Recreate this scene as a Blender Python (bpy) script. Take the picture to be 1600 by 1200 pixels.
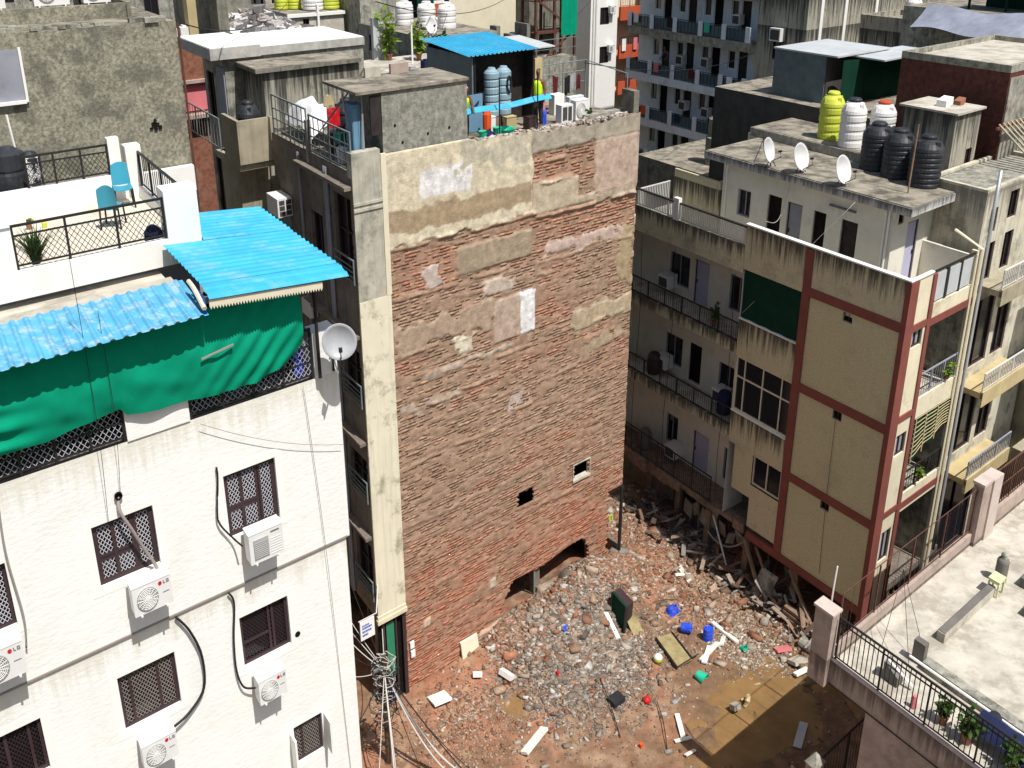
import bpy, math, random
import numpy as np
from mathutils import Vector
random.seed(7)
RNG = np.random.default_rng(11)
sc = bpy.context.scene
for o in list(bpy.data.objects):
    bpy.data.objects.remove(o)
# ------------------------------------------------------------------ camera, sky, sun
cam_d = bpy.data.cameras.new('camera')
cam_d.lens = 36.0 * 1710 / 1600
cam_d.sensor_width = 36.0
cam_d.clip_end = 2000
cam = bpy.data.objects.new('camera', cam_d)
cam.location = (0, 0, 20)
cam.rotation_euler = (math.radians(90 - 23.7), 0, 0)
sc.collection.objects.link(cam)
sc.camera = cam
SUN_EL = 60.5
SUN_AZ = math.degrees(math.atan2(.339, -.452))          # where the light comes from: x, y
world = bpy.data.worlds.new('World')
sc.world = world
world.use_nodes = True
wn = world.node_tree
wn.nodes.clear()
sky = wn.nodes.new('ShaderNodeTexSky')
sky.sky_type = 'NISHITA'
sky.sun_disc = False
sky.sun_elevation = math.radians(SUN_EL)
sky.sun_rotation = math.radians(SUN_AZ)
sky.air_density = 1.3
sky.dust_density = 2.5
bg = wn.nodes.new('ShaderNodeBackground')
bg.inputs['Strength'].default_value = 0.08
wo = wn.nodes.new('ShaderNodeOutputWorld')
wn.links.new(sky.outputs[0], bg.inputs[0])
wn.links.new(bg.outputs[0], wo.inputs[0])
sun_d = bpy.data.lights.new('sun', 'SUN')
sun_d.energy = 5.0
sun_d.angle = math.radians(0.5)
sun_d.color = (1.0, .97, .92)
sun = bpy.data.objects.new('sun', sun_d)
sun.rotation_euler = Vector((-.339, .452, -1)).to_track_quat('-Z', 'Y').to_euler()
sun.location = (20, -20, 60)
sc.collection.objects.link(sun)
sc.view_settings.view_transform = 'Standard'
sc.view_settings.look = 'None'
sc.view_settings.exposure = 0.15
sc.view_settings.gamma = 1
sc.view_settings.use_curve_mapping = False

# ------------------------------------------------------------------ street frame: U along the walls that face us, V across them
A_ = Vector((-2.83, 24.23, 0))
U_ = Vector((.7133, .7009, 0))
V_ = Vector((-.4939, .8695, 0))
Z_ = Vector((0, 0, 1))
N_ = Vector((.7009, -.7133, 0))                          # outward normal of the U faces
W_ = Vector((-.8695, -.4939, 0))                         # outward normal of the V faces, to the left
def G(u, v, z=0.0):
    return A_ + float(u) * U_ + float(v) * V_ + float(z) * Z_

# ------------------------------------------------------------------ meshes
class MB:
    def __init__(s):
        s.v = []; s.f = []; s.c = []; s.p = []
    def add(s, vs, fs, col=None):
        n = len(s.v); s.p.append((n, len(s.f)))
        s.v += [Vector(p) for p in vs]
        s.f += [tuple(i + n for i in f) for f in fs]
        if col is not None:
            s.c += [col] * len(vs)
        return s
    def hexa(s, p, col=None):                            # p: bottom 4, top 4
        return s.add(p, [(3, 2, 1, 0), (4, 5, 6, 7), (0, 1, 5, 4), (1, 2, 6, 5), (2, 3, 7, 6), (3, 0, 4, 7)], col)
    def box(s, u0, u1, v0, v1, z0, z1, col=None):
        return s.hexa([G(u0, v0, z0), G(u1, v0, z0), G(u1, v1, z0), G(u0, v1, z0),
                       G(u0, v0, z1), G(u1, v0, z1), G(u1, v1, z1), G(u0, v1, z1)], col)
    def bar(s, c, a, b, d, col=None):                    # half axes
        c, a, b, d = Vector(c), Vector(a), Vector(b), Vector(d)
        return s.hexa([c - a - b - d, c + a - b - d, c + a + b - d, c - a + b - d,
                       c - a - b + d, c + a - b + d, c + a + b + d, c - a + b + d], col)
    def tube(s, pts, r, n=6, col=None):
        pts = [Vector(p) for p in pts]
        k = len(pts); vs = []; fs = []
        for i, p in enumerate(pts):
            t = (pts[min(i + 1, k - 1)] - pts[max(i - 1, 0)])
            t = t.normalized() if t.length > 1e-9 else Vector((0, 0, 1))
            x = t.cross(Vector((0, 0, 1)))
            if x.length < .15:
                x = t.cross(Vector((.7, -.7, 0)))
            x.normalize(); y = t.cross(x)
            rr = r[i] if isinstance(r, (list, tuple)) else r
            vs += [p + rr * (math.cos(2 * math.pi * j / n) * x + math.sin(2 * math.pi * j / n) * y) for j in range(n)]
        for i in range(k - 1):
            for j in range(n):
                a = i * n + j; b = i * n + (j + 1) % n
                fs.append((a, b, b + n, a + n))
        fs.append(tuple(range(n - 1, -1, -1))); fs.append(tuple(range((k - 1) * n, k * n)))
        return s.add(vs, fs, col)
    def lathe(s, c, prof, n=20, sx=.82, ax=None, ay=None, az=None, col=None):
        c = Vector(c); ax = ax or Vector((sx, 0, 0)); ay = ay or Vector((0, 1, 0)); az = az or Z_
        vs = []; fs = []; k = len(prof)
        for r, h in prof:
            vs += [c + r * (math.cos(2 * math.pi * j / n) * ax + math.sin(2 * math.pi * j / n) * ay) + h * az for j in range(n)]
        for i in range(k - 1):
            for j in range(n):
                a = i * n + j; b = i * n + (j + 1) % n
                fs.append((a, b, b + n, a + n))
        fs.append(tuple(range(n - 1, -1, -1))); fs.append(tuple(range((k - 1) * n, k * n)))
        return s.add(vs, fs, col)
    def grid(s, fn, nu, nv, thick=None):
        vs = [fn(i / nu, j / nv) for j in range(nv + 1) for i in range(nu + 1)]
        w = nu + 1
        fs = [(j * w + i, j * w + i + 1, (j + 1) * w + i + 1, (j + 1) * w + i) for j in range(nv) for i in range(nu)]
        if thick is not None:
            n = len(vs); t = Vector(thick)
            vs = vs + [Vector(p) + t for p in vs]
            fs = fs + [tuple(x + n for x in reversed(f)) for f in fs]
            rim = list(range(nu)) + [j * w + nu for j in range(nv)] + [nv * w + i for i in range(nu, 0, -1)] + [j * w for j in range(nv, 0, -1)]
            for a, b in zip(rim, rim[1:] + rim[:1]):
                fs.append((b, a, a + n, b + n))
        return s.add(vs, fs)
    def prism(s, pts, ext, col=None):
        n = len(pts); e = Vector(ext)
        vs = [Vector(p) for p in pts] + [Vector(p) + e for p in pts]
        fs = [tuple(range(n - 1, -1, -1)), tuple(range(n, 2 * n))] + [(i, (i + 1) % n, (i + 1) % n + n, i + n) for i in range(n)]
        return s.add(vs, fs, col)

COL = sc.collection
BASE = {}
def set_col(me, cols):
    a = me.color_attributes.new('col', 'FLOAT_COLOR', 'POINT')
    arr = np.ones((len(me.vertices), 4), dtype=np.float32)
    arr[:, :3] = np.asarray(cols, dtype=np.float32)
    a.data.foreach_set('color', arr.ravel())
def link(name, me, m, parent, base, smooth):
    if m is not None:
        me.materials.append(m)
    if smooth:
        me.polygons.foreach_set('use_smooth', [True] * len(me.polygons))
    o = bpy.data.objects.new(name, me)
    COL.objects.link(o)
    if parent is None:
        o.location = base
    else:
        o.parent = parent
    BASE[o.name] = Vector(base)
    return o
SPLIT = {'sunshade', 'open_shutter', 'coping', 'drain_pipe', 'red_band', 'shop_post', 'rail_post', 'unfinished_post', 'balcony_pier', 'pale_pilaster',
         'interior_shutter', 'meter_box', 'vent_hole', 'ledge', 'long_upstand', 'balcony_slab', 'edge_bar', 'batten', 'floor_slab', 'interior_slab', 'roof_parapet', 'window_trim', 'blind_stripe', 'moulding', 'stained_parapet', 'slab_band'}
def build(mb, name, m, parent=None, **k):
    if parent is not None and name in SPLIT and len(mb.p) > 1:
        o = None; e = mb.p + [(len(mb.v), len(mb.f))]
        for (v0, f0), (v1, f1) in zip(e, e[1:]):
            q = MB(); q.v = mb.v[v0:v1]; q.f = [tuple(i - v0 for i in f) for f in mb.f[f0:f1]]
            o = build_one(q, name, m, parent, **k)
        return o
    return build_one(mb, name, m, parent, **k)
def build_one(mb, name, m, parent=None, base=None, smooth=False, label=None, cat=None, group=None, kind=None):
    if parent is not None:
        base = BASE[parent.name]
    base = Vector(base if base is not None else (0, 0, 0))
    me = bpy.data.meshes.new(name)
    me.from_pydata([p - base for p in mb.v], [], mb.f)
    if mb.c:
        set_col(me, mb.c)
    me.update()
    o = link(name, me, m, parent, base, smooth)
    tag(o, label, cat, group, kind)
    return o
def build_np(name, verts, quads, m, parent=None, cols=None, smooth=False, base=(0, 0, 0), kind=None, label=None):
    if parent is not None:
        base = BASE[parent.name]
    verts = np.asarray(verts, dtype=np.float32) - np.asarray(Vector(base), dtype=np.float32)
    quads = np.asarray(quads, dtype=np.int32)
    me = bpy.data.meshes.new(name)
    me.vertices.add(len(verts)); me.vertices.foreach_set('co', verts.ravel())
    me.loops.add(quads.size); me.loops.foreach_set('vertex_index', quads.ravel())
    me.polygons.add(len(quads))
    me.polygons.foreach_set('loop_start', np.arange(0, quads.size, quads.shape[1], dtype=np.int32))
    try:
        me.polygons.foreach_set('loop_total', np.full(len(quads), quads.shape[1], dtype=np.int32))
    except Exception:
        pass
    me.update(calc_edges=True); me.validate()
    if cols is not None:
        set_col(me, cols)
    o = link(name, me, m, parent, base, smooth)
    tag(o, label, None, None, kind)
    return o
def tag(o, label=None, cat=None, group=None, kind=None):
    if label: o['label'] = label
    if cat: o['category'] = cat
    if group: o['group'] = group
    if kind: o['kind'] = kind
def root(name, label, cat, base, group=None):
    o = bpy.data.objects.new(name, None)
    o.empty_display_size = .3
    COL.objects.link(o); o.location = base
    BASE[o.name] = Vector(base)
    tag(o, label, cat, group)
    return o
def dup(r, loc, label=None, group=None):
    c = r.copy(); COL.objects.link(c); c.location = loc
    BASE[c.name] = Vector(loc)
    if label: c['label'] = label
    if group: c['group'] = group
    for ch in list(r.children):
        d = ch.copy(); COL.objects.link(d); d.parent = c; BASE[d.name] = Vector(loc)
        for g in list(ch.children):
            e = g.copy(); COL.objects.link(e); e.parent = d; BASE[e.name] = Vector(loc)
    return c

# ------------------------------------------------------------------ noise on the cpu
_tab = RNG.random((256, 256))
def vnoise(x, y):
    x = np.asarray(x, float); y = np.asarray(y, float)
    xi = np.floor(x).astype(int); yi = np.floor(y).astype(int)
    fx = x - xi; fy = y - yi
    fx = fx * fx * (3 - 2 * fx); fy = fy * fy * (3 - 2 * fy)
    t = lambda a, b: _tab[a % 256, b % 256]
    return (t(xi, yi) * (1 - fx) * (1 - fy) + t(xi + 1, yi) * fx * (1 - fy) + t(xi, yi + 1) * (1 - fx) * fy + t(xi + 1, yi + 1) * fx * fy)
def fbm(x, y, o=4):
    s = 0; a = .5; t = 0
    for i in range(o):
        s = s + a * vnoise(x * 2 ** i + 17.3 * i, y * 2 ** i + 9.1 * i); t += a; a *= .5
    return s / t

# ------------------------------------------------------------------ materials
def mat(name, col, rough=.85, var=.12, scale=2.0, bump=.15, bscale=35, streak=0, dirt=0, dcol=(.05, .05, .045), dscale=1.3,
        tops=(), tlen=.8, attr=False, spec=.25, metal=0, stretch=1.0, dthr=.52, clear=0, transl=0):
    m = bpy.data.materials.new(name); m.use_nodes = True
    nt = m.node_tree; N = nt.nodes; L = nt.links; N.clear()
    out = N.new('ShaderNodeOutputMaterial'); p = N.new('ShaderNodeBsdfPrincipled')
    L.new(p.outputs[0], out.inputs[0])
    p.inputs['Roughness'].default_value = rough; p.inputs['Metallic'].default_value = metal
    p.inputs['Specular IOR Level'].default_value = spec
    geo = N.new('ShaderNodeNewGeometry')
    def noise(sc_, det=5, vec=None, rg=.6):
        n = N.new('ShaderNodeTexNoise'); n.inputs['Scale'].default_value = sc_
        n.inputs['Detail'].default_value = det; n.inputs['Roughness'].default_value = rg
        L.new(vec or geo.outputs['Position'], n.inputs['Vector']); return n.outputs['Fac']
    def rng(x, a, b, c, d):
        r = N.new('ShaderNodeMapRange'); r.clamp = True
        for k, q in zip((1, 2, 3, 4), (a, b, c, d)): r.inputs[k].default_value = q
        L.new(x, r.inputs[0]); return r.outputs[0]
    def math_(op, a, b):
        q = N.new('ShaderNodeMath'); q.operation = op
        for i, x in enumerate((a, b)):
            if isinstance(x, (int, float)): q.inputs[i].default_value = x
            else: L.new(x, q.inputs[i])
        return q.outputs[0]
    def mix(f, a, b, mode='MIX'):
        x = N.new('ShaderNodeMix'); x.data_type = 'RGBA'; x.blend_type = mode
        for i, q in ((0, f), (6, a), (7, b)):
            if isinstance(q, (int, float)): x.inputs[i].default_value = q
            elif isinstance(q, tuple): x.inputs[i].default_value = (*q, 1)
            else: L.new(q, x.inputs[i])
        return x.outputs[2]
    if attr:
        a = N.new('ShaderNodeAttribute'); a.attribute_name = 'col'; c = a.outputs['Color']
    else:
        c = tuple(col)
    if var:
        n1 = noise(scale, 6)
        f = rng(n1, .3, .7, 1 - var, 1 + var)
        cmb = N.new('ShaderNodeCombineColor')
        for i in range(3): L.new(f, cmb.inputs[i])
        c = mix(1.0, c, cmb.outputs[0], 'MULTIPLY')
    if streak or tops:
        mp = N.new('ShaderNodeMapping'); mp.inputs['Scale'].default_value = (8.5, 8.5, .45)
        L.new(geo.outputs['Position'], mp.inputs['Vector'])
        sn = noise(1.0, 5, mp.outputs[0], .65)
    if streak:
        c = mix(math_('MULTIPLY', rng(sn, .5, .72, 0, 1), streak), c, tuple(dcol))
    if tops:
        sp = N.new('ShaderNodeSeparateXYZ'); L.new(geo.outputs['Position'], sp.inputs[0])
        tot = None
        for t in tops:
            g = rng(sp.outputs[2], t - tlen, t, 0, 1)
            below = math_('LESS_THAN', sp.outputs[2], t + .03)
            g = math_('MULTIPLY', g, below)
            tot = g if tot is None else math_('MAXIMUM', tot, g)
        w = math_('ADD', math_('MULTIPLY', tot, .42), sn)
        sw = math_('MULTIPLY', rng(w, .68, .9, 0, .9), math_('GREATER_THAN', tot, .001))
        c = mix(sw, c, tuple(dcol))
    if dirt:
        dn = noise(dscale, 8, None, .72)
        c = mix(math_('MULTIPLY', rng(dn, dthr, dthr + .13, 0, 1), dirt), c, tuple(dcol))
    if isinstance(c, tuple): p.inputs['Base Color'].default_value = (*c, 1)
    else: L.new(c, p.inputs['Base Color'])
    if bump:
        if stretch != 1.0:
            mp2 = N.new('ShaderNodeMapping'); mp2.inputs['Scale'].default_value = (1, 1, stretch)
            L.new(geo.outputs['Position'], mp2.inputs['Vector']); bn = noise(bscale, 6, mp2.outputs[0])
        else:
            bn = noise(bscale, 6)
        b = N.new('ShaderNodeBump'); b.inputs['Strength'].default_value = bump; b.inputs['Distance'].default_value = .03
        L.new(bn, b.inputs['Height']); L.new(b.outputs[0], p.inputs['Normal'])
    if clear:
        p.inputs['Coat Weight'].default_value = clear; p.inputs['Coat Roughness'].default_value = .08
    if transl:
        t = N.new('ShaderNodeBsdfTranslucent')
        if isinstance(c, tuple): t.inputs[0].default_value = (*c, 1)
        else: L.new(c, t.inputs[0])
        ms = N.new('ShaderNodeMixShader'); ms.inputs[0].default_value = transl
        L.new(p.outputs[0], ms.inputs[1]); L.new(t.outputs[0], ms.inputs[2]); L.new(ms.outputs[0], out.inputs[0])
    return m
M = {}
M['stucco'] = mat('white_stucco', (.83, .82, .785), bump=.3, bscale=7, stretch=2.2, var=.03, scale=1.1, dirt=.3, dcol=(.69, .665, .58), dscale=.8, streak=.12, tops=(13.14, 10.1), tlen=.7)
M['white'] = mat('white_paint', (.80, .79, .75), var=.06, bump=.1, dirt=.15, dcol=(.4, .39, .36), dscale=2)
M['bluewhite'] = mat('blue_white_paint', (.66, .70, .76), var=.07, bump=.1, dirt=.3, dcol=(.28, .29, .3), dscale=1.2, streak=.2)
M['cream'] = mat('cream_paint', (.66, .60, .44), var=.08, bump=.15, dirt=.55, dcol=(.27, .25, .17), dscale=1.1, dthr=.55, streak=.12)
M['cream_clean'] = mat('pale_cream_paint', (.68, .62, .47), var=.06, bump=.1, dirt=.2, dcol=(.4, .36, .26), dscale=1.5)
M['pebble'] = mat('pebble_dash', (.52, .475, .30), var=.22, scale=28, bump=.5, bscale=50, dirt=.4, dcol=(.33, .295, .19), dscale=.9, streak=.14)
M['pebble_stain'] = mat('stained_pebble_dash', (.52, .475, .32), var=.16, scale=24, bump=.4, bscale=50, tops=(11.46, 8.56, 5.51), tlen=1.15, dcol=(.045, .042, .035), dirt=.25)
M['slab_stain'] = mat('stained_slab_band', (.53, .485, .34), var=.16, scale=10, bump=.3, tops=(10.8, 7.77, 4.92), tlen=.7, dcol=(.05, .045, .038), dirt=.4)
M['cool_white'] = mat('cool_white_wall', (.70, .67, .58), var=.07, bump=.1, dirt=.3, dcol=(.36, .35, .31), dscale=1.3, streak=.1)
M['pink_wall'] = mat('weathered_pinkish_paint', (.38, .30, .255), var=.18, scale=2.5, bump=.15, tops=(5.07,), tlen=.9, dirt=.45, dcol=(.12, .095, .08), dscale=1.6)
M['red_trim'] = mat('brick_red_paint', (.20, .062, .048), var=.14, bump=.1, dirt=.2, dcol=(.14, .05, .04))
M['concrete'] = mat('grey_concrete', (.315, .305, .255), var=.35, scale=3.5, bump=.4, bscale=18, streak=.65, dirt=.75, dcol=(.07, .067, .055), dscale=2.2, dthr=.5)
M['concrete_dark'] = mat('mossy_dark_concrete', (.19, .18, .145), var=.3, scale=3, bump=.4, bscale=20, streak=.6, dirt=.7, dcol=(.045, .045, .038), dscale=1.8)
M['mottle'] = mat('mottled_grey_plaster', (.265, .25, .188), var=.5, scale=14, bump=.5, bscale=20, dirt=.7, dcol=(.10, .097, .077), dscale=1.6, dthr=.46)
M['concrete_pale'] = mat('pale_roof_screed', (.49, .455, .385), var=.2, scale=1.8, bump=.2, dirt=.65, dcol=(.25, .22, .17), dscale=1.3, dthr=.47)
M['roof_dirty'] = mat('dirty_roof_screed', (.27, .24, .19), var=.35, scale=2.5, bump=.4, dirt=.85, dcol=(.075, .068, .055), dscale=1.5, dthr=.47)
M['roof_white'] = mat('lime_washed_roof', (.78, .77, .74), var=.06, bump=.1, dirt=.25, dcol=(.4, .39, .36), dscale=2)
M['shade_grey'] = mat('grey_blue_paint', (.27, .28, .32), var=.1, bump=.1, dirt=.4, dcol=(.13, .135, .15))
M['facade_brown'] = mat('sooty_brown_facade', (.20, .168, .138), var=.35, scale=3, bump=.3, streak=.5, dirt=.6, dcol=(.035, .03, .026), dscale=1.5)
M['tan_conc'] = mat('tan_render', (.35, .31, .22), var=.16, scale=2.5, bump=.25, streak=.4, dirt=.4, dcol=(.12, .11, .08))
M['blue_roof'] = mat('blue_painted_sheet', (.04, .36, .57), rough=.6, var=.16, scale=1.2, bump=.03, spec=.3, dirt=.35, dcol=(.26, .44, .54), dscale=2.2, dthr=.5)
M['blue_sheet_pale'] = mat('weathered_blue_sheet', (.09, .36, .56), rough=.6, var=.16, scale=2, bump=.04, spec=.3, dirt=.65, dcol=(.42, .52, .58), dscale=4.5, dthr=.49)
M['blue_dark'] = mat('dark_blue_sheet', (.015, .12, .36), rough=.4, var=.08, bump=.02)
M['green_net'] = mat('green_shade_cloth', (.002, .30, .17), var=.1, scale=3, bump=.08, bscale=90, transl=.1, spec=.1)
M['green_dark'] = mat('dark_green_cloth', (.006, .035, .022), var=.15, bump=.05, spec=.1)
M['iron'] = mat('black_iron', (.022, .021, .02), rough=.55, var=.2, bump=0)
M['iron_rust'] = mat('rusty_iron', (.11, .05, .035), rough=.7, var=.35, scale=8, bump=.1)
M['iron_white'] = mat('white_rail_paint', (.62, .61, .58), rough=.6, var=.1, bump=0)
M['iron_grey'] = mat('grey_green_iron', (.17, .20, .195), rough=.6, var=.2, bump=0)
M['steel'] = mat('galvanised_pipe', (.48, .5, .52), rough=.4, var=.12, bump=0, metal=.5)
M['frame'] = mat('dark_brown_frame', (.05, .03, .032), rough=.5, var=.2, bump=0)
M['grille'] = mat('grey_lattice', (.56, .55, .58), rough=.6, var=.1, bump=0)
M['glass'] = mat('dark_glass', (.012, .013, .017), rough=.12, var=0, bump=0, spec=.5)
M['dark'] = mat('dark_interior', (.012, .011, .01), var=.3, bump=0, spec=.05)
M['dark_wood'] = mat('dark_curtain', (.03, .024, .022), var=.4, scale=6, bump=0)
M['lilac'] = mat('lilac_door_paint', (.44, .43, .58), var=.06, bump=0)
M['ac'] = mat('off_white_enamel', (.72, .71, .69), rough=.45, var=.04, bump=0, dirt=.12, dcol=(.45, .43, .4), dscale=3)
M['ac_grey'] = mat('grey_fan_grille', (.36, .36, .35), rough=.5, var=.1, bump=0)
M['ac_dark'] = mat('dark_fan_cavity', (.06, .06, .06), rough=.6, var=0, bump=0)
M['red'] = mat('red_plastic', (.55, .012, .02), rough=.4, var=.05, bump=0, dirt=.45, dcol=(.3, .2, .15), dscale=7)
M['mark'] = mat('grey_print', (.17, .16, .17), rough=.6, var=0, bump=0)
M['blue_ink'] = mat('blue_print', (.02, .08, .45), rough=.6, var=0, bump=0)
M['cable'] = mat('black_cable', (.018, .018, .018), rough=.6, var=0, bump=0)
M['cable_pale'] = mat('pale_cable', (.5, .48, .44), rough=.6, var=.1, bump=0)
M['hose'] = mat('grey_brown_hose', (.30, .26, .235), rough=.6, var=.1, bump=0)
M['tank_black'] = mat('black_tank_plastic', (.024, .026, .032), rough=.5, var=.2, bump=0, spec=.3, dirt=.45, dcol=(.10, .095, .085), dscale=3)
M['tank_white'] = mat('white_tank_plastic', (.70, .69, .67), rough=.5, var=.08, bump=0, dirt=.5, dcol=(.45, .44, .42))
M['tank_yellow'] = mat('lime_tank_plastic', (.50, .55, .06), rough=.5, var=.1, bump=0, dirt=.3, dcol=(.36, .36, .12), dscale=4)
M['tank_blue'] = mat('pale_blue_tank', (.24, .35, .41), rough=.5, var=.12, bump=0, dirt=.3, dcol=(.16, .2, .22), dscale=5)
M['dish'] = mat('dish_paint', (.62, .62, .62), rough=.4, var=.08, bump=0, dirt=.25, dcol=(.4, .39, .38), dscale=5)
M['dish_grey'] = mat('grey_dish_paint', (.40, .41, .43), rough=.3, var=.15, scale=5, bump=0, spec=.5)
M['chair'] = mat('teal_plastic', (.05, .30, .42), rough=.4, var=.05, bump=0)
M['navy'] = mat('navy_cloth', (.012, .017, .06), var=.3, bump=.05)
M['blue'] = mat('blue_plastic', (.015, .07, .60), rough=.35, var=.08, bump=0, dirt=.45, dcol=(.35, .27, .2), dscale=7)
M['leaf'] = mat('leaf', (.05, .10, .018), rough=.6, var=.5, scale=14, bump=0, transl=.25)
M['leaf_yellow'] = mat('yellow_green_leaf', (.16, .25, .03), rough=.6, var=.4, scale=14, bump=0, transl=.25)  # yellower, brighter leaf colour for some plants
M['pot'] = mat('clay_pot', (.28, .12, .07), var=.2, bump=0)
M['bark'] = mat('stem', (.09, .06, .035), var=.3, bump=0)
M['brickc'] = mat('brick_and_mortar', (1, 1, 1), attr=True, var=.26, scale=9, bump=.45, bscale=30)
M['plaster'] = mat('old_plaster_and_mortar', (1, 1, 1), attr=True, var=.28, scale=5, bump=.6, bscale=26, stretch=1.8, dirt=.4, dcol=(.17, .12, .082), dscale=3.0, dthr=.54)
M['mud'] = mat('red_brown_earth', (1, 1, 1), attr=True, var=.3, scale=3, bump=.6, bscale=14, dirt=.3, dcol=(.12, .065, .04), dscale=2.5, dthr=.54)
M['rubble'] = mat('broken_masonry', (1, 1, 1), attr=True, var=.3, scale=14, bump=.4, bscale=60)
M['old_cream'] = mat('old_cream_wall', (.56, .52, .41), var=.15, bump=.2, dirt=.8, dcol=(.20, .185, .15), dscale=1.2, dthr=.5, streak=.5, tops=(12.9, 10.2, 7.1), tlen=1.2)
M['shade_black'] = mat('shade_black_wall', (.06, .056, .05), var=.3, bump=.2)  # near-black base colour that stands in for deep shade
M['puddle'] = mat('muddy_water', (.225, .135, .058), rough=.14, var=.25, scale=1.2, bump=0, spec=.5)
M['street'] = mat('street_earth', (.11, .085, .06), var=.3, scale=1.5, bump=.3)
M['brick_far'] = mat('distant_brick', (.23, .095, .06), var=.35, scale=7, bump=.4, bscale=16, stretch=2.5, dirt=.4, dcol=(.30, .2, .15), dscale=2.5)
M['brick_dark'] = mat('dark_old_brick', (.12, .042, .032), var=.4, scale=6, bump=.5, bscale=14, stretch=2.5, dirt=.5, dcol=(.05, .025, .022), dscale=2)
M['khaki'] = mat('khaki_board', (.29, .24, .12), var=.25, scale=5, bump=.1)
M['plank'] = mat('white_board', (.74, .72, .67), var=.1, scale=5, bump=.05, dirt=.6, dcol=(.40, .30, .21), dscale=5, dthr=.5)
M['wood'] = mat('grey_brown_wood', (.22, .15, .10), var=.3, scale=4, bump=.1)
M['bench'] = mat('dark_grey_slab', (.15, .14, .125), var=.2, bump=.1)
M['grey_metal'] = mat('dull_metal_panel', (.115, .145, .155), rough=.6, var=.2, scale=3, bump=.05)
M['sheet_grey'] = mat('pale_grey_sheet', (.46, .48, .49), rough=.5, var=.12, bump=.05)
M['tarp'] = mat('grey_blue_tarpaulin', (.26, .28, .34), rough=.5, var=.2, scale=2, bump=.3, bscale=5)
M['skin'] = mat('brown_skin', (.16, .08, .05), rough=.6, var=.1, bump=0)
M['vest'] = mat('lime_safety_vest', (.55, .85, .02), rough=.6, var=.05, bump=0)
M['trouser'] = mat('dark_trousers', (.03, .028, .03), var=.2, bump=0)
M['hair'] = mat('black_hair', (.012, .01, .01), var=.1, bump=0)
M['orange'] = mat('orange_cloth', (.70, .09, .02), var=.1, bump=0)
M['maroon'] = mat('maroon_cloth', (.09, .012, .018), var=.2, bump=0)
M['pinkc'] = mat('pink_cloth', (.62, .18, .2), var=.1, bump=0)
M['whitec'] = mat('white_cloth', (.72, .72, .72), var=.08, bump=.05)
M['greyc'] = mat('grey_cloth', (.33, .33, .37), var=.15, bump=.05)
M['tealc'] = mat('green_plastic', (.01, .45, .28), rough=.4, var=.05, bump=0, dirt=.45, dcol=(.3, .27, .2), dscale=7)
M['stool'] = mat('pale_lime_plastic', (.62, .66, .36), rough=.4, var=.04, bump=0)
M['rust_orange'] = mat('orange_red_paint', (.44, .085, .035), var=.12, bump=.05)
M['mustard'] = mat('pale_ochre_board', (.46, .37, .20), var=.15, bump=.1)
M['bluedoor'] = mat('grey_blue_door', (.13, .25, .36), var=.1, bump=0)
M['deep_blue'] = mat('dark_blue_plastic', (.012, .03, .14), rough=.4, var=.1, bump=0)

# ------------------------------------------------------------------ building pieces
def mU(v):                                               # a face looking at us (along U), d goes inwards
    return lambda a, b, d=0.0: G(a, v + d, b)
def mV(u):                                               # a face looking left (along V), d goes inwards
    return lambda a, b, d=0.0: G(u + d, a, b)
def wall(mb, f, a0, a1, b0, b1, holes=(), depth=.12, flip=False):
    xs = sorted({a0, a1, *[h[0] for h in holes], *[h[1] for h in holes]})
    ys = sorted({b0, b1, *[h[2] for h in holes], *[h[3] for h in holes]})
    xs = [x for x in xs if a0 <= x <= a1]; ys = [y for y in ys if b0 <= y <= b1]
    for x0, x1 in zip(xs, xs[1:]):
        for y0, y1 in zip(ys, ys[1:]):
            cx, cy = (x0 + x1) / 2, (y0 + y1) / 2
            if any(h[0] < cx < h[1] and h[2] < cy < h[3] for h in holes):
                continue
            mb.add([f(x0, y0), f(x1, y0), f(x1, y1), f(x0, y1)], [(0, 1, 2, 3)])
    for h in holes:
        p = [(h[0], h[2]), (h[1], h[2]), (h[1], h[3]), (h[0], h[3])]
        for (x0, y0), (x1, y1) in zip(p, p[1:] + p[:1]):
            mb.add([f(x0, y0), f(x1, y1), f(x1, y1, depth), f(x0, y0, depth)], [(0, 1, 2, 3)])
def rect(mb, f, a0, a1, b0, b1, d0, d1):
    mb.hexa([f(a0, b0, d0), f(a1, b0, d0), f(a1, b0, d1), f(a0, b0, d1), f(a0, b1, d0), f(a1, b1, d0), f(a1, b1, d1), f(a0, b1, d1)])
def lattice(mb, f, a0, a1, b0, b1, d, pa=.055, pb=.075, w=.007):
    na = max(1, round((a1 - a0) / pa)); k = (b1 - b0) / pb * pa
    step = (a1 - a0) / na
    for s in (1, -1):
        i = -int(k / step) - 1
        while i <= na + int(k / step) + 1:
            xs = a0 + i * step; xe = xs + s * k
            t0, t1 = 0.0, 1.0
            dx = xe - xs
            for lim, sg in ((a0, 1), (a1, -1)):
                if abs(dx) > 1e-9:
                    t = (lim - xs) / dx
                    if dx * sg > 0: t0 = max(t0, t)
                    else: t1 = min(t1, t)
            if t1 - t0 > .01:
                p, q = (xs + t0 * dx, b0 + t0 * (b1 - b0)), (xs + t1 * dx, b0 + t1 * (b1 - b0))
                mb.add([f(p[0] - w, p[1], d), f(p[0] + w, p[1], d), f(q[0] + w, q[1], d), f(q[0] - w, q[1], d)], [(0, 1, 2, 3)])
                mb.add([f(p[0], p[1], d - w), f(p[0], p[1], d + w), f(q[0], q[1], d + w), f(q[0], q[1], d - w)], [(0, 1, 2, 3)])
            i += 1
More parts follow.
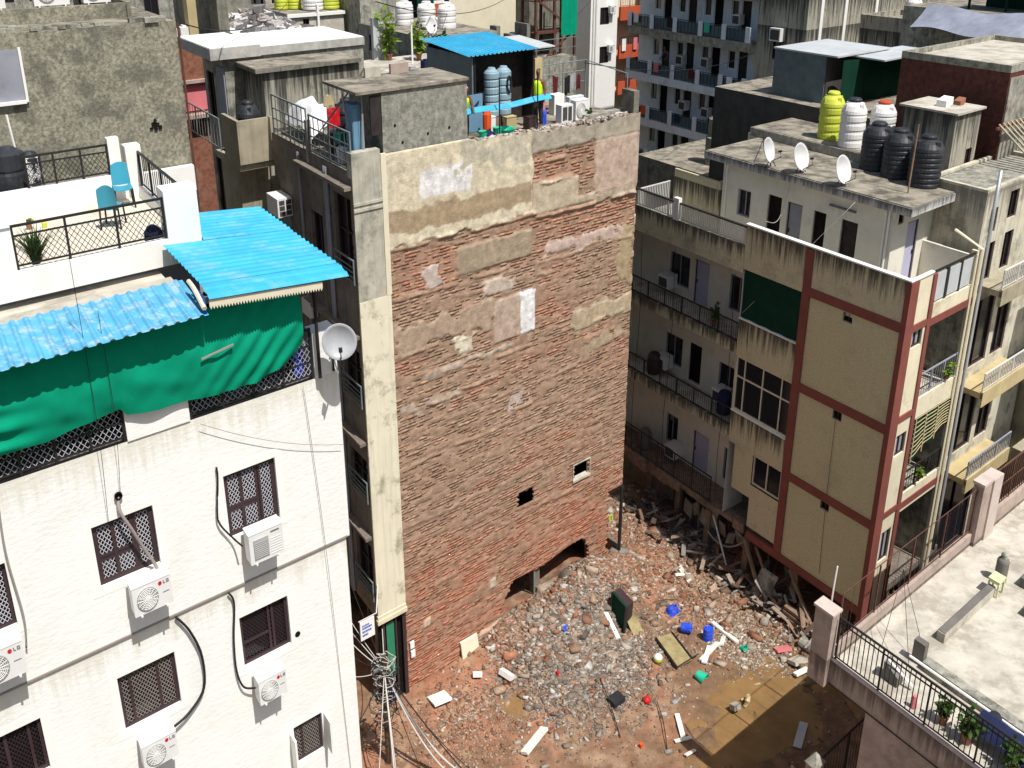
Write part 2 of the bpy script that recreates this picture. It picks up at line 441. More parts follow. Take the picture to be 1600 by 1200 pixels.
def window(parent, f, a0, a1, b0, b1, depth=.07, fr=.045, mull=(), trans=(), pane='glass', frame='frame', grille=None, name='window', surround=None):
    mb = MB(); d0, d1 = depth - .05, depth - .005
    rect(mb, f, a0 + .002, a0 + fr, b0 + .002, b1 - .002, d0, d1); rect(mb, f, a1 - fr, a1 - .002, b0 + .002, b1 - .002, d0, d1)
    rect(mb, f, a0 + fr, a1 - fr, b0 + .002, b0 + fr, d0, d1); rect(mb, f, a0 + fr, a1 - fr, b1 - fr, b1 - .002, d0, d1)
    W, H = a1 - a0, b1 - b0
    for x, y0, y1 in mull:
        rect(mb, f, a0 + x * W - fr * .4, a0 + x * W + fr * .4, b0 + max(fr, y0 * H), b0 + min(H - fr, y1 * H), d0 + .004, d1)
    for y, x0, x1 in trans:
        rect(mb, f, a0 + max(fr, x0 * W), a0 + min(W - fr, x1 * W), b0 + y * H - fr * .4, b0 + y * H + fr * .4, d0 + .008, d1)
    w = build(mb, name, M[frame], parent)
    mb = MB(); mb.add([f(a0, b0, depth), f(a1, b0, depth), f(a1, b1, depth), f(a0, b1, depth)], [(0, 1, 2, 3)])
    build(mb, 'pane', M[pane], w)
    if grille:
        mb = MB(); lattice(mb, f, a0 + fr, a1 - fr, b0 + fr, b1 - fr, depth - .03, .062, .085, .0075)
        build(mb, 'grille', M[grille], w)
    return w
def door(parent, f, a0, a1, b0, b1, depth=.1, leaf='lilac', frame='frame'):
    mb = MB()
    rect(mb, f, a0 + .002, a0 + .04, b0, b1 - .002, depth - .06, depth - .005); rect(mb, f, a1 - .04, a1 - .002, b0, b1 - .002, depth - .06, depth - .005)
    rect(mb, f, a0 + .04, a1 - .04, b1 - .04, b1 - .002, depth - .06, depth - .005)
    w = build(mb, 'door', M[frame], parent)
    mb = MB(); rect(mb, f, a0 + .04, a1 - .04, b0 + .01, b1 - .04, depth - .03, depth - .006)
    build(mb, 'door_leaf', M[leaf], w)
    mb = MB(); rect(mb, f, a1 - .1, a1 - .07, (b0 + b1) / 2 - .06, (b0 + b1) / 2 + .06, depth - .055, depth - .03)
    build(mb, 'handle', M['iron'], w)
    return w
def railing(parent, f, a0, a1, b0, b1, d=0, post=1.1, step=.13, m='iron', name='railing', mids=(), r=.012, lat=None, rail=.02):
    mb = MB()
    rect(mb, f, a0, a1, b1 - rail * 1.75, b1, d - rail, d + rail)
    rect(mb, f, a0, a1, b0 + .04, b0 + .065, d - .012, d + .012)
    for y in mids: rect(mb, f, a0, a1, y - .012, y + .012, d - .012, d + .012)
    n = max(1, round((a1 - a0) / post))
    for i in range(n + 1):
        x = a0 + .02 + (a1 - a0 - .04) * i / n
        rect(mb, f, x - .018, x + .018, b0, b1 - .035, d - .018, d + .018)
    o = build(mb, name, M[m], parent)
    if lat:
        mb = MB(); lattice(mb, f, a0, a1, b0 + .06, b1 - .14, d, .09, .11, .006)
        build(mb, 'lattice', M[lat], o)
    elif step:
        mb = MB(); k = max(2, round((a1 - a0) / step))
        for i in range(1, k):
            x = a0 + (a1 - a0) * i / k
            rect(mb, f, x - r * .5, x + r * .5, b0 + .065, b1 - .035, d - r * .5, d + r * .5)
        build(mb, 'baluster', M[m], o)
    return o
def block(name, label, cat, u0, u1, v0, v1, z0, z1, m, fw=(), lw=(), par=0, roofm='roof_dirty', group=None, par_m=None, pane='glass'):
    r = root(name, label, cat, G(u0, v0, z0), group)
    mb = MB()
    wall(mb, mU(v0), u0, u1, z0, z1, fw); wall(mb, mV(u0), v0, v1, z0, z1, lw)
    mb.add([G(u1, v0, z0), G(u1, v1, z0), G(u1, v1, z1), G(u1, v0, z1)], [(0, 1, 2, 3)])
    mb.add([G(u0, v1, z0), G(u0, v1, z1), G(u1, v1, z1), G(u1, v1, z0)], [(0, 1, 2, 3)])
    build(mb, 'wall', M[m], r)
    mb = MB(); mb.box(u0 + .01, u1 - .01, v0 + .01, v1 - .01, z1 - .12, z1 - .002); build(mb, 'roof', M[roofm], r)
    if par:
        mb = MB(); t = .13; e = .012
        mb.box(u0 - e, u1 + e, v0 - e, v0 + t, z1 - .05, z1 + par); mb.box(u0 - e, u1 + e, v1 - t, v1 + e, z1 - .05, z1 + par)
        mb.box(u0 - e, u0 + t, v0 + t, v1 - t, z1 - .05, z1 + par); mb.box(u1 - t, u1 + e, v0 + t, v1 - t, z1 - .05, z1 + par)
        build(mb, 'parapet', M[par_m or m], r)
    for h in fw: window(r, mU(v0), *h, depth=.1, pane=pane, mull=((.5, 0, 1),))
    for h in lw: window(r, mV(u0), *h, depth=.1, pane=pane, mull=((.5, 0, 1),))
    return r
# ------------------------------------------------------------------ ground
def sstep(a, b, x):
    t = np.clip((x - a) / (b - a), 0, 1); return t * t * (3 - 2 * t)
def gh(u, v):
    u = np.asarray(u, float); v = np.asarray(v, float)
    w = np.interp(u, [-1.5, 0, 1.4, 2.8, 3.6, 5.5, 7.0, 8.0, 9.0, 10.5, 12], [0, .02, .12, .42, .72, .78, 1.05, .85, .62, .3, 0])
    h = w * np.exp(-(np.minimum(v, 0) / 1.35) ** 2) * np.where(v > 0, np.exp(-np.clip(v, 0, 9) / 6), 1)
    h = h + .55 * np.exp(-((u - 5.2) / 1.9) ** 2 - ((v + 2.0) / 1.6) ** 2)
    h = h + .62 * np.exp(-((u - 6.7) / 1.5) ** 2 - ((v + 1.15) / .95) ** 2)
    h = h + .22 * np.exp(-((u - .9) / 1.2) ** 2 - ((v + .9) / 1.0) ** 2)
    amp = .035 + .12 * np.exp(-((u - 5) / 3.2) ** 2 - ((v + 1.5) / 2.3) ** 2) + .10 * np.exp(-((u - 11) / 1.2) ** 2)
    h = h + (fbm(u * 1.6 + 3, v * 1.6 + 5, 4) - .5) * 2 * amp + (fbm(u * 6, v * 6, 2) - .5) * .05
    pud = np.exp(-(((u - 8.5) * .8 + (v + 7.6) * .5) / 2.0) ** 2 - (((v + 7.6) * .9 - (u - 8.5) * .25) / 1.2) ** 2) + .8 * np.exp(-((u - 2.4) / .5) ** 2 - ((v + 2.3) / .6) ** 2)
    h = h + (.13 * (fbm(u * 1.7 + 60, v * 1.7 + 80, 4) - .5) + .015) * np.clip(4.5 * pud * (1 - pud), 0, 1)
    return h - .085 * np.clip(pud * 1.6, 0, 1)
def gz(u, v): return float(gh(u, v))
us = np.arange(-4.2, 16.0, .075); vs_ = np.arange(-15.0, 7.5, .075)
UU, VV = np.meshgrid(us, vs_)
HH = gh(UU, VV)
b2 = np.array(A_)[None, None, :]
PP = b2 + UU[..., None] * np.array(U_) + VV[..., None] * np.array(V_) + HH[..., None] * np.array([0, 0, 1.])
n1 = fbm(UU * .9, VV * .9, 4); n2 = fbm(UU * 3 + 40, VV * 3, 3)
earth = np.array([.20, .116, .07]); redd = np.array([.315, .15, .088]); pale = np.array([.36, .255, .17]); grey = np.array([.21, .165, .12])
wr = np.clip(sstep(.48, .68, n1) + 1.1 * np.exp(-((UU - 1.2) / 1.8) ** 2 - ((VV + .4) / 1.3) ** 2) + 1.2 * np.exp(-((UU - 7.9) / 1.6) ** 2 - ((VV + .3) / 1.2) ** 2), 0, 1)[..., None]
wg = np.clip(.9 * np.exp(-((UU - 5.0) / 1.5) ** 2 - ((VV + 2.6) / 1.6) ** 2), 0, 1)[..., None]
wp = (sstep(.5, .7, n2) * .5)[..., None]
CC = earth * (1 - wr) + redd * wr
CC = CC * (1 - wp) + pale * wp
CC = CC * (1 - wg) + grey * wg
wet = np.clip(np.exp(-(((UU - 8.4) * .8 + (VV + 7.5) * .5) / 2.9) ** 2 - (((VV + 7.5) * .9 - (UU - 8.4) * .25) / 1.9) ** 2) * 1.5 * (.5 + n2), 0, 1)[..., None]
CC = CC * (1 - wet) + np.array([.155, .095, .052]) * wet
ny, nx = UU.shape
idx = np.arange(ny * nx).reshape(ny, nx)
Q = np.stack([idx[:-1, :-1], idx[:-1, 1:], idx[1:, 1:], idx[1:, :-1]], -1).reshape(-1, 4)
build_np('cleared_ground', PP.reshape(-1, 3), Q, M['mud'], cols=CC.reshape(-1, 3), smooth=True, kind='structure')
mb = MB(); mb.add([(-700, -60, -.12), (700, -60, -.12), (700, 1500, -.12), (-700, 1500, -.12)], [(0, 1, 2, 3)])
build(mb, 'ground', M['street'], kind='structure')
mb = MB()
pts = [G(8.5 + 3.5 * math.cos(t) + .35 * math.sin(3 * t), -7.7 + 2.5 * math.sin(t) + .2 * math.cos(4 * t), -.032) for t in np.linspace(0, 2 * math.pi, 40, endpoint=False)]
mb.add(pts, [tuple(range(40))])
build(mb, 'puddle_water', M['puddle'], kind='structure')
mb = MB()
pts = [G(2.4 + .8 * math.cos(t), -2.3 + .8 * math.sin(t), .035) for t in np.linspace(0, 2 * math.pi, 30, endpoint=False)]
mb.add(pts, [tuple(range(30))])
build(mb, 'puddle_water', M['puddle'], kind='structure')

# ------------------------------------------------------------------ corrugated sheet
def corr(fn, na, nb, amp, per=6, nrm=(0, 0, 1), thick=None):
    """fn(s, t): surface; ribs run along t; na ribs"""
    n = Vector(nrm)
    prof = [0, 0, 1, 1, 0, 0][:per] if per == 6 else [0, 1, 0, -1]
    k = len(prof)
    def f(s, t):
        i = round(s * na * k)
        return Vector(fn(s, t)) + n * amp * prof[i % k]
    mb = MB(); mb.grid(f, na * k, nb, thick); return mb

# ------------------------------------------------------------------ brick party wall building
hole_poly = [(3.45, 1.02), (3.97, 1.86), (4.6, 1.84), (5.32, 1.80), (6.3, 1.98), (7.03, 2.02), (7.32, 1.55), (7.38, .9), (6.6, .55), (4.6, .5)]
def in_poly(x, y, poly):
    x = np.asarray(x); y = np.asarray(y); c = np.zeros(np.broadcast(x, y).shape, bool)
    for (x0, y0), (x1, y1) in zip(poly, poly[1:] + poly[:1]):
        if y0 == y1: continue
        t = ((y0 > y) != (y1 > y)) & (x < (x1 - x0) * (y - y0) / (y1 - y0) + x0); c ^= t
    return c
def in_holes(u, z):
    w = (fbm(u * 7, z * 7, 2) - .5) * .16
    a = (u > 6.5) & (u < 7.26) & (z > 4.18) & (z < 4.72)
    b = (u + w * .4 > 4.16) & (u < 4.84) & (z > 4.2) & (z + w * .5 < 4.66)
    c = in_poly(u + w * .6, z + w * .5, hole_poly)
    d = (u + w * .5 > 8.16) & (z < 3.16 + w * .3)
    return a | b | c | d
def topz(u): return np.interp(u, [0, 2.5, 2.7, 4.5, 5.2, 7, 8.85], [14.93, 14.93, 14.86, 14.82, 14.74, 14.72, 14.80]) + np.where(u > 2.6, (fbm(u * 4, u * 0 + 3, 3) - .5) * .14, 0)
ZONES = [  # u0, u1, z0, z1, colour, cover, ragged
    (-.2, 4.72, 12.72, 14.95, (.60, .53, .385), 1.0, .10), (-.2, 4.72, 13.02, 13.58, (.36, .275, .175), .9, .16), (.95, 2.55, 13.72, 14.42, (.70, .68, .66), 1.0, .10),
    (2.2, 4.6, 14.1, 14.8, (.47, .43, .33), .9, .3),
    (4.72, 8.9, 14.25, 14.85, (.36, .32, .25), .9, .14), (4.72, 6.42, 12.66, 13.46, (.46, .385, .275), 1.0, .06), (6.42, 7.05, 12.66, 12.86, (.4, .33, .24), .9, .06),
    (7.05, 8.9, 12.82, 14.25, (.45, .345, .27), 1.0, .04), (7.05, 8.9, 12.55, 12.82, (.38, .31, .23), 1.0, .1),
    (2.06, 4.66, 11.62, 12.32, (.335, .265, .185), 1.0, .04), (.95, 1.6, 11.5, 12.1, (.48, .40, .35), .8, .2),
    (3.30, 4.25, 9.5, 10.66, (.44, .34, .265), 1.0, .03), (4.25, 4.82, 9.5, 10.64, (.72, .71, .70), 1.0, .07),
    (2.9, 4.0, 10.85, 11.25, (.5, .41, .34), .8, .16), (.1, 3.3, 10.0, 10.75, (.37, .275, .20), .75, .3), (2.05, 2.5, 9.55, 9.95, (.62, .56, .44), 1.0, .18),
    (4.0, 4.75, 7.3, 7.75, (.45, .36, .32), .5, .35), (6.3, 8.85, 9.0, 9.6, (.42, .34, .23), .8, .25), (6.8, 8.3, 8.3, 8.7, (.4, .31, .21), .6, .3),
    (5.2, 8.2, 11.4, 11.75, (.48, .37, .31), .7, .25), (8.2, 8.9, 9.9, 11.6, (.36, .28, .17), .7, .25), (1.0, 4.0, 9.2, 9.35, (.42, .34, .27), .7, .15), (0, 2.0, 8.4, 8.6, (.4, .32, .25), .6, .2),
    (2.6, 5.0, .45, .75, (.5, .35, .26), .9, .1), (.55, .8, 1.9, 2.15, (.55, .45, .33), 1.0, .1), (3.05, 3.3, 2.0, 2.3, (.5, .42, .32), 1.0, .12)]
REDZ = [(.15, 1.95, 11.45, 12.5, 1.0), (4.72, 7.05, 13.35, 14.2, .85), (4.9, 8.85, 11.6, 12.55, .75), (3.6, 4.6, 12.3, 12.62, .8), (4.6, 6.4, 8.6, 8.95, 1.0), (2.4, 3.6, 8.3, 8.55, .8), (5.5, 6.6, 10.7, 11.0, .7), (4.2, 7.5, 5.2, 6.2, .45)]
LEDGES = [(0, 4.8, 12.66, .05), (4.8, 8.85, 12.56, .06), (4.72, 5.9, 13.98, .05), (4.72, 6.3, 13.44, .045), (0, 4.0, 11.42, .05), (3.5, 8.85, 11.30, .04), (4.9, 6.2, 10.95, .05), (0, 3.2, 9.95, .04), (2.2, 8.5, 9.08, .05), (1.8, 4.4, 8.55, .06), (0, 2.4, 8.42, .04), (3.3, 6.6, 7.9, .04), (0, 4.4, 7.0, .04), (3.5, 8.85, 6.55, .04), (0, 5.5, 5.2, .035), (.8, 4.4, 3.1, .05), (3.2, 8.8, 3.9, .035), (2.7, 4.9, .62, .05)]
def wall_fields(u, z):
    wu = (fbm(u * 2.6 + 11, z * 2.6, 4) - .5); wz = (fbm(u * 2.6, z * 2.6 + 31, 4) - .5)
    base = np.array([.315, .21, .145]); red = np.array([.405, .168, .102]); brown = np.array([.235, .148, .098])
    n = fbm(u * .55 + 4, z * .9 + 2, 4); n3 = fbm(u * .9 + 50, z * 2.8 + 8, 4)
    r = np.clip(sstep(.48, .7, n) * .55 + sstep(6.2, 2.4, z) * .85 * sstep(.15, .5, n3 + .15) + sstep(1.6, .3, z) * .35, 0, 1)
    for u0, u1, z0, z1, s in REDZ:
        e = .25
        m = sstep(u0 - e, u0 + .02, u + wu * .5) * sstep(u1 + e, u1 - .02, u + wu * .5) * sstep(z0 - .1, z0 + .02, z + wz * .3) * sstep(z1 + .1, z1 - .02, z + wz * .3)
        r = np.maximum(r, m * s * (.62 if z0 > 7 else 1))
    col = base * (1 - r[..., None]) + red * r[..., None]
    d = (sstep(.5, .68, fbm(u * .8 + 90, z * 1.5 + 70, 4)) * .55)[..., None]
    col = col * (1 - d) + brown * d
    cover = sstep(.46, .66, fbm(u * 1.6 + 7, z * 7.5 + 13, 5)) * .85
    pcol = np.broadcast_to(np.array([.335, .225, .155]), col.shape) * (1 - .45 * r[..., None]) + col * (.45 * r[..., None])
    pcol = pcol.copy()
    for u0, u1, z0, z1, c, s, rg in ZONES:
        a = u + wu * rg * 3; b = z + wz * rg * 2.4
        m = sstep(u0 - .015, u0 + .015, a) * sstep(u1 + .015, u1 - .015, a) * sstep(z0 - .02, z0 + .02, b) * sstep(z1 + .02, z1 - .02, b)
        cover = cover * (1 - m) + m * s
        q = m[..., None]
        pcol = pcol * (1 - q) + np.array(c) * q
    for u0, u1, z0, z1, s in REDZ[:3]:
        m = sstep(u0, u0 + .15, u + wu * .5) * sstep(u1, u1 - .15, u + wu * .5) * sstep(z0, z0 + .1, z + wz * .3) * sstep(z1, z1 - .1, z + wz * .3)
        cover = cover * (1 - m * .75 * (pcol.max(-1) < .45))
    return col, pcol, cover, r
brick_b = root('brick_building', 'tall narrow building whose bare brick party wall fills the middle of the view', 'building', G(4, 0, 0))
us = np.linspace(0, 8.86, 262); zs = np.linspace(-.1, 14.95, 430)
UU, VV = np.meshgrid(us, zs)
col, pcol, cover, redn = wall_fields(UU, VV)
zc_ = np.zeros_like(UU)
for q in ZONES: zc_ = np.maximum(zc_, sstep(q[0] - .02, q[0] + .02, UU) * sstep(q[1] + .02, q[1] - .02, UU) * sstep(q[2] - .02, q[2] + .02, VV) * sstep(q[3] + .02, q[3] - .02, VV))
off = -.0025 + .016 * sstep(.2, .9, cover) + .026 * sstep(.5, .9, cover) * zc_ + (fbm(UU * 9, VV * 16, 4) - .5) * .012
for a, b, z0, h in LEDGES:
    zz = z0 + (fbm(UU * 1.5, UU * 0 + z0, 3) - .5) * .16
    m = np.exp(-((VV - zz - .02) / .045) ** 2) * sstep(.36, .5, fbm(UU * 2.2 + z0 * 9, UU * 0 + z0, 3)) * sstep(a - .1, a + .1, UU) * sstep(b + .1, b - .1, UU)
    off = off + m * h * (1.1 if z0 > 12 else .7)
tz = topz(UU)
ZZ = np.minimum(VV, tz)
PP = np.array(A_) + UU[..., None] * np.array(U_) + ZZ[..., None] * np.array([0, 0, 1.]) + off[..., None] * np.array(N_)
ny, nx = UU.shape
idx = np.arange(ny * nx).reshape(ny, nx)
Q = np.stack([idx[:-1, :-1], idx[:-1, 1:], idx[1:, 1:], idx[1:, :-1]], -1).reshape(-1, 4)
cu = (UU[:-1, :-1] + UU[1:, 1:]) / 2; cz = (VV[:-1, :-1] + VV[1:, 1:]) / 2
keep = ~(in_holes(cu, cz) | (cz > topz(cu) + .02)).reshape(-1)
build_np('party_wall', PP.reshape(-1, 3), Q[keep], M['plaster'], brick_b, cols=pcol.reshape(-1, 3), smooth=False)
# every brick of the bare wall, far below ten pixels each: one stuff part
H, Lb = .079, .236
bu = []; bz = []
for k in range(int(14.9 / H)):
    o = (k % 2) * Lb / 2 + RNG.normal(0, .012)
    x = np.arange(-Lb + o, 8.9, Lb)
    bu.append(np.stack([x, x + Lb - .013], 1)); bz.append(np.full(len(x), k * H))
bu = np.concatenate(bu); bz = np.concatenate(bz)
bu = np.clip(bu, 0, 8.85)
cu = bu.mean(1); cz = bz + H / 2
ok = (bu[:, 1] - bu[:, 0] > .05) & ~in_holes(cu, cz) & (cz < topz(cu) - .05) & (RNG.random(len(cu)) > .025)
bu = bu[ok]; bz = bz[ok]; cu = cu[ok]; cz = cz[ok]
bc, _, bcov, _ = wall_fields(cu, cz)
vis = bcov < .93
bu = bu[vis]; bz = bz[vis]; bc = bc[vis]; n = len(bz)
of = RNG.normal(.0, .006, n)
jit = lambda: RNG.normal(0, .004, n)
V8 = []
for (a, zz, dd) in ((0, 0, 0), (1, 0, 0), (1, 1, 0), (0, 1, 0), (0, 0, 1), (1, 0, 1), (1, 1, 1), (0, 1, 1)):
    u = bu[:, a] + jit(); z = bz + zz * (H - .009) + jit(); d = np.where(dd, -.06, of + jit())
    V8.append(np.array(A_) + u[:, None] * np.array(U_) + z[:, None] * np.array([0, 0, 1.]) + d[:, None] * np.array(N_))
V8 = np.stack(V8, 1).reshape(-1, 3)
bi = (np.arange(n) * 8)[:, None, None] + np.array([(0, 1, 2, 3), (1, 0, 4, 5), (2, 1, 5, 6), (3, 2, 6, 7), (0, 3, 7, 4)])[None]
tint = (RNG.uniform(.84, 1.2, (n, 1)) * (1 + RNG.normal(0, .03, (n, 3))))
build_np('brick_courses', V8, bi.reshape(-1, 4), M['brickc'], brick_b, cols=np.repeat(np.clip(bc * tint, .02, .8), 8, 0), kind='stuff')
# rest of the shell
mb = MB()
wall(mb, mV(-.9), .02, 5.5, 2.9, 14.6, [(.14, 1.25, 3.5, 5.05), (.14, 1.25, 6.4, 7.5), (.14, 1.25, 9.0, 10.35), (.14, 1.25, 12.1, 14.0), (2.1, 3.0, 3.7, 4.9), (2.1, 3.0, 6.6, 7.6), (2.1, 3.0, 9.3, 10.3), (2.1, 2.9, 11.9, 13.2)], .16)
wall(mb, mV(-.35), .02, 5.5, 0, 2.9, [(1.6, 4.6, 0.1, 2.5)], .1)
mb.add([G(-.9, .02, 2.9), G(-.35, .02, 2.9), G(-.35, 5.5, 2.9), G(-.9, 5.5, 2.9)], [(0, 1, 2, 3)])
mb.add([G(8.85, 0.03, 3.16), G(8.85, 5.5, 3.16), G(8.85, 5.5, 14.6), G(8.85, 0.03, 14.6)], [(0, 1, 2, 3)])
mb.add([G(8.85, 2.9, 0), G(8.85, 5.5, 0), G(8.85, 5.5, 3.16), G(8.85, 2.9, 3.16)], [(0, 1, 2, 3)])
mb.box(8.72, 8.85, .03, 2.9, 0, 1.0)
mb.add([G(-.9, 5.5, 0), G(-.9, 5.5, 14.6), G(8.85, 5.5, 14.6), G(8.85, 5.5, 0)], [(0, 1, 2, 3)])
mb.add([G(8.1, .1, 0), G(8.1, 2.9, 0), G(8.1, 2.9, 3.16), G(8.1, .1, 3.16)], [(0, 1, 2, 3)])
mb.add([G(8.1, 2.9, 0), G(8.85, 2.9, 0), G(8.85, 2.9, 3.16), G(8.1, 2.9, 3.16)], [(0, 1, 2, 3)])
build(mb, 'side_wall', M['facade_brown'], brick_b)
mb = MB(); mb.box(-.88, 8.84, .1, 5.48, 14.35, 14.6); build(mb, 'roof_deck', M['roof_dirty'], brick_b)
mb = MB(); mb.box(0, 8.8, .3, 5.4, 2.9, 3.15); mb.box(.1, 8.0, 3.0, 3.1, 0, 2.9); mb.box(5.0, 5.22, .12, .4, 0, 2.85); mb.box(8.12, 8.84, .1, 2.9, 3.17, 3.3); build(mb, 'interior_slab', M['facade_brown'], brick_b)
mb = MB()
for i, x in enumerate((5.45, 5.75, 6.0, 6.3, 6.7)): mb.box(x, x + .2, 1.1 + .05 * (i % 2), 1.13 + .05 * (i % 2), .4, 2.3)
build(mb, 'interior_shutter', M['bench'], brick_b)
mb = MB(); mb.box(4.92, 4.98, .05, .12, .6, 1.85); build(mb, 'interior_post', M['iron_grey'], brick_b)
def ring(f, a0, a1, b0, b1, w, d0, d1, name, m, parent):
    mb = MB()
    rect(mb, f, a0 - w, a0, b0 - w, b1 + w, d0, d1); rect(mb, f, a1, a1 + w, b0 - w, b1 + w, d0, d1)
    rect(mb, f, a0, a1, b1, b1 + w, d0, d1); rect(mb, f, a0 - w * .6, a1 + w, b0 - w * 2.4, b0, d0 - .03, d1)
    return build(mb, name, M[m], parent)
ring(mU(0), 6.52, 7.24, 4.21, 4.70, .03, -.03, .16, 'window_frame', 'concrete_pale', brick_b)
mb = MB(); c8 = []
for (x0, y0), (x1, y1) in zip(hole_poly, hole_poly[1:] + hole_poly[:1]):
    mb.add([G(x0, -.01, y0), G(x1, -.01, y1), G(x1, .24, y1), G(x0, .24, y0)], [(0, 1, 2, 3)])
build(mb, 'broken_edge', M['brick_far'], brick_b)
# cream end strip with its grey concrete upper part
mb = MB(); mb.box(-.92, -.005, -.045, .02, 2.95, 11.66); build(mb, 'cream_pilaster', mat('cream_pilaster_paint', (.70, .65, .50), var=.06, bump=.12, dirt=.85, dcol=(.24, .23, .15), dscale=1.5, dthr=.54, streak=.3), brick_b)
mb = MB(); mb.box(-.92, -.13, -.03, .02, 11.665, 15.06); mb.box(-.93, -.12, -.06, -.03, 13.9, 13.96); mb.box(-.93, -.12, -.06, -.03, 13.76, 13.82); mb.box(-.92, -.13, .02, .24, 14.5, 15.06); build(mb, 'pilaster_concrete', mat('stained_pale_render', (.43, .41, .335), var=.22, scale=3, bump=.3, streak=.4, dirt=.75, dcol=(.17, .165, .135), dscale=1.6, dthr=.5), brick_b)
mb = MB(); mb.box(-.127, .02, -.05, .02, 11.665, 14.95); build(mb, 'pilaster_edge', M['cream_clean'], brick_b)
mb = MB(); mb.box(-.96, .02, -.09, .02, 2.82, 2.948); mb.box(-.94, 0, -.065, .02, 2.95, 3.06); build(mb, 'moulding', M['cream'], brick_b)
for z0, z1 in ((3.5, 5.05), (6.4, 7.5), (9.0, 10.35), (12.1, 14.0)):
    window(brick_b, mV(-.9), .14, 1.25, z0, z1, .15, mull=((.5, 0, 1),), trans=((.55, 0, 1),))
    railing(brick_b, mV(-.9), .1, 1.3, z0 - .05, z0 + .55, d=-.06, step=0, mids=(z0 + .12, z0 + .24, z0 + .36), m='iron_grey', name='balcony_rail')
for z0, z1 in ((3.7, 4.9), (6.6, 7.6), (9.3, 10.3), (11.9, 13.2)):
    window(brick_b, mV(-.9), 2.1, 3.0 if z0 < 11 else 2.9, z0, z1, .15, mull=((.5, 0, 1),))
mb = MB()
for z in (5.35, 8.0, 10.75, 14.25): rect(mb, mV(-.9), .05, 3.4, z, z + .08, -.22, 0)
build(mb, 'sunshade', M['facade_brown'], brick_b)
mb = MB()
for v in (1.5, 1.62, 3.4): mb.tube([G(-.96, v, 3), G(-.96, v, 14.5)], .035, 6)
build(mb, 'drain_pipe', M['shade_grey'], brick_b)
mb = MB(); mb.box(-.12, -.005, .0, .12, 0, 2.8); mb.box(-.78, -.7, .03, .12, 0, 2.8); mb.box(-.36, -.3, .03, .1, 0, 2.8); build(mb, 'shop_post', M['frame'], brick_b)
mb = MB(); mb.box(-.64, -.38, .06, .09, .9, 2.62); build(mb, 'green_glass_door', mat('green_glass', (.03, .2, .11), rough=.15, var=.2, bump=0), brick_b)
mb = MB(); mb.box(-.86, -.02, .12, .2, 0, 2.8); build(mb, 'shop_wall', M['dark'], brick_b)
mb = MB()
for i in range(2): mb.box(.06 + .02 * i, .2 + .02 * i, -.1, -.04, 1.55 - .3 * i, 1.75 - .3 * i)
build(mb, 'meter_box', M['white'], brick_b)
# stair head on the roof
hd = root('roof_room', 'mottled grey concrete stair head room on the left corner of the brick building roof', 'roof room', G(1, .1, 14.6))
mb = MB(); wall(mb, mU(.035), .0, 2.52, 14.62, 16.26); wall(mb, mV(0), .035, 1.9, 14.62, 16.26); mb.add([G(2.52, .035, 14.6), G(2.52, 1.9, 14.6), G(2.52, 1.9, 16.26), G(2.52, .035, 16.26)], [(0, 1, 2, 3)]); mb.add([G(0, 1.9, 14.6), G(2.52, 1.9, 14.6), G(2.52, 1.9, 16.26), G(0, 1.9, 16.26)], [(3, 2, 1, 0)])
build(mb, 'wall', mat('mottled_stair_wall', (.265, .26, .22), var=.4, scale=9, bump=.5, bscale=24, streak=.45, dirt=.8, dcol=(.13, .128, .11), dscale=3), hd)
mb = MB(); mb.box(-.7, 2.56, -.02, 1.95, 16.262, 16.325); build(mb, 'roof', M['roof_dirty'], hd)
mb = MB(); mb.box(-.3, -.02, .04, .08, 15.35, 16.2); build(mb, 'shutter', M['dark_wood'], hd)
mb = MB()
for u, z in ((.55, 15.1), (1.3, 15.2), (1.95, 15.25), (.35, 15.5)): mb.lathe(G(u, .025, z), [(.035, 0), (.03, .02)], 8, ax=Vector(U_), ay=Z_, az=Vector((0, 0, 0)) + V_)
build(mb, 'vent_hole', M['dark'], hd)
for (u, v, s, mm, lab) in ((.35, .7, .3, 'concrete', 'grey broken slab lying on the stair head roof'), (1.15, .8, .36, 'pinkc', 'pinkish marble slab standing on the stair head roof')):
    mb = MB(); mb.box(u, u + s * 1.5, v + .9, v + 1.0, 16.325, 16.55); o = build(mb, 'stone_slab', M['concrete_pale'] if mm == 'concrete' else M['pink_wall'], base=G(u, v, 16.36)); tag(o, lab, 'stone slab')
cup = root('metal_cupboard', 'narrow grey blue metal cupboard beside the stair head on the brick roof', 'cupboard', G(-.5, .5, 14.6))
mb = MB(); mb.box(-.66, -.36, .35, .75, 14.62, 16.0); build(mb, 'body', M['bluedoor'], cup)
mb = MB(); mb.box(-.645, -.515, .335, .35, 14.7, 15.95); mb.box(-.505, -.375, .335, .35, 14.7, 15.95); build(mb, 'door', M['bluedoor'], cup)
# roof railing above the left facade
rr = root('roof_railing', 'grey green iron railing along the left roof edge of the brick building', 'railing', G(-.9, 2.6, 14.6))
railing(rr, mV(-.86), .1, 2.7, 14.6, 15.5, step=.32, mids=(14.8, 15.0, 15.2), m='iron_grey', r=.02)
railing(rr, mV(-.86), 2.85, 5.4, 14.5, 15.6, step=.32, mids=(14.75, 15.0, 15.25), m='iron_grey', r=.02)
mb = MB(); mb.box(-.93, -.8, 2.7, 2.84, 14.3, 15.35); build(mb, 'post', M['concrete'], rr)
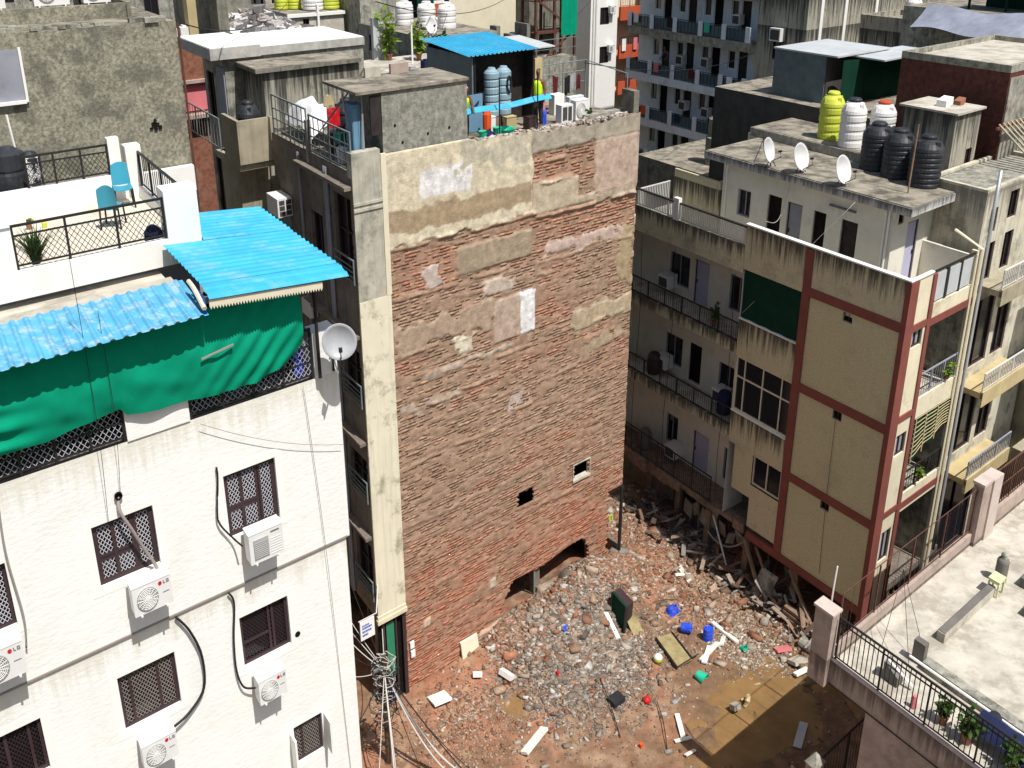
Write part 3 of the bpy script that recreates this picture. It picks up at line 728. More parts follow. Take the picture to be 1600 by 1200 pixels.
# ------------------------------------------------------------------ white building
M['smooth'] = mat('smooth_white_band', (.84, .825, .785), var=.03, bump=.05)
wb = root('white_building', 'white stuccoed apartment building with brown lattice windows at the left front', 'building', G(-7, -6, 0))
mb = MB()
hu = [(-8.40, -7.48, 11.07, 12.06), (-6.32, -5.41, 10.98, 12.08), (-10.5, -9.59, 11.05, 12.04)]
hl = [(-8.41, -7.48, 8.47, 9.46), (-6.33, -5.42, 8.51, 9.49), (-10.5, -9.57, 8.5, 9.43), (-5.55, -4.96, 5.95, 6.78), (-8.40, -7.48, 5.9, 6.85)]
fU, fL = mU(-6.025), mU(-6.0)
wall(mb, fU, -13, -4.10, 10.1, 13.16, hu, .13)
wall(mb, fL, -13, -4.17, 0, 10.1, hl, .13)
mb.add([G(-13, -6.025, 10.1), G(-4.1, -6.025, 10.1), G(-4.1, -6, 10.1), G(-13, -6, 10.1)], [(0, 1, 2, 3)])
mb.add([G(-4.10, -6.025, 10.1), G(-4.10, 3, 10.1), G(-4.10, 3, 13.16), G(-4.10, -6.025, 13.16)], [(0, 1, 2, 3)])
mb.add([G(-4.17, -6, 0), G(-4.17, 3, 0), G(-4.17, 3, 10.1), G(-4.17, -6, 10.1)], [(0, 1, 2, 3)])
mb.box(-7.69, -6.73, -6.05, -5.95, 13.161, 13.9); mb.box(-4.55, -4.12, -6.04, -5.7, 13.161, 13.92)
build(mb, 'wall', M['stucco'], wb)
mb = MB(); mb.box(-13, -4.12, -5.94, 2.9, 13.0, 13.158); build(mb, 'balcony_floor', M['bench'], wb)
mb = MB(); mb.box(-13, -4.16, -6.045, -6.026, 10.10, 10.13); build(mb, 'drip_ledge', M['hose'], wb)
for (f, hs, d0) in ((fU, hu, -.005), (fL, hl, -.005)):
    for h in hs:
        a0, a1, b0, b1 = h; w = .13
        mb = MB()
        rect(mb, f, a0 - w, a0 - .002, b0 - w, b1 + w, d0, -.001); rect(mb, f, a1 + .002, a1 + w, b0 - w, b1 + w, d0, -.001)
        rect(mb, f, a0 - .002, a1 + .002, b1 + .002, b1 + w, d0, -.001); rect(mb, f, a0 - .002, a1 + .002, b0 - w, b0 - .002, d0, -.001)
        build(mb, 'window_surround', M['smooth'], wb)
for h in hu[:2]: window(wb, fU, *h, depth=.12, fr=.075, mull=((.33, 0, 1), (.64, 0, 1), (.68, 0, 1)), trans=((.40, 0, .62), (.44, 0, .62)), grille='grille')
window(wb, fU, *hu[2], depth=.12, fr=.055, mull=((.5, 0, 1),), trans=((.36, 0, .5),), grille='grille')
window(wb, fL, *hl[0], depth=.12, fr=.055, mull=((.2, 0, 1), (.68, 0, 1)), grille='hose')
window(wb, fL, *hl[1], depth=.12, fr=.055, mull=((.6, 0, 1), (.68, 0, 1)), trans=((.42, 0, .58),), grille='frame')
window(wb, fL, *hl[2], depth=.12, fr=.055, mull=((.45, 0, 1), (.8, 0, 1)), trans=((.3, 0, .45),), grille='frame')
window(wb, fL, *hl[3], depth=.12, fr=.05, mull=((.3, 0, 1),), grille='hose')
window(wb, fL, *hl[4], depth=.12, fr=.05, mull=((.5, 0, 1),), grille='grille')
mb = MB(); mb.bar(G(-5.62, -6.14, 6.35), .02 * U_, .14 * V_, Vector((0, 0, .38))); mb.bar(G(-4.9, -6.16, 6.4), .02 * U_, .16 * V_, Vector((0, 0, .36))); build(mb, 'open_shutter', M['white'], wb)
mb = MB(); mb.lathe(G(-5.29, -6.012, 8.65), [(.055, 0), (.05, .012)], 12, ax=Vector(U_), ay=Z_, az=Vector(V_)); build(mb, 'vent_hole', M['dark'], wb)
# balcony rails with lattice
for a, b in ((-13, -7.7), (-6.72, -4.56)):
    railing(wb, mU(-5.99), a, b, 13.17, 14.0, post=.5, step=0, mids=(13.45, 13.72), lat='grille', name='balcony_railing')
# wall behind the balcony and the terrace parapet
mb = MB(); mb.box(-13, -5.74, -3.72, -3.6, 13.16, 14.84); mb.box(-5.84, -5.74, -3.6, 2.9, 13.16, 14.9); build(mb, 'upper_wall', M['shade_grey'], wb)
mb = MB(); mb.box(-13, -6.42, -5.25, -3.73, 14.62, 14.72); mb.box(-13, -6.42, -5.25, -4.6, 14.72, 14.86); build(mb, 'gutter_ledge', M['concrete_pale'], wb)
mb = MB(); mb.box(-13, -5.72, -3.58, .1, 14.86, 15.0); build(mb, 'terrace_floor', mat('terrace_floor_screed', (.62, .56, .46), var=.1, scale=1.5, bump=.1, dirt=.5, dcol=(.36, .27, .19), dscale=1.4), wb)
mb = MB()
mb.box(-13, -5.70, -4.0, -3.84, 14.84, 15.25); mb.box(-13, -8.56, -4.0, -3.84, 15.25, 15.9); mb.box(-8.72, -8.56, -4.03, -3.8, 15.9, 16.02)
mb.box(-6.24, -5.68, -4.01, -3.6, 14.84, 16.0)
mb.box(-5.82, -5.68, -3.6, .1, 14.84, 15.2)
mb.box(-13, -5.98, .0, .12, 14.84, 15.46)
mb.box(-6.28, -6.06, -.03, .17, 15.0, 16.12); mb.box(-5.98, -5.68, -.12, .2, 15.0, 15.95)
mb.box(-5.69, -3.9, 2.75, 2.95, 14.2, 14.75)
build(mb, 'terrace_parapet', M['white'], wb)
railing(wb, mU(-3.93), -8.56, -6.24, 15.26, 15.9, post=.8, step=0, mids=(15.74,), lat='iron', name='terrace_railing')
railing(wb, mV(-5.75), -3.6, -.1, 15.2, 15.85, post=.9, step=.16, name='terrace_railing')
railing(wb, mU(.05), -7.8, -6.28, 15.46, 16.02, post=.5, step=0, mids=(15.88,), lat='iron', name='terrace_railing')
# lean-to roof of blue sheet over the balcony
lr = root('blue_lean_to_roof', 'pale streaked blue corrugated lean to roof above the green cloth', 'sheet roof', G(-8, -6, 15))
build(corr(lambda s, t: G(-12.4 + 6.02 * s, -6.62 + 1.4 * t + .03 * s, 14.87 + .10 * t), 33, 3, .028), 'sheet', M['blue_sheet_pale'], lr)
mb = MB(); mb.box(-12.4, -6.5, -5.3, -5.24, 14.865, 14.94); mb.tube([G(-12.4, -6.4, 14.83), G(-6.5, -6.4, 14.83)], .025, 5); build(mb, 'batten', M['concrete'], lr)
# corner roof of blue sheet
cr = root('blue_corner_roof', 'bright blue corrugated corner roof with a white scalloped edge', 'sheet roof', G(-5, -5, 15))
def crf(u0):
    return lambda s, t: G(-4.02 + (u0 + 4.02) * t, -6.18 + (u0 * 0 + 4.0) * s, 14.93 + .21 * t * (u0 + 4.02) / -2.36 - .05 * (1 - s))
build(corr(lambda s, t: G(-6.36 + 2.3 * t + 0, -6.2 + 2.15 * s, 15.19 - .2 * t), 11, 3, .026), 'sheet', M['blue_roof'], cr)
build(corr(lambda s, t: G(-5.66 + 1.62 * t, -4.05 + 1.75 * s, 15.135 - .145 * t), 9, 3, .026), 'sheet', M['blue_roof'], cr)
build(corr(lambda s, t: G(-6.36 + 2.32 * t, -6.63 + .43 * s, 15.10 - .2 * t + .085 * s ** .7), 2, 3, .02), 'front_sheet', M['blue_roof'], cr)
mb = MB(); k = 40
for i in range(k):
    a = -6.36 + 1.85 * i / k; b = -6.36 + 1.85 * (i + 1) / k; z = 15.08 - .17 * i / k
    mb.prism([G(a, -6.6, z), G(b, -6.6, z), G(b, -6.6, z - .09), G((a + b) / 2, -6.6, z - .14), G(a, -6.6, z - .09)], .012 * V_)
build(mb, 'scalloped_valance', M['cream_clean'], cr)
build(corr(lambda s, t: G(-6.4 + .02 * s, -6.58 + .75 * s, 15.12 - .30 * t + .0 * s), 5, 2, .02, nrm=-U_), 'end_sheet', M['blue_dark'], cr)
mb = MB()
n = 8
mb.tube([G(-6.44, -6.6 + .75 * i / n, 14.98 + .17 * math.sin(math.pi / 2 * i / n)) for i in range(n + 1)], .035, 6)
build(mb, 'end_trim', M['cream_clean'], cr)
mb = MB(); mb.tube([G(-4.5, -6.15, 13.2), G(-4.5, -6.15, 14.9)], .03, 6); mb.tube([G(-6.3, -6.1, 15.0), G(-4.2, -6.1, 14.84)], .03, 6); mb.tube([G(-4.3, -6.2, 14.83), G(-4.3, -2.4, 14.9)], .03, 6); mb.tube([G(-4.4, -2.6, 13.16), G(-4.4, -2.6, 14.9)], .03, 6)
build(mb, 'post', M['iron'], cr)
# green shade cloth
cb = [(-13, 13.5), (-9.9, 13.52), (-9.36, 13.6), (-9.05, 13.62), (-8.78, 13.59), (-8.3, 13.66), (-7.74, 13.72), (-7.66, 13.6), (-7.14, 13.54), (-6.64, 13.52), (-6.1, 13.46), (-5.58, 13.48), (-5.1, 13.62), (-4.78, 13.86)]
cbx = [c[0] for c in cb]; cbz = [c[1] for c in cb]
NS, NT = 240, 26
def cloth(s, t):
    u = -12.8 + 8.02 * s
    zb = float(np.interp(u, cbx, cbz)); zt = 14.86 if u < -6.4 else 14.86 - .0 * (u + 6.4) - .05
    if u > -5.2: zt -= .1 * (u + 5.2)
    z = zb + (zt - zb) * t
    drape = .02 * math.sin(u * 7 + 2.5 * z) * (1 - t) + .05 * (float(vnoise(u * 3.2 + z * 1.6, z * 4.0 - u * 1.2)) - .5) * (1.25 - t)
    drape += .055 * math.sin((z - 13.5) * 22 + 5.0 * float(vnoise(u * .9, 3.3))) * math.exp(-((u + 9.5) / .5) ** 2) * (1 - t)
    drape += .03 * math.sin((u - .9 * z) * 19) * math.exp(-((u + 5.5) / .8) ** 2) * (1 - .6 * t)
    return G(u, -6.12 - .04 - drape - .10 * math.sin(math.pi * t), z)
mb = MB(); mb.grid(cloth, NS, NT)
gc = build(mb, 'green_shade_cloth', M['green_net'], base=G(-8, -6.1, 14), smooth=True, label='green shade cloth hanging over the white building balcony', cat='shade cloth')
mb = MB(); mb.grid(lambda s, t: G(-13 + 8.3 * s, -5.6 + .03 * math.sin(s * 60), 13.17 + 1.5 * t), 60, 2)
build(mb, 'green_backing_cloth', M['green_dark'], base=G(-8, -5.6, 13.2), label='dark green curtain behind the balcony lattice of the white building', cat='curtain')

# air conditioners on the white wall
def ac_unit(label, u, v, z, kind='fan', w=.60, h=.47, group='split air conditioner units on the white wall', logo=True):
    r = root('air_conditioner', label, 'air conditioner', G(u, v, z), group)
    mb = MB(); d0, d1 = v - .36, v - .08
    mb.box(u, u + w, d0, d1, z, z + h); mb.box(u - .006, u + w + .006, d0 - .006, d1 + .006, z + h, z + h + .015)
    build(mb, 'body', M['ac'], r)
    mb = MB()
    if kind == 'fan':
        c = G(u + w * .37, d0, z + h * .5); R = h * .40
        mb.lathe(c, [(R, 0), (R, .022), (R * .96, .024), (R * .95, .004), (R * .3, .004)], 28, ax=Vector(U_) * .88, ay=Z_, az=-Vector(V_))
        f = build(mb, 'fan_grille', M['ac_grey'], r)
        mb = MB()
        for q in (.32, .46, .6, .74, .88):
            mb.tube([c + R * q * (math.cos(t) * .88 * U_ + math.sin(t) * Z_) - .02 * V_ for t in np.linspace(0, 2 * math.pi, 25)], .006, 4)
        for t in np.linspace(0, 2 * math.pi, 16, endpoint=False):
            mb.tube([c + R * .2 * (math.cos(t) * .88 * U_ + math.sin(t) * Z_) - .022 * V_, c + R * (math.cos(t) * .88 * U_ + math.sin(t) * Z_) - .02 * V_], .005, 4)
        mb.lathe(c, [(R * .22, .015), (R * .2, .03)], 14, ax=Vector(U_) * .88, ay=Z_, az=-Vector(V_))
        build(mb, 'guard_wire', M['ac'], f)
    else:
        mb.box(u + .07, u + w * .56, d0 - .012, d0 - .001, z + .07, z + h - .1)
        for i in range(9): mb.box(u + .075, u + w * .55, d0 - .02, d0 - .013, z + .09 + i * .033, z + .1 + i * .033)
        build(mb, 'coil_grille', M['ac_grey'], r)
        mb = MB()
        for i in range(7): mb.box(u + w * .62, u + w * .95, d0 - .006, d0 - .001, z + .06 + i * .045, z + .075 + i * .045)
        build(mb, 'louvre', M['ac'], r)
        mb = MB(); mb.box(u + w * .64, u + w * .9, d0 - .006, d0 - .001, z + h - .075, z + h - .05); build(mb, 'badge', M['mark'], r)
    if logo and kind == 'fan':
        mb = MB(); c = G(u + w * .72, d0 - .001, z + h * .84); mb.lathe(c, [(.034, 0), (.032, .005)], 14, ax=Vector(U_) * .88, ay=Z_, az=-Vector(V_))
        build(mb, 'round_logo', M['red'], r)
        mb = MB(); f = mU(d0 - .006)
        x, y, q = u + w * .8, z + h * .79, .055
        for a0, a1, b0, b1 in ((0, .012, 0, q), (.012, .035, 0, .012), (.048, .060, 0, q), (.060, .09, 0, .012), (.060, .09, q - .012, q), (.078, .09, .012, .03), (.07, .078, .022, .03)):
            rect(mb, f, x + a0, x + a1, y + b0, y + b1, 0, .005)
        build(mb, 'lettering', M['mark'], r)
        mb = MB(); rect(mb, f, u + w * .76, u + w * .93, z + h * .48, z + h * .50, 0, .005); build(mb, 'badge', M['mark'], r)
    mb = MB()
    for a in (u + .1, u + w - .1):
        mb.box(a - .015, a + .015, v - .38, v - .002, z - .03, z - .002); mb.box(a - .015, a + .015, v - .02, v - .002, z - .22, z - .03)
        mb.tube([G(a, v - .36, z - .02), G(a, v - .02, z - .2)], .01, 4)
    build(mb, 'bracket', M['ac'], r)
    return r
ac_unit('air conditioner with a square grille under an upper row window of the white wall', -6.12, -6.06, 10.62, 'grille', .6, .52)
ac_unit('air conditioner with round fan under the upper row lattice window crossed by a grey hose', -8.04, -6.06, 10.62, 'fan', .6, .47)
ac_unit('air conditioner with round fan below the lower row window nearest the street corner', -6.22, -6.0, 7.92, 'fan', .52, .46)
ac_unit('lowest fully seen air conditioner, fan facing out under the window with the looping black cable', -8.27, -6.0, 7.86, 'fan', .56, .46)
ac_unit('air conditioner cut off by the left border of the photo below a lattice window', -10.2, -6.06, 10.55, 'fan', .6, .5)
def cable(name, label, pts, r, m, cat='cable', n=6, sub=6, group=None):
    pts = [Vector(p) for p in pts]; out = []
    for i in range(len(pts) - 1):
        p0 = pts[max(i - 1, 0)]; p1 = pts[i]; p2 = pts[i + 1]; p3 = pts[min(i + 2, len(pts) - 1)]
        for k in range(sub):
            t = k / sub
            out.append(.5 * ((2 * p1) + (p2 - p0) * t + (2 * p0 - 5 * p1 + 4 * p2 - p3) * t * t + (3 * p1 - p0 - 3 * p2 + p3) * t ** 3))
    out.append(pts[-1])
    mb = MB(); mb.tube(out, r, n)
    return build(mb, name, M[m], base=pts[0], smooth=True, label=label, cat=cat, group=group)
def sagw(a, b, sag, k=10):
    a, b = Vector(a), Vector(b)
    return [a.lerp(b, i / k) - Vector((0, 0, sag * 4 * (i / k) * (1 - i / k))) for i in range(k + 1)]
cable('hose', 'grey hose from a dark round hole falling over a lattice window to an air conditioner', [G(-7.95, -6.03, 12.40), G(-7.97, -6.12, 12.2), G(-7.86, -6.15, 11.9), G(-7.72, -6.13, 11.5), G(-7.60, -6.14, 11.2), G(-7.55, -6.2, 11.0)], .026, 'hose', 'hose')
mb = MB(); mb.lathe(G(-7.95, -6.06, 12.42), [(.06, 0), (.06, .03), (.045, .03), (.04, -.02)], 14, ax=Vector(U_), ay=Z_, az=-Vector(V_)); build(mb, 'wall_sleeve', M['dark'], wb)
cable('cable', 'black cable beside the upper row window nearest the corner of the white wall', [G(-6.42, -6.07, 12.3), G(-6.43, -6.10, 12.1), G(-6.5, -6.10, 11.6), G(-6.48, -6.1, 11.35), G(-6.28, -6.14, 11.02), G(-6.2, -6.3, 10.95)], .016, 'cable')
cable('cable', 'black cable dropping from the ledge to the air conditioner nearest the street corner', [G(-6.47, -6.06, 10.08), G(-6.40, -6.06, 9.85), G(-6.48, -6.06, 9.2), G(-6.5, -6.06, 8.6), G(-6.42, -6.1, 8.25), G(-6.23, -6.16, 8.16)], .018, 'cable')
cable('cable', 'black cable looping from the ledge around a lower window to the lowest air conditioner', [G(-7.38, -6.06, 10.08), G(-7.2, -6.08, 9.75), G(-7.06, -6.08, 9.2), G(-7.10, -6.08, 8.6), G(-7.4, -6.1, 8.3), G(-7.7, -6.14, 8.22)], .022, 'cable')
cable('cable', 'pale cable hanging beside the lattice window at the left border of the photo', [G(-9.5, -6.08, 13.1), G(-9.55, -6.08, 12.2), G(-9.5, -6.1, 11.2), G(-9.55, -6.1, 10.7)], .014, 'hose')
cable('wire', 'thin vertical wire running down the white wall near its right edge', [G(-4.79, -6.065, 13.12), G(-4.62, -6.07, 10.2), G(-4.5, -6.03, 7), G(-4.4, -6.03, 4)], .005, 'hose', 'wire')
for i, (a, b, lab) in enumerate((((-8.1, 13.7), (-8.15, 12.1), 'thin dark wire hanging from the green cloth left of the grey hose'), ((-7.85, 13.7), (-7.92, 12.45), 'thin dark wire hanging from the green cloth to the wall sleeve'))):
    cable('wire', lab, [G(a[0], -6.28, 16.0 if i == 0 else 15.2), G(a[0], -6.28, a[1]), G(b[0], -6.09, b[1])], .004, 'cable', 'wire')
cable('wire', 'thin wire sagging across the top of the white wall to the street corner', sagw(G(-6.6, -6.12, 13.1), G(-4.15, -6.12, 11.9), .12), .005, 'hose', 'wire')
mb = MB(); mb.bar(G(-6.25, -6.33, 14.2), .26 * U_ + Vector((0, 0, .04)), .012 * V_, Vector((0, 0, .012))); build(mb, 'stick', M['hose'], base=G(-6.25, -6.33, 14.2), label='pale stick poking out of the green cloth under the blue corner roof', cat='stick')

# dish antennas
def dish(label, c, ax, R, m, base, sx=.85, group=None, deep=.16):
    r = root('satellite_dish', label, 'satellite dish', base, group)
    ax = Vector(ax).normalized(); x = ax.cross(Z_).normalized(); y = x.cross(ax)
    x = x * sx
    mb = MB(); n = 6
    prof = [(R * i / n, deep * R * 2 * ((i / n) ** 2) - deep * R * 1.2) for i in range(1, n + 1)] + [(R * 1.02, deep * R * .8 - .005), (R * .98, deep * R * .8 - .03), (R * .4, -deep * R * 1.2 - .02)]
    mb.lathe(c, prof, 30, ax=x, ay=y, az=ax)
    build(mb, 'reflector', M[m], r, smooth=True)
    c = Vector(c)
    mb = MB(); tip = c + ax * R * 1.0 - y * R * .25
    mb.tube([c - y * R * .95, tip - y * R * .45, tip], .014, 5); mb.bar(tip, .03 * x, .03 * y, .05 * ax)
    build(mb, 'feed_arm', M['iron'], r)
    mb = MB(); mb.tube([c - ax * R * .3, Vector(base) + Vector((0, 0, (c.z - base[2]) * .45)), base], .022, 6); mb.tube([Vector(base) + Vector((.16, 0, 0)), Vector(base) + Vector((0, 0, (c.z - base[2]) * .5))], .014, 5); mb.tube([Vector(base) - Vector((.16, .05, 0)), Vector(base) + Vector((0, 0, (c.z - base[2]) * .5))], .014, 5)
    build(mb, 'stand', M['iron'], r)
    return r
dish('large grey dish antenna on the corner pillar of the white building balcony', G(-4.24, -6.5, 13.86), (.2, -1, .16), .285, 'dish_grey', G(-4.2, -6.06, 13.2), .92)
# terrace furniture
def chair(label, u, v, z, ang, group='teal plastic chairs on the white terrace'):
    r = root('plastic_chair', label, 'chair', G(u, v, z), group)
    ca, sa = math.cos(ang), math.sin(ang)
    def L(x, y, h): return G(u, v, z) + Vector(((ca * x - sa * y) * .8, sa * x + ca * y, h))
    mb = MB(); mb.grid(lambda s, t: L(-.19 + .38 * s, -.2 + .38 * t, .37 - .03 * math.sin(math.pi * s)), 6, 4, (0, 0, -.02)); build(mb, 'seat', M['chair'], r, smooth=False)
    mb = MB(); mb.grid(lambda s, t: L((-.19 + .38 * s) * (1 - .12 * t * t), .18 + .07 * t - .05 * math.cos(math.pi * (s - .5)) + .05, .36 + .40 * t - .06 * t * (2 * s - 1) ** 2), 8, 6, (0, .02, 0)); build(mb, 'backrest', M['chair'], r)
    for x, y in ((-.18, -.18), (.18, -.18), (-.18, .2), (.18, .2)):
        mb = MB(); mb.tube([L(x, y, .36), L(x * 1.1, y * 1.1, 0)], .016, 5); build(mb, 'leg', M['iron'], r)
    return r
chair('teal plastic chair nearest the lattice railing of the white terrace, its back to the viewer', -6.68, -1.75, 15.0, math.pi * 1.05)
chair('teal plastic chair beside the white corner pier at the rear of the terrace', -6.22, -.6, 15.0, .5)
mb = MB(); mb.grid(lambda s, t: G(-6.55 + .3 * s, -3.66 + .04 * math.sin(s * 3), 15.0 + .42 * t * (1 - .25 * (2 * s - 1) ** 2)), 10, 6, .05 * V_)
build(mb, 'round_cover', M['navy'], base=G(-6.4, -3.6, 15), label='dark navy round topped cover leaning behind the terrace lattice', cat='cover')
def leaves(mb, c, r, h, n, size, up=.6, seed=0):
    rg = random.Random(seed); c = Vector(c)
    if up > 2:                                            # tall blades from the root
        for i in range(n):
            a = rg.random() * 6.28; L = h * rg.uniform(.7, 2.0); le = rg.uniform(.1, .75); w = size * .05
            o = Vector((math.cos(a), math.sin(a), 0)); s = Vector((-o.y, o.x, 0)) * w
            p = [c + o * r * .25 * rg.random() + o * le * L * t * t + Vector((0, 0, L * (t - .35 * le * t * t))) for t in (0, .35, .7, 1)]
            for k in range(3):
                f = 1 - k / 3.2; g = 1 - (k + 1) / 3.2
                mb.add([p[k] - s * f, p[k] + s * f, p[k + 1] + s * g, p[k + 1] - s * g], [(0, 1, 2, 3)])
        return
    stems = []
    for k in range(max(4, n // 14)):
        a = rg.random() * 6.28; le = rg.uniform(.15, 1.0) * r; hh = h * rg.uniform(.45, 1.1)
        stems.append((Vector((math.cos(a) * le * .85, math.sin(a) * le, 0)), hh))
    for i in range(n):
        o, hh = rg.choice(stems); t = rg.uniform(.15, 1.0)
        p = c + o * t ** 1.4 + Vector((rg.gauss(0, r * .12), rg.gauss(0, r * .12), hh * t))
        d = Vector((rg.gauss(0, 1) + 2 * o.x / max(r, .01) * .4, rg.gauss(0, 1) + 2 * o.y / max(r, .01) * .4, rg.gauss(up * .6, .6))).normalized()
        s = d.cross(Vector((rg.uniform(-1, 1), rg.uniform(-1, 1), rg.uniform(-1, 1))))
        if s.length < .05: continue
        s.normalize(); L = size * rg.uniform(.5, 1.2); w = L * rg.uniform(.18, .34)
        m_ = p + d * L * .5 - Vector((0, 0, L * .06))
        mb.add([p, m_ + s * w, p + d * L - Vector((0, 0, L * .22)), m_ - s * w], [(0, 1, 2, 3)])
def plant(label, c, r, h, n, size, pot=.12, m='leaf', name='potted_plant', cat='plant', seed=1, up=.6, group=None):
    ro = root(name, label, cat, c, group); c = Vector(c)
    if pot:
        mb = MB(); mb.lathe(c, [(pot * .7, 0), (pot, pot * 1.5), (pot * 1.08, pot * 1.5), (pot * 1.05, pot * 1.7), (pot * .8, pot * 1.65)], 12); build(mb, 'pot', M['pot'], ro)
    z = pot * 1.6
    mb = MB(); rg = random.Random(seed)
    for i in range(5): mb.tube([c + Vector((0, 0, z * .9)), c + Vector((rg.uniform(-r, r) * .3, rg.uniform(-r, r) * .3, z + h * .5)), c + Vector((rg.uniform(-r, r) * .6, rg.uniform(-r, r) * .6, z + h * .9))], .008, 4)
    build(mb, 'stem', M['bark'], ro)
    mb = MB(); leaves(mb, c + Vector((0, 0, z)), r, h, n, size, up, seed); build(mb, 'foliage', M[m], ro)
    return ro
plant('leafy plant with long upright leaves behind the lattice at the left end of the terrace', G(-8.25, -3.62, 15.0), .2, .36, 120, .55, .09, 'leaf', seed=3, up=2.4)
plant('small green potted plant by the rear wall of the white terrace', G(-8.0, -.9, 15.0), .07, .1, 40, .08, .05, 'leaf_yellow', seed=4)
mb = MB(); mb.lathe(G(-7.75, -1.0, 15.0), [(.045, 0), (.045, .09), (.02, .11)], 10); build(mb, 'yellow_cup', M['tank_yellow'], base=G(-7.75, -1, 15), label='small yellow cup on the floor of the white terrace', cat='cup')
mb = MB(); mb.lathe(G(-4.75, -5.75, 13.17), [(.1, 0), (.12, .3), (.10, .34), (.14, .36), (.13, .5), (.03, .52)], 12); build(mb, 'blue_jar', M['blue'], base=G(-4.75, -5.75, 13.17), label='blue lidded jar behind the lattice beside the corner pillar', cat='jar')
mb = MB(); mb.lathe(G(-7.6, .75, 15.0), [(.2, 0), (.2, .5), (.17, .55), (.2, .6), (.2, .85), (.1, .95)], 16); mb.lathe(G(-8.0, .6, 15.0), [(.32, 0), (.32, .65), (.3, .7), (.32, .74), (.32, 1.0), (.12, 1.12)], 18)
build(mb, 'ribbed_tank', M['tank_black'], base=G(-7.9, .6, 15), label='black water tank at the left border behind the terrace railing', cat='water tank')
ac_unit('white air conditioner turned sideways against the mottled grey wall behind the terrace', -7.75, .95, 15.35, 'fan', .26, .5, None, False)
mb = MB(); mb.tube([G(-7.78, .9, 15.5), G(-7.86, .9, 16.6)], .02, 6); build(mb, 'pipe', M['white'], base=G(-7.78, .9, 15.5), label='thin white pipe standing before the mottled grey wall', cat='pipe')

# ------------------------------------------------------------------ right building (party face u = 12.22, street face v = -8.08)
rb = root('cream_building', 'pebble dashed cream building with brick red bands and a flat roofed top storey', 'building', G(14.5, -4, 0))
mb = MB()
wall(mb, mV(12.22), -8.08, -4.5, 1.7, 10.06, [(-6.36, -6.02, 9.76, 10.02), (-6.44, -6.10, 6.9, 7.17), (-6.42, -6.08, 4.02, 4.27)], .2)
build(mb, 'panel_wall', M['pebble'], rb)
mb = MB()
mb.box(12.2, 12.3, -1.97, 3.5, 9.96, 10.79)
mb.box(12.19, 12.34, -1.97, 3.6, 7.40, 7.76); mb.box(12.19, 12.34, -1.97, 3.6, 4.58, 4.91)
build(mb, 'slab_band', M['slab_stain'], rb)
mb = MB()
mb.box(12.20, 12.32, -8.09, -1.98, 10.10, 11.43)
wall(mb, mV(12.22), -4.5, -1.98, 7.32, 8.54); wall(mb, mV(12.22), -4.5, -1.98, 4.42, 5.5)
wall(mb, mV(12.22), -4.5, -3.16, 1.9, 3.38); wall(mb, mV(12.22), -3.16, -2.3, 2.9, 4.42)
build(mb, 'stained_parapet', M['pebble_stain'], rb)
mb = MB(); mb.box(12.17, 12.35, -8.12, -1.96, 11.431, 11.47); mb.box(12.18, 12.34, -4.44, -1.98, 8.541, 8.57); mb.box(12.18, 12.34, -4.44, -1.98, 5.50, 5.53); mb.box(12.36, 13.4, -8.12, -8.0, 11.431, 11.47); build(mb, 'coping', M['roof_white'], rb)
mb = MB()
mb.box(12.17, 12.24, -4.76, -4.46, 1.75, 11.38)
mb.box(12.165, 12.6, -8.135, -7.96, 1.0, 11.40)
for z0, z1 in ((10.06, 10.32), (7.2, 7.46), (4.3, 4.56)): mb.box(12.175, 12.24, -7.96, -4.76, z0, z1)
mb.box(12.16, 12.30, -8.0, -3.2, 1.5, 1.74)
mb.box(13.4, 13.6, -8.125, -8.06, 1.0, 11.36)
for z in (10.0, 7.42, 4.5): mb.box(12.6, 13.4, -8.12, -8.06, z, z + .18)
for z in (9.92, 4.42): mb.box(13.6, 16.05, -8.12, -8.0, z, z + .2)
build(mb, 'red_band', M['red_trim'], rb)
for a0, b0, b1 in ((-6.36, 9.76, 10.02), (-6.44, 6.9, 7.17), (-6.42, 4.02, 4.27)):
    window(rb, mV(12.22), a0 + .005, a0 + .335, b0, b1, depth=.12, fr=.02, name='vent_opening', mull=((.5, 0, 1),))
# bay windows
w = window(rb, mV(12.22), -4.45, -2.0, 5.53, 7.32, depth=.10, fr=.05, mull=((.18, 0, 1), (.51, 0, 1), (.84, 0, 1)), trans=((.63, 0, 1),), frame='cream_clean')
window(rb, mV(12.22), -4.42, -3.16, 3.4, 4.41, depth=.10, fr=.05, mull=((.5, 0, 1),), frame='cream')
mb = MB(); mb.grid(lambda s, t: G(12.27 + .015 * math.sin(s * 25 + t * 3), -4.46 + 2.46 * s, 8.575 + 1.52 * t), 30, 4); build(mb, 'green_screen', M['green_dark'], rb)
mb = MB(); mb.add([G(12.5, -4.5, 7.3), G(12.5, -2, 7.3), G(12.5, -2, 10.1), G(12.5, -4.5, 10.1)], [(0, 1, 2, 3)]); build(mb, 'inner_wall', M['dark'], rb)
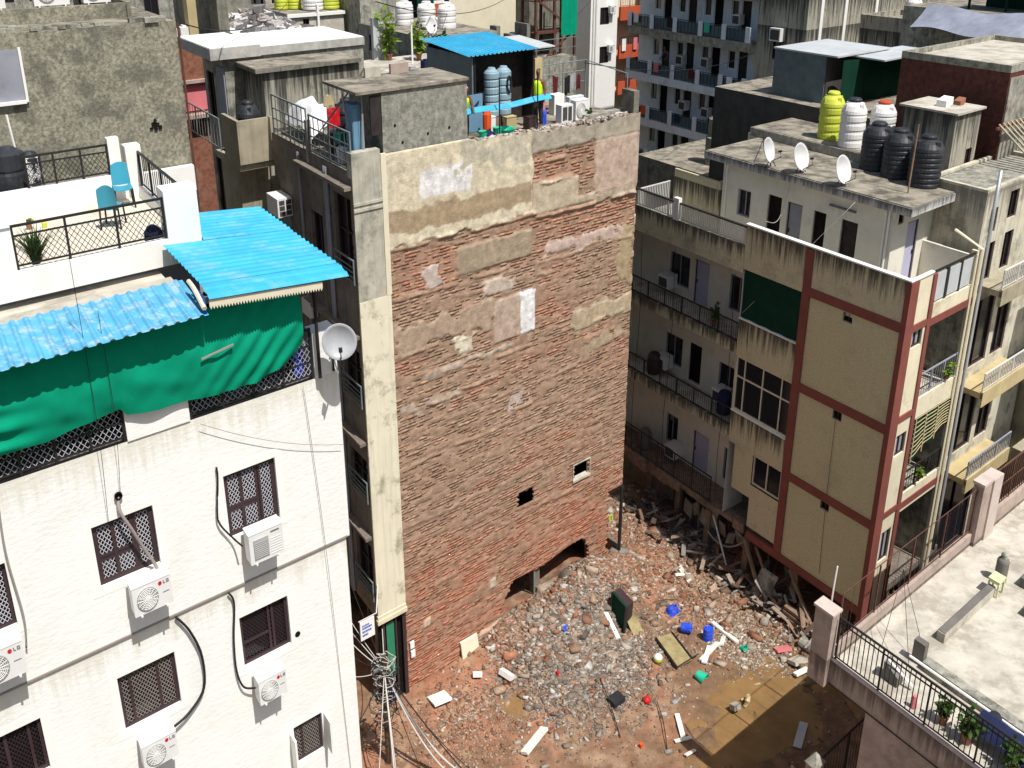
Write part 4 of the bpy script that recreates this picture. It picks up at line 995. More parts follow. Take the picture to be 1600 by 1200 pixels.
# balconies
RW = 13.35
mb = MB()
holes = [(1.55, 2.62, 8.12, 9.22), (.55, 1.27, 7.78, 9.28), (-1.4, -.5, 8.1, 9.27),
         (1.65, 2.6, 5.2, 6.3), (.62, 1.25, 4.95, 6.35), (-1.3, -.3, 5.0, 6.2),
         (1.62, 2.28, 2.2, 3.3), (-.1, .72, 1.85, 3.25), (-1.6, -.9, 2.1, 3.3)]
wall(mb, mV(RW), -1.98, 4.6, 1.7, 9.96, holes, .1)
mb.add([G(12.22, -1.98, 1.75), G(RW, -1.98, 1.75), G(RW, -1.98, 10), G(12.22, -1.98, 10)], [(3, 2, 1, 0)])
mb.add([G(12.22, 4.6, 1.7), G(RW, 4.6, 1.7), G(RW, 4.6, 10), G(12.22, 4.6, 10)], [(0, 1, 2, 3)])
build(mb, 'balcony_wall', M['cool_white'], rb)
for i, h in enumerate(holes):
    if i in (1, 4, 7): door(rb, mV(RW), *h, leaf='lilac' if i != 4 else 'dark')
    else: window(rb, mV(RW), *h, depth=.09, mull=((.5, 0, 1),), frame='shade_grey')
mb = MB(); mb.box(12.34, RW, -1.96, 4.6, 7.42, 7.74); mb.box(12.34, RW, -1.96, 4.6, 4.6, 4.88); mb.box(12.3, 16.9, -8.0, 4.6, 9.9, 10.06); mb.box(13.4, 16.2, -8.0, -6.3, 7.3, 7.45); build(mb, 'floor_slab', M['concrete_pale'], rb)
railing(rb, mV(12.26), -1.96, 3.6, 7.76, 8.36, post=1.0, step=.11, name='balcony_railing')
railing(rb, mV(12.26), -1.96, 3.6, 4.91, 5.5, post=1.0, step=.11, name='balcony_railing')
railing(rb, mV(12.26), -1.3, 3.6, 1.8, 2.75, post=1.0, step=.11, name='balcony_railing')
railing(rb, mV(12.25), -1.95, 3.55, 10.80, 11.36, post=5, step=.085, m='iron_white', name='terrace_railing', r=.03)
mb = MB(); mb.box(12.2, 12.3, -1.98, 3.6, 11.33, 11.37); build(mb, 'handrail', M['iron'], rb)
mb = MB(); mb.box(12.17, 12.33, 1.22, 1.48, 10.795, 11.5); build(mb, 'post', M['white'], rb)
railing(rb, mU(3.6), 12.3, 14.1, 10.06, 11.3, post=3, step=.09, m='iron_white', name='terrace_railing', r=.03)
mb = MB(); mb.box(14.12, 15.6, 1.0, 1.15, 10.06, 11.75); mb.box(14.1, 14.2, 1.15, 3.4, 10.06, 11.75); build(mb, 'terrace_wall', M['pebble_stain'], rb)
mb = MB(); mb.box(12.3, 14.1, .75, 3.6, 10.062, 10.08); build(mb, 'terrace_floor', M['concrete_pale'], rb)
# top storey
mb = MB()
ph = [(-.57, .04, 10.95, 11.79), (-1.95, -1.35, 10.1, 11.9), (-2.83, -2.2, 10.1, 11.86), (-3.8, -3.3, 10.1, 11.84), (-5.02, -4.4, 10.1, 11.84)]
wall(mb, mV(14.0), -6.25, .8, 10.07, 12.5, ph, .14)
pf = [(14.25, 14.55, 12.05, 12.4), (14.85, 15.5, 10.1, 12.0)]
wall(mb, mU(-6.25), 14.0, 17.0, 10.07, 12.5, pf, .1)
mb.box(15.9, 16.0, -8.0, -6.25, 10.07, 11.3)
mb.add([G(17.0, -6.25, 10), G(17, .8, 10), G(17, .8, 12.5), G(17, -6.25, 12.5)], [(0, 1, 2, 3)]); mb.add([G(14, .8, 10), G(14, .8, 12.5), G(17, .8, 12.5), G(17, .8, 10)], [(0, 1, 2, 3)])
build(mb, 'top_storey_wall', M['cool_white'], rb)
window(rb, mV(14.0), *ph[0], depth=.12, mull=((.45, 0, 1),), frame='shade_grey')
for h, l in zip(ph[1:], ('dark', 'shade_grey', 'dark', 'dark_wood')): door(rb, mV(14.0), *h, depth=.13, leaf=l)
window(rb, mU(-6.25), *pf[0], depth=.09, name='vent_opening'); door(rb, mU(-6.25), *pf[1], leaf='lilac')
mb = MB(); mb.box(13.76, 17.4, -6.92, 1.6, 12.502, 12.72); build(mb, 'roof_slab', mat('stained_slab_edge', (.50, .49, .47), var=.15, scale=3, bump=.2, tops=(12.73,), tlen=.4, dirt=.4, dcol=(.1, .1, .09), dscale=2.5), rb)
mb = MB(); mb.box(13.82, 17.34, -6.86, 1.54, 12.722, 12.745); build(mb, 'roof_surface', M['roof_dirty'], rb)
mb = MB(); mb.box(13.93, 14.0, -5.0 + .1, -3.9, 12.12, 12.17); build(mb, 'ledge', M['bench'], rb)
mb = MB()
for v in (-6.1, -5.98): mb.tube([G(13.95, v, 10.1), G(13.95, v, 12.5)], .03, 6)
mb.tube([G(13.96, .6, 10.1), G(13.96, .6, 12.5)], .025, 6)
build(mb, 'drain_pipe', M['white'], rb)
# street face
fS = mU(-8.08)
mb = MB()
wall(mb, fS, 12.6, 13.4, 1.0, 11.43, [(12.72, 13.28, 9.5, 9.96), (12.74, 13.30, 6.35, 6.99), (12.76, 13.3, 3.0, 3.98)], .12)
mb.box(15.9, 16.06, -8.1, -7.9, 1.0, 11.45)
for z0, z1 in ((9.94, 10.5), (7.2, 7.8), (4.3, 4.88)): mb.box(13.62, 15.9, -8.09, -7.98, z0, z1)
build(mb, 'street_wall', M['cream'], rb)
for h in ((12.72, 13.28, 9.5, 9.96), (12.74, 13.30, 6.35, 6.99), (12.76, 13.3, 3.0, 3.98)): window(rb, fS, *h, depth=.1, mull=((.5, 0, 1),), pane='shade_grey')
mb = MB()
for z0, z1 in ((7.8, 9.9), (4.88, 7.2), (1.0, 4.3)):
    mb.add([G(13.6, -6.9, z0), G(16, -6.9, z0), G(16, -6.9, z1), G(13.6, -6.9, z1)], [(0, 1, 2, 3)])
    mb.add([G(15.88, -8.0, z0), G(15.88, -6.9, z0), G(15.88, -6.9, z1), G(15.88, -8.0, z1)], [(3, 2, 1, 0)]); mb.add([G(13.62, -8.0, z0), G(13.62, -6.9, z0), G(13.62, -6.9, z1), G(13.62, -8.0, z1)], [(0, 1, 2, 3)])
mb.box(13.6, 16.0, -8.0, -6.9, 4.5, 4.6); mb.box(13.6, 16.0, -8.0, -6.9, 9.9, 9.935)
build(mb, 'balcony_recess', M['concrete'], rb)
railing(rb, mU(-8.03), 13.62, 15.9, 7.8, 8.5, post=.75, step=.14, name='balcony_railing', m='shade_grey')
railing(rb, mU(-8.03), 13.62, 15.9, 4.88, 5.55, post=.75, step=.14, name='balcony_railing')
mb = MB(); mb.box(13.5, 15.9, -8.05, -8.0, 11.36, 11.41); build(mb, 'handrail', M['iron'], rb)
for a in (13.62, 14.44, 15.2):
    mb = MB(); mb.box(a, a + .62, -8.05, -8.02, 10.55, 11.3); build(mb, 'rail_panel', M['sheet_grey'], rb)
mb = MB(); mb.box(14.26, 14.40, -8.06, -8.0, 10.5, 11.36); mb.box(15.07, 15.18, -8.06, -8.0, 10.5, 11.36); build(mb, 'rail_post', M['iron'], rb)
mb = MB()
mb.grid(lambda s, t: G(13.68 + 2.2 * s, -8.07 + .03 * math.sin(s * 30), 7.2 - (1.35 - .55 * s + .06 * math.sin(s * 14)) * (1 - t)), 40, 12)
build(mb, 'striped_blind', M['green_dark'], rb)
mb = MB()
for k in range(9):
    q = k / 9
    mb.tube([G(13.7 + 2.15 * s, -8.10, 7.18 - (1.32 - .55 * s + .05 * math.sin(s * 14)) * q) for s in np.linspace(0, 1, 14)], .012, 4)
for s in (.02, .3, .62): mb.tube([G(13.7 + 2.15 * s, -8.12, 7.15), G(13.7 + 2.15 * s, -8.12, 5.85 + .5 * s)], .018, 4)
build(mb, 'blind_stripe', M['mustard'], rb)
mb = MB(); mb.tube([G(16.05, -8.16, 1.0), G(16.05, -8.16, 11.5), G(16.05, -7.2, 11.8)], .045, 6); mb.tube([G(15.82, -8.14, 1.0), G(15.82, -8.14, 11.4)], .03, 6); build(mb, 'drain_pipe', M['cream_clean'], rb)
for (z, lab, s) in ((7.8, 'bright green potted plant on the second balcony of the cream building street side', 5), (4.9, 'yellow green plant on the lower balcony of the cream building street side', 6)):
    plant(lab, G(15.3 if z > 6 else 14.5, -8.1, z + .1), .16, .32, 60, .16, .07, 'leaf_yellow', seed=s)
# soft ground storey, half wrecked
mb = MB(); mb.box(12.5, 17, -8.0, -.5, 1.46, 1.72); build(mb, 'lower_slab', M['facade_brown'], rb)
mb = MB(); rg = random.Random(5)
v = -3.0
while v < 3.6:
    L = rg.uniform(.25, .7); h = rg.uniform(.16, .42) if v < .6 else .42
    mb.box(12.2 + rg.uniform(-.05, .1) , 12.6, v, v + L, 1.78 - h + rg.uniform(-.05, .05), 1.79 + rg.uniform(-.03, .02)); v += L
mb.box(12.6, RW, -1.8, 4.6, 1.5, 1.78)
build(mb, 'broken_slab_edge', mat('broken_brown_concrete', (.23, .165, .125), var=.35, scale=6, bump=.5, dirt=.5, dcol=(.07, .05, .04)), rb)
mb = MB()
mb.box(12.95, 14.3, 2.0, 4.6, 0, 1.5); mb.box(12.9, 13.2, 1.2, 2.0, 0, 1.5); mb.box(13.9, 14, -8, 2.0, 0, 1.5)
build(mb, 'ground_wall', M['facade_brown'], rb)
mb = MB(); mb.box(12.925, 12.95, 2.5, 3.6, 0, 1.3); build(mb, 'roller_shutter', M['wood'], rb)
for (v, u) in ((-3.2, 12.35), (-1.25, 12.35), (.6, 12.6), (-5.2, 12.7), (-7.3, 12.7)):
    mb = MB(); mb.bar(G(u, v, .72), .1 * U_, .13 * V_, Vector((.02, 0, .76))); build(mb, 'column', M['wood'], rb)
for (a, b, r_) in ((G(12.2, -3.3, 1.5), G(11.9, -4.4, .0), .04), (G(12.3, -1.4, 1.3), G(11.9, -2.6, .1), .025), (G(12.2, -2.9, .6), G(12.1, -1.3, .7), .02), (G(12.3, 2.8, 1.4), G(12.0, 3.4, 1.0), .03)):
    pass
mb = MB(); mb.tube(sagw(G(12.2, -1.4, .75), G(12.2, -3.1, 1.25), .35), .03, 6); build(mb, 'hanging_pipe', M['hose'], rb)
# lower right terrace building
M['pier'] = mat('pale_pink_render', (.54, .45, .40), var=.15, bump=.2, dirt=.5, dcol=(.22, .18, .155), dscale=2)
tb = root('terrace_building', 'weathered pinkish building with a flat concrete roof terrace at the lower right corner', 'building', G(10, -14, 0))
mb = MB()
mb.add([G(6.25, -24, 4.38), G(6.25, -10.66, 4.38), G(6.25, -10.66, 5.06), G(6.25, -24, 5.06)], [(3, 2, 1, 0)])
mb.add([G(6.25, -24, 0), G(6.25, -11.8, 0), G(6.25, -11.8, 4.38), G(6.25, -24, 4.38)], [(3, 2, 1, 0)])
mb.add([G(6.25, -10.66, 4.38), G(24, -10.66, 4.38), G(24, -10.66, 5.4), G(6.25, -10.66, 5.4)], [(3, 2, 1, 0)])
mb.add([G(6.25, -11.8, 0), G(24, -11.8, 0), G(24, -11.8, 4.38), G(6.25, -11.8, 4.38)], [(3, 2, 1, 0)])
mb.add([G(6.25, -11.8, 4.38), G(24, -11.8, 4.38), G(24, -10.66, 4.38), G(6.25, -10.66, 4.38)], [(3, 2, 1, 0)])
mb.box(6.02, 6.32, -10.72, -10.22, 4.40, 6.24)
build(mb, 'wall', M['pink_wall'], tb)
mb = MB(); mb.box(6.18, 6.34, -24, -10.73, 5.062, 5.09); mb.box(5.98, 6.36, -10.76, -10.18, 6.242, 6.30); build(mb, 'coping', M['pier'], tb)
mb = MB()
mb.box(6.26, 24, -24, -10.75, 4.86, 5.0); build(mb, 'terrace_floor', M['concrete_pale'], tb)
mb = MB(); mb.box(6.36, 12.88, -10.76, -10.62, 5.0, 5.34); mb.box(13.95, 17.5, -10.78, -10.6, 5.0, 5.5); build(mb, 'rear_curb', M['pink_wall'], tb)
mb = MB(); mb.box(6.22, 6.24, -24, -10.7, 4.40, 4.42); build(mb, 'joint_line', M['frame'], tb)
railing(tb, mV(6.27), -24, -10.78, 5.09, 6.16, post=1.22, step=.12, mids=(6.02,), name='front_railing', r=.018)
railing(tb, mU(-10.68), 6.4, 12.88, 5.34, 6.62, post=1.8, step=.5, mids=(), m='iron_rust', name='rear_railing', r=.007, rail=.009)
railing(tb, mU(-10.68), 14.0, 17.4, 5.5, 6.7, post=1.3, step=.14, mids=(6.1,), m='iron_rust', name='rear_railing', r=.02)
mb = MB(); mb.box(12.9, 13.5, -10.85, -10.55, 5.0, 6.72); build(mb, 'pier', M['pink_wall'], tb)
mb = MB(); mb.box(13.4, 13.95, -10.9, -10.5, 5.0, 6.75); mb.box(12.86, 13.4, -10.88, -10.52, 6.722, 6.8); build(mb, 'pier_render', M['pier'], tb)
mb = MB(); mb.box(8.9, 11.5, -12.2, -12.0, 5.0, 5.24); build(mb, 'long_upstand', M['concrete_pale'], tb)
mb = MB(); mb.box(8.92, 11.5, -12.19, -12.01, 5.242, 5.26); build(mb, 'upstand_top', M['bench'], tb)
mb = MB(); mb.box(12.4, 14.6, -12.65, -12.45, 5.0, 5.25); mb.box(11.4, 12.4, -13.2, -13.0, 5.0, 5.2); build(mb, 'long_upstand', M['bench'], tb)
mb = MB(); mb.box(7.80, 7.98, -12.25, -11.95, 5.0, 5.55); build(mb, 'dark_stub', M['bench'], tb)
mb = MB(); mb.box(7.72, 7.98, -20, -12.28, 5.0, 5.22); build(mb, 'low_wall', M['concrete'], tb)
mb = MB(); mb.tube([G(7.6, -12.0, 5.25), G(7.6, -20, 5.25)], .03, 6); build(mb, 'white_pipe', M['white'], tb)
mb = MB(); mb.lathe(G(7.5, -14.2, 5.0), [(.16, 0), (.16, .3), (.12, .36)], 14); build(mb, 'round_drain_cover', M['tank_black'], tb)
# ------------------------------------------------------------------ background buildings
gb = block('grey_wall_building', 'building with a big blank mottled grey plaster wall behind the white terrace', 'building', -13, -3.87, 3, 8, 0, 17.75, 'mottle')
mb = MB(); mb.box(-13, -4.55, 4.5, 4.7, 17.75, 18.04); mb.box(-4.6, -4.5, 4.45, 8, 17.75, 18.06); build(mb, 'roof_parapet', M['mottle'], gb)
mb = MB(); mb.box(-13, -7.24, 2.97, 2.995, 16.5, 17.45); build(mb, 'blanked_window', M['shade_grey'], gb)
mb = MB(); mb.box(-7.24, -7.19, 2.93, 2.995, 16.46, 17.48); mb.box(-13, -7.24, 2.9, 2.995, 16.44, 16.5); build(mb, 'window_trim', M['white'], gb)
mb = MB(); mb.tube([G(-3.84, 2.95, 0), G(-3.84, 2.95, 17.7)], .03, 6); build(mb, 'drain_pipe', M['iron_rust'], gb)
mb = MB()
for i in range(5): mb.bar(G(-4.72 + .05 * i, 2.98, 15.62 + .08 * (i % 2)), .04 * U_, .012 * V_, Vector((0, 0, .02 + .02 * (i % 3))))
mb.lathe(G(-4.62, 2.98, 15.76), [(.05, 0), (.02, .05)], 8); build(mb, 'hook_bracket', M['dark'], gb)
mb = MB(); rg = random.Random(2)
for i in range(26):
    u = rg.uniform(-9, -4.2); s = rg.uniform(.03, .1); mb.bar(G(u, 3.1 + rg.uniform(-.08, .3), 17.76 + s * .4), s * 1.6 * U_, s * V_, s * .5 * Z_)
build(mb, 'loose_rubble', M['concrete'], gb)['kind'] = 'stuff'
ac_unit('roof air conditioner at the upper left border of the photo behind the mottled parapet', -7.75, 5.0, 18.07, 'fan', .62, .6, 'roof air conditioners above the mottled grey wall', False)
ac_unit('roof air conditioner in the middle of three behind the mottled parapet', -6.55, 5.0, 18.07, 'fan', .75, .6, 'roof air conditioners above the mottled grey wall', False)
ac_unit('roof air conditioner nearest the right end of the mottled parapet', -5.5, 5.0, 18.07, 'fan', .6, .55, 'roof air conditioners above the mottled grey wall', False)
hb = block('grey_house', 'grey plastered house with a whitewashed flat roof behind the lane', 'house', -1.3, 3.35, 8, 10.2, 0, 16.2, 'concrete', lw=[(9.2, 9.9, 14.4, 15.7), (8.3, 8.9, 11.6, 13.4), (9.3, 9.9, 11.6, 13.4)], roofm='roof_white')
mb = MB(); mb.box(-1.75, -.2, 7.8, 11.2, 16.205, 16.50); mb.box(-.198, 3.38, 7.93, 11.3, 16.205, 16.42); build(mb, 'roof_slab', mat('grey_slab', (.40, .39, .36), var=.2, scale=5, bump=.2, dirt=.4, dcol=(.15, .15, .13)), hb)
mb = MB(); mb.box(-1.73, -.22, 7.82, 11.18, 16.502, 16.52); mb.box(-.2, 3.36, 7.95, 11.28, 16.422, 16.44); build(mb, 'whitewash', M['roof_white'], hb)
mb = MB(); mb.box(-1.34, -1.305, 8.05, 8.75, 13.9, 15.95); build(mb, 'pale_door', M['shade_grey'], hb)
M['annex'] = mat('streaked_annex_wall', (.38, .355, .285), var=.15, bump=.2, streak=.9, dcol=(.04, .039, .033), dirt=.5, dscale=2, tops=(16.02, 14.5, 18.0), tlen=1.9)
lb = block('streaked_annex', 'low annex with black streaked concrete walls in front of the grey house', 'annex', -.75, 2.35, 6.25, 7.9, 0, 16.0, 'annex')
mb = MB(); mb.box(-1.0, 2.38, 6.12, 7.88, 16.002, 16.1); build(mb, 'roof_slab', M['concrete_dark'], lb)
mb = MB(); mb.box(-.98, 2.36, 6.14, 7.86, 16.102, 16.115); build(mb, 'roof_surface', M['roof_dirty'], lb)
mb = MB(); mb.box(-1.7, -.78, 6.3, 7.95, 0, 13.88); build(mb, 'lane_wall', M['tan_conc'], lb)
mb = MB(); mb.box(-1.85, -.8, 5.62, 5.72, 13.88, 14.98); mb.box(-1.85, -1.75, 5.72, 7.0, 13.88, 14.98); mb.box(-1.85, -.8, 5.72, 7.9, 13.7, 13.88); build(mb, 'balcony_box', M['tan_conc'], lb)
def tank(label, u, v, z, R, h, m, lid='same', group=None, n=26, ribs=6, sx=.84, name='water_tank'):
    r = root(name, label, 'water tank', G(u, v, z), group)
    prof = [(R * .97, 0)]
    hb_ = h * .70
    for i in range(ribs):
        a = hb_ * (i + .08) / ribs; b = hb_ * (i + .5) / ribs; c = hb_ * (i + .92) / ribs
        prof += [(R * .955, a), (R, a + hb_ * .1 / ribs), (R, c - hb_ * .25 / ribs), (R * .955, c)]
    prof += [(R, hb_), (R * .97, hb_ + h * .06), (R * .8, hb_ + h * .15), (R * .52, hb_ + h * .22), (R * .48, hb_ + h * .225)]
    mb = MB(); mb.lathe(G(u, v, z), prof, n, sx); build(mb, 'body', M[m], r, smooth=False)
    mb = MB(); mb.lathe(G(u, v, z + h * .925), [(R * .46, 0), (R * .5, .01), (R * .5, h * .045), (R * .4, h * .075), (R * .12, h * .08)], 18, sx); build(mb, 'lid', M[m if lid == 'same' else lid], r)
    mb = MB()
    for t in (0.4, 1.97, 3.54, 5.1):
        mb.bar(G(u, v, z + h * .84) + Vector((R * .74 * math.cos(t) * sx, R * .74 * math.sin(t), 0)), Vector((R * .12, 0, 0)), Vector((0, R * .12, 0)), Vector((0, 0, h * .05)))
    build(mb, 'shoulder_lug', M[m], r)
    return r
tank('small black water tank sitting in the concrete balcony box of the annex', -1.25, 6.3, 14.0, .36, 1.35, 'tank_black', ribs=3)
for lab, u, v, w, z in (('dark laundry rail of the grey house lane side', -1.9, 7.2, 0, 14.6),):
    rr2 = root('lane_railing', 'grey iron railing along the lane side of the grey house', 'railing', G(u, v, z)); railing(rr2, mV(-1.92), 7.05, 10.6, 14.0, 14.85, step=.3, m='iron_grey')
lane = block('red_brick_house', 'red brick house at the end of the narrow lane behind the mottled wall', 'house', -3.2, .2, 15, 19, 0, 15.9, 'brick_far', fw=[(-1.6, -.9, 12.2, 13.3)])
mb = MB(); mb.box(-1.3, .1, 14.8, 15, 14.6, 14.7); mb.box(-1.3, .1, 14.6, 15, 13.5, 13.62); build(mb, 'balcony_slab', M['pink_wall'], lane)
mb = MB(); mb.box(-1.25, .05, 14.97, 14.99, 13.7, 14.55); build(mb, 'pink_panel', M['pinkc'], lane)
for i, (u, lab) in enumerate(((-1.0, 'white roof tank at the left on the red brick house'), (-.5, 'white roof tank at the right on the red brick house, by the dark pillar'))):
    mb = MB(); mb.box(u, u + .38, 15.4, 15.9, 15.9, 16.3); mb.box(u + .1, u + .25, 15.5, 15.7, 16.3, 16.38); o = build(mb, 'square_tank', M['tank_white'], base=G(u, 15.4, 15.9), label=lab, cat='water tank')
mb = MB(); mb.box(-.2, .12, 15.3, 15.8, 15.9, 17.2); build(mb, 'ochre_board', M['mustard'], base=G(-.2, 15.3, 15.9), label='upright ochre board on the red brick house roof', cat='board')
rbk = block('rubble_roof_house', 'dark walled house whose white roof is heaped with rubble', 'house', .95, 3.85, 13.2, 20, 0, 16.15, 'concrete_dark', roofm='roof_white')
mb = MB(); mb.box(.55, .94, 14.2, 20, 0, 17.6); build(mb, 'dark_pillar', M['concrete_dark'], rbk)
mb = MB(); mb.box(1, 3.8, 20, 20.2, 16.15, 17.4); build(mb, 'rear_wall', M['concrete_dark'], rbk)
mb = MB(); rg = random.Random(9)
for i in range(420):
    t = rg.gauss(0, 1); u = 2.7 + .55 * t; v = 16 + 1.5 * rg.gauss(0, 1)
    if not (1.1 < u < 3.8 and 13.3 < v < 19.8): continue
    s = rg.uniform(.04, .2); hgt = .5 * math.exp(-((u - 2.8) / .6) ** 2 - ((v - 16.3) / 1.5) ** 2)
    a = rg.random() * 3; mb.bar(G(u, v, 16.16 + hgt * rg.random()), s * Vector((math.cos(a), math.sin(a), rg.uniform(-.5, .5))), s * .8 * Vector((-math.sin(a), math.cos(a), rg.uniform(-.4, .4))), s * .5 * Vector((rg.uniform(-.3, .3), 0, 1)), col=rg.choice(((.55, .54, .52), (.12, .115, .12), (.2, .19, .19), (.33, .29, .26))))
build(mb, 'rubble_heap', M['rubble'], rbk)['kind'] = 'stuff'
tw = block('pale_tank_house', 'pale concrete house with a small square window and coloured tanks on its roof', 'house', 5.4, 8.1, 20, 25, 0, 16.0, 'concrete_pale', fw=[(6.1, 6.4, 15.35, 15.78), (7.1, 7.5, 15.0, 15.35)])
mb = MB(); mb.box(5.35, 8.15, 19.9, 20.0, 15.86, 15.98); mb.box(6.75, 6.85, 19.85, 20, 0, 16.3); build(mb, 'ledge', M['white'], tw)
tank('lime tank on the pale tank house, left one of the pair', 5.9, 22.0, 16.02, .34, 1.1, 'tank_yellow'); tank('lime tank on the pale tank house next to the wide white tank', 6.45, 21.8, 16.02, .34, 1.1, 'tank_yellow')
tank('wide white tank between lime tanks on the pale tank house', 7.0, 20.9, 16.02, .5, 1.2, 'tank_white'); tank('lime tank at the right end of the pale tank house roof', 7.85, 20.8, 16.02, .42, 1.2, 'tank_yellow')
gw = block('grey_step_house', 'grey house with a long side wall and white tanks beyond the green plants', 'house', 8, 11.5, 12, 18.2, 0, 15.65, 'concrete', lw=[(16.8, 17.2, 14.7, 15.3)])
block('grey_loft', 'plain grey concrete loft behind the white roof tanks', 'loft', 8.3, 10.4, 18.6, 22, 0, 16.55, 'concrete')
for i, (u, v, lab) in enumerate(((9.3, 16.2, 'white roof tank at the left on the grey step house'), (9.7, 14.9, 'white roof tank in the middle on the grey step house'), (10.2, 14.0, 'white roof tank at the right on the grey step house'))):
    tank(lab, u, v, 15.66, .42, .95, 'tank_white', ribs=3)
tb2 = block('planted_terrace_house', 'low house with a planted roof terrace behind the stair head', 'house', 3.45, 7.95, 6.6, 11.95, 0, 15.15, 'concrete', roofm='concrete_pale')
for i, (u, v, h, lab) in enumerate(((6.0, 11.3, 1.3, 'tall narrow green climber on the planted terrace by the grey door'), (6.9, 10.6, 1.2, 'tall bright green shrub in the middle of the planted terrace'), (7.0, 9.2, .8, 'bushy plant on the planted terrace beside the white pole'), (6.6, 8.6, .55, 'low leafy plant on the planted terrace nearest the blue shed'))):
    plant(lab, G(u, v, 15.15), .34, h, 130, .3, .12, 'leaf_yellow' if i < 2 else 'leaf', seed=30 + i)
mb = MB(); mb.tube([G(6.4, 10.2, 15.15), G(6.4, 10.2, 16.5)], .03, 6); build(mb, 'pole', M['white'], base=G(6.4, 10.2, 15.15), label='thin white pole among the terrace plants', cat='pole')
mb = MB(); mb.box(5.55, 6.0, 11.7, 11.9, 15.15, 16.5); build(mb, 'grey_door_panel', M['sheet_grey'], base=G(5.55, 11.7, 15.15), label='pale grey door panel at the left of the terrace plants', cat='door panel')
mb = MB(); mb.lathe(G(6.35, 9.0, 15.15), [(.14, 0), (.17, .25)], 10); build(mb, 'blue_tub', M['tank_blue'], base=G(6.35, 9, 15.15), label='small blue tub among the terrace plants', cat='tub')
dish('white dish antenna on a pole between the planted terrace and the blue shed', G(8.1, 11.7, 16.1), (.5, -1, .35), .3, 'dish', G(8.1, 11.9, 15.65), .7)
block('far_brick_house', 'plain red brick house far behind the white roof tanks', 'house', 10.6, 12.0, 22, 26, 0, 17, 'brick_far')
db = block('dark_green_house', 'dark narrow house clad in green sheet left of the cream block', 'house', 12.05, 13.9, 20, 25, 0, 17, 'green_dark')
mb = MB(); mb.box(12.95, 13.55, 19.9, 19.96, 15.3, 16.1); o = build(mb, 'orange_sign', M['white'], base=G(13, 19.9, 15.3), label='orange and white board on the dark green house', cat='sign')
mb = MB(); mb.box(13.0, 13.5, 19.88, 19.898, 15.45, 15.98)
c_ = build(mb, 'panel', M['rust_orange'], o)
mb = MB(); mb.box(12.95, 13.5, 19.7, 19.9, 13, 15.25); build(mb, 'ochre_post', M['mustard'], db)
block('cream_block', 'large blank cream block in the far middle of the rooftops', 'building', 19.6, 27, 30, 37, 0, 18, 'cream_clean')
pt = block('post_terrace', 'low roof terrace with dark unfinished posts in front of the cream block', 'house', 14.6, 24, 22, 28, 0, 12.6, 'concrete', roofm='roof_dirty')
rg = random.Random(4)
mb = MB()
for i in range(10):
    u = 15 + i * .9; mb.box(u, u + .28, 22.2 + rg.uniform(0, 2), 22.6 + rg.uniform(2, 2.2), 12.6, 13.5 + rg.uniform(0, .9))
build(mb, 'unfinished_post', M['concrete_dark'], pt)
railing(pt, mU(22.05), 15, 24, 12.6, 13.6, post=1.4, step=0, mids=(13.1,), m='iron_grey')
st = root('stair_scaffold', 'steel stair frame with crossing struts in front of the white tower', 'stair tower', G(23.8, 23, 0))
mb = MB()
for u in (21.6, 23.0, 24.6):
    for v in (23, 24.4): mb.box(u, u + .14, v, v + .14, 0, 17)
for z in (10.6, 12.2, 13.8, 15.4): mb.box(21.6, 24.7, 23, 23.1, z, z + .1); mb.box(21.6, 24.7, 23, 24.5, z - .05, z)
build(mb, 'frame', M['iron_rust'], st)
mb = MB()
for i, z in enumerate((10.6, 12.2, 13.8, 15.4)):
    a, b = (21.8, 24.5) if i % 2 else (24.5, 21.8); mb.bar(G((a + b) / 2, 22.95, z + .8), ((b - a) / 2) * U_ + .8 * Z_, .04 * V_, .06 * Z_)
build(mb, 'strut', M['iron_rust'], st)
mb = MB(); mb.grid(lambda s, t: G(23.4 + 1.2 * s, 22.8 + .06 * math.sin(s * 12), 13.6 + 3.2 * t), 14, 4); build(mb, 'green_cloth', M['green_net'], base=G(23.4, 22.8, 13.6), label='green cloth hung on the steel stair frame', cat='cloth')
block('dark_block', 'dark building behind the steel stair frame', 'building', 23.3, 26.4, 26, 27.5, 0, 16, 'concrete_dark')
tw_ = block('white_tower', 'narrow white tower with three dark windows and blue grey side', 'building', 31.7, 34.3, 30, 36, 0, 18, 'roof_white', fw=[(32.6, 33.5, 12.9, 13.95), (32.65, 33.55, 10.5, 11.55), (32.6, 33.5, 15.3, 16.3)], lw=[(32, 32.5, 12.5, 13.2), (33.5, 34, 10.5, 11.2)])
mb = MB()
for u in (31.95, 32.2): mb.tube([G(u, 29.92, 0), G(u, 29.92, 18)], .06, 6)
build(mb, 'drain_pipe', M['white'], tw_)
for z, lab in ((13.6, 'window air conditioner on the white tower, upper one'), (11.2, 'window air conditioner on the white tower, lower one')):
    ac_unit(lab, 33.3, 30, z, 'grille', .55, .45, None, False)
ob = block('orange_balcony_house', 'house with orange red balconies squeezed right of the white tower', 'house', 36.4, 42, 33, 38, 0, 17, 'cream')
for z in (8.0, 10.4, 12.9):
    mb = MB(); mb.box(36.2, 41, 31.8, 32.0, z, z + .75); mb.box(36.2, 41, 31.8, 33, z - .12, z - .002); build(mb, 'balcony_parapet', M['rust_orange'], ob)
    railing(ob, mU(31.85), 36.2, 41, z + .76, z + 1.3, post=1, step=.25, m='iron')
ap = root('balcony_apartments', 'blue white apartment block with long balconies in the upper right distance', 'building', G(31, 18, 0))
mb = MB(); hs = []
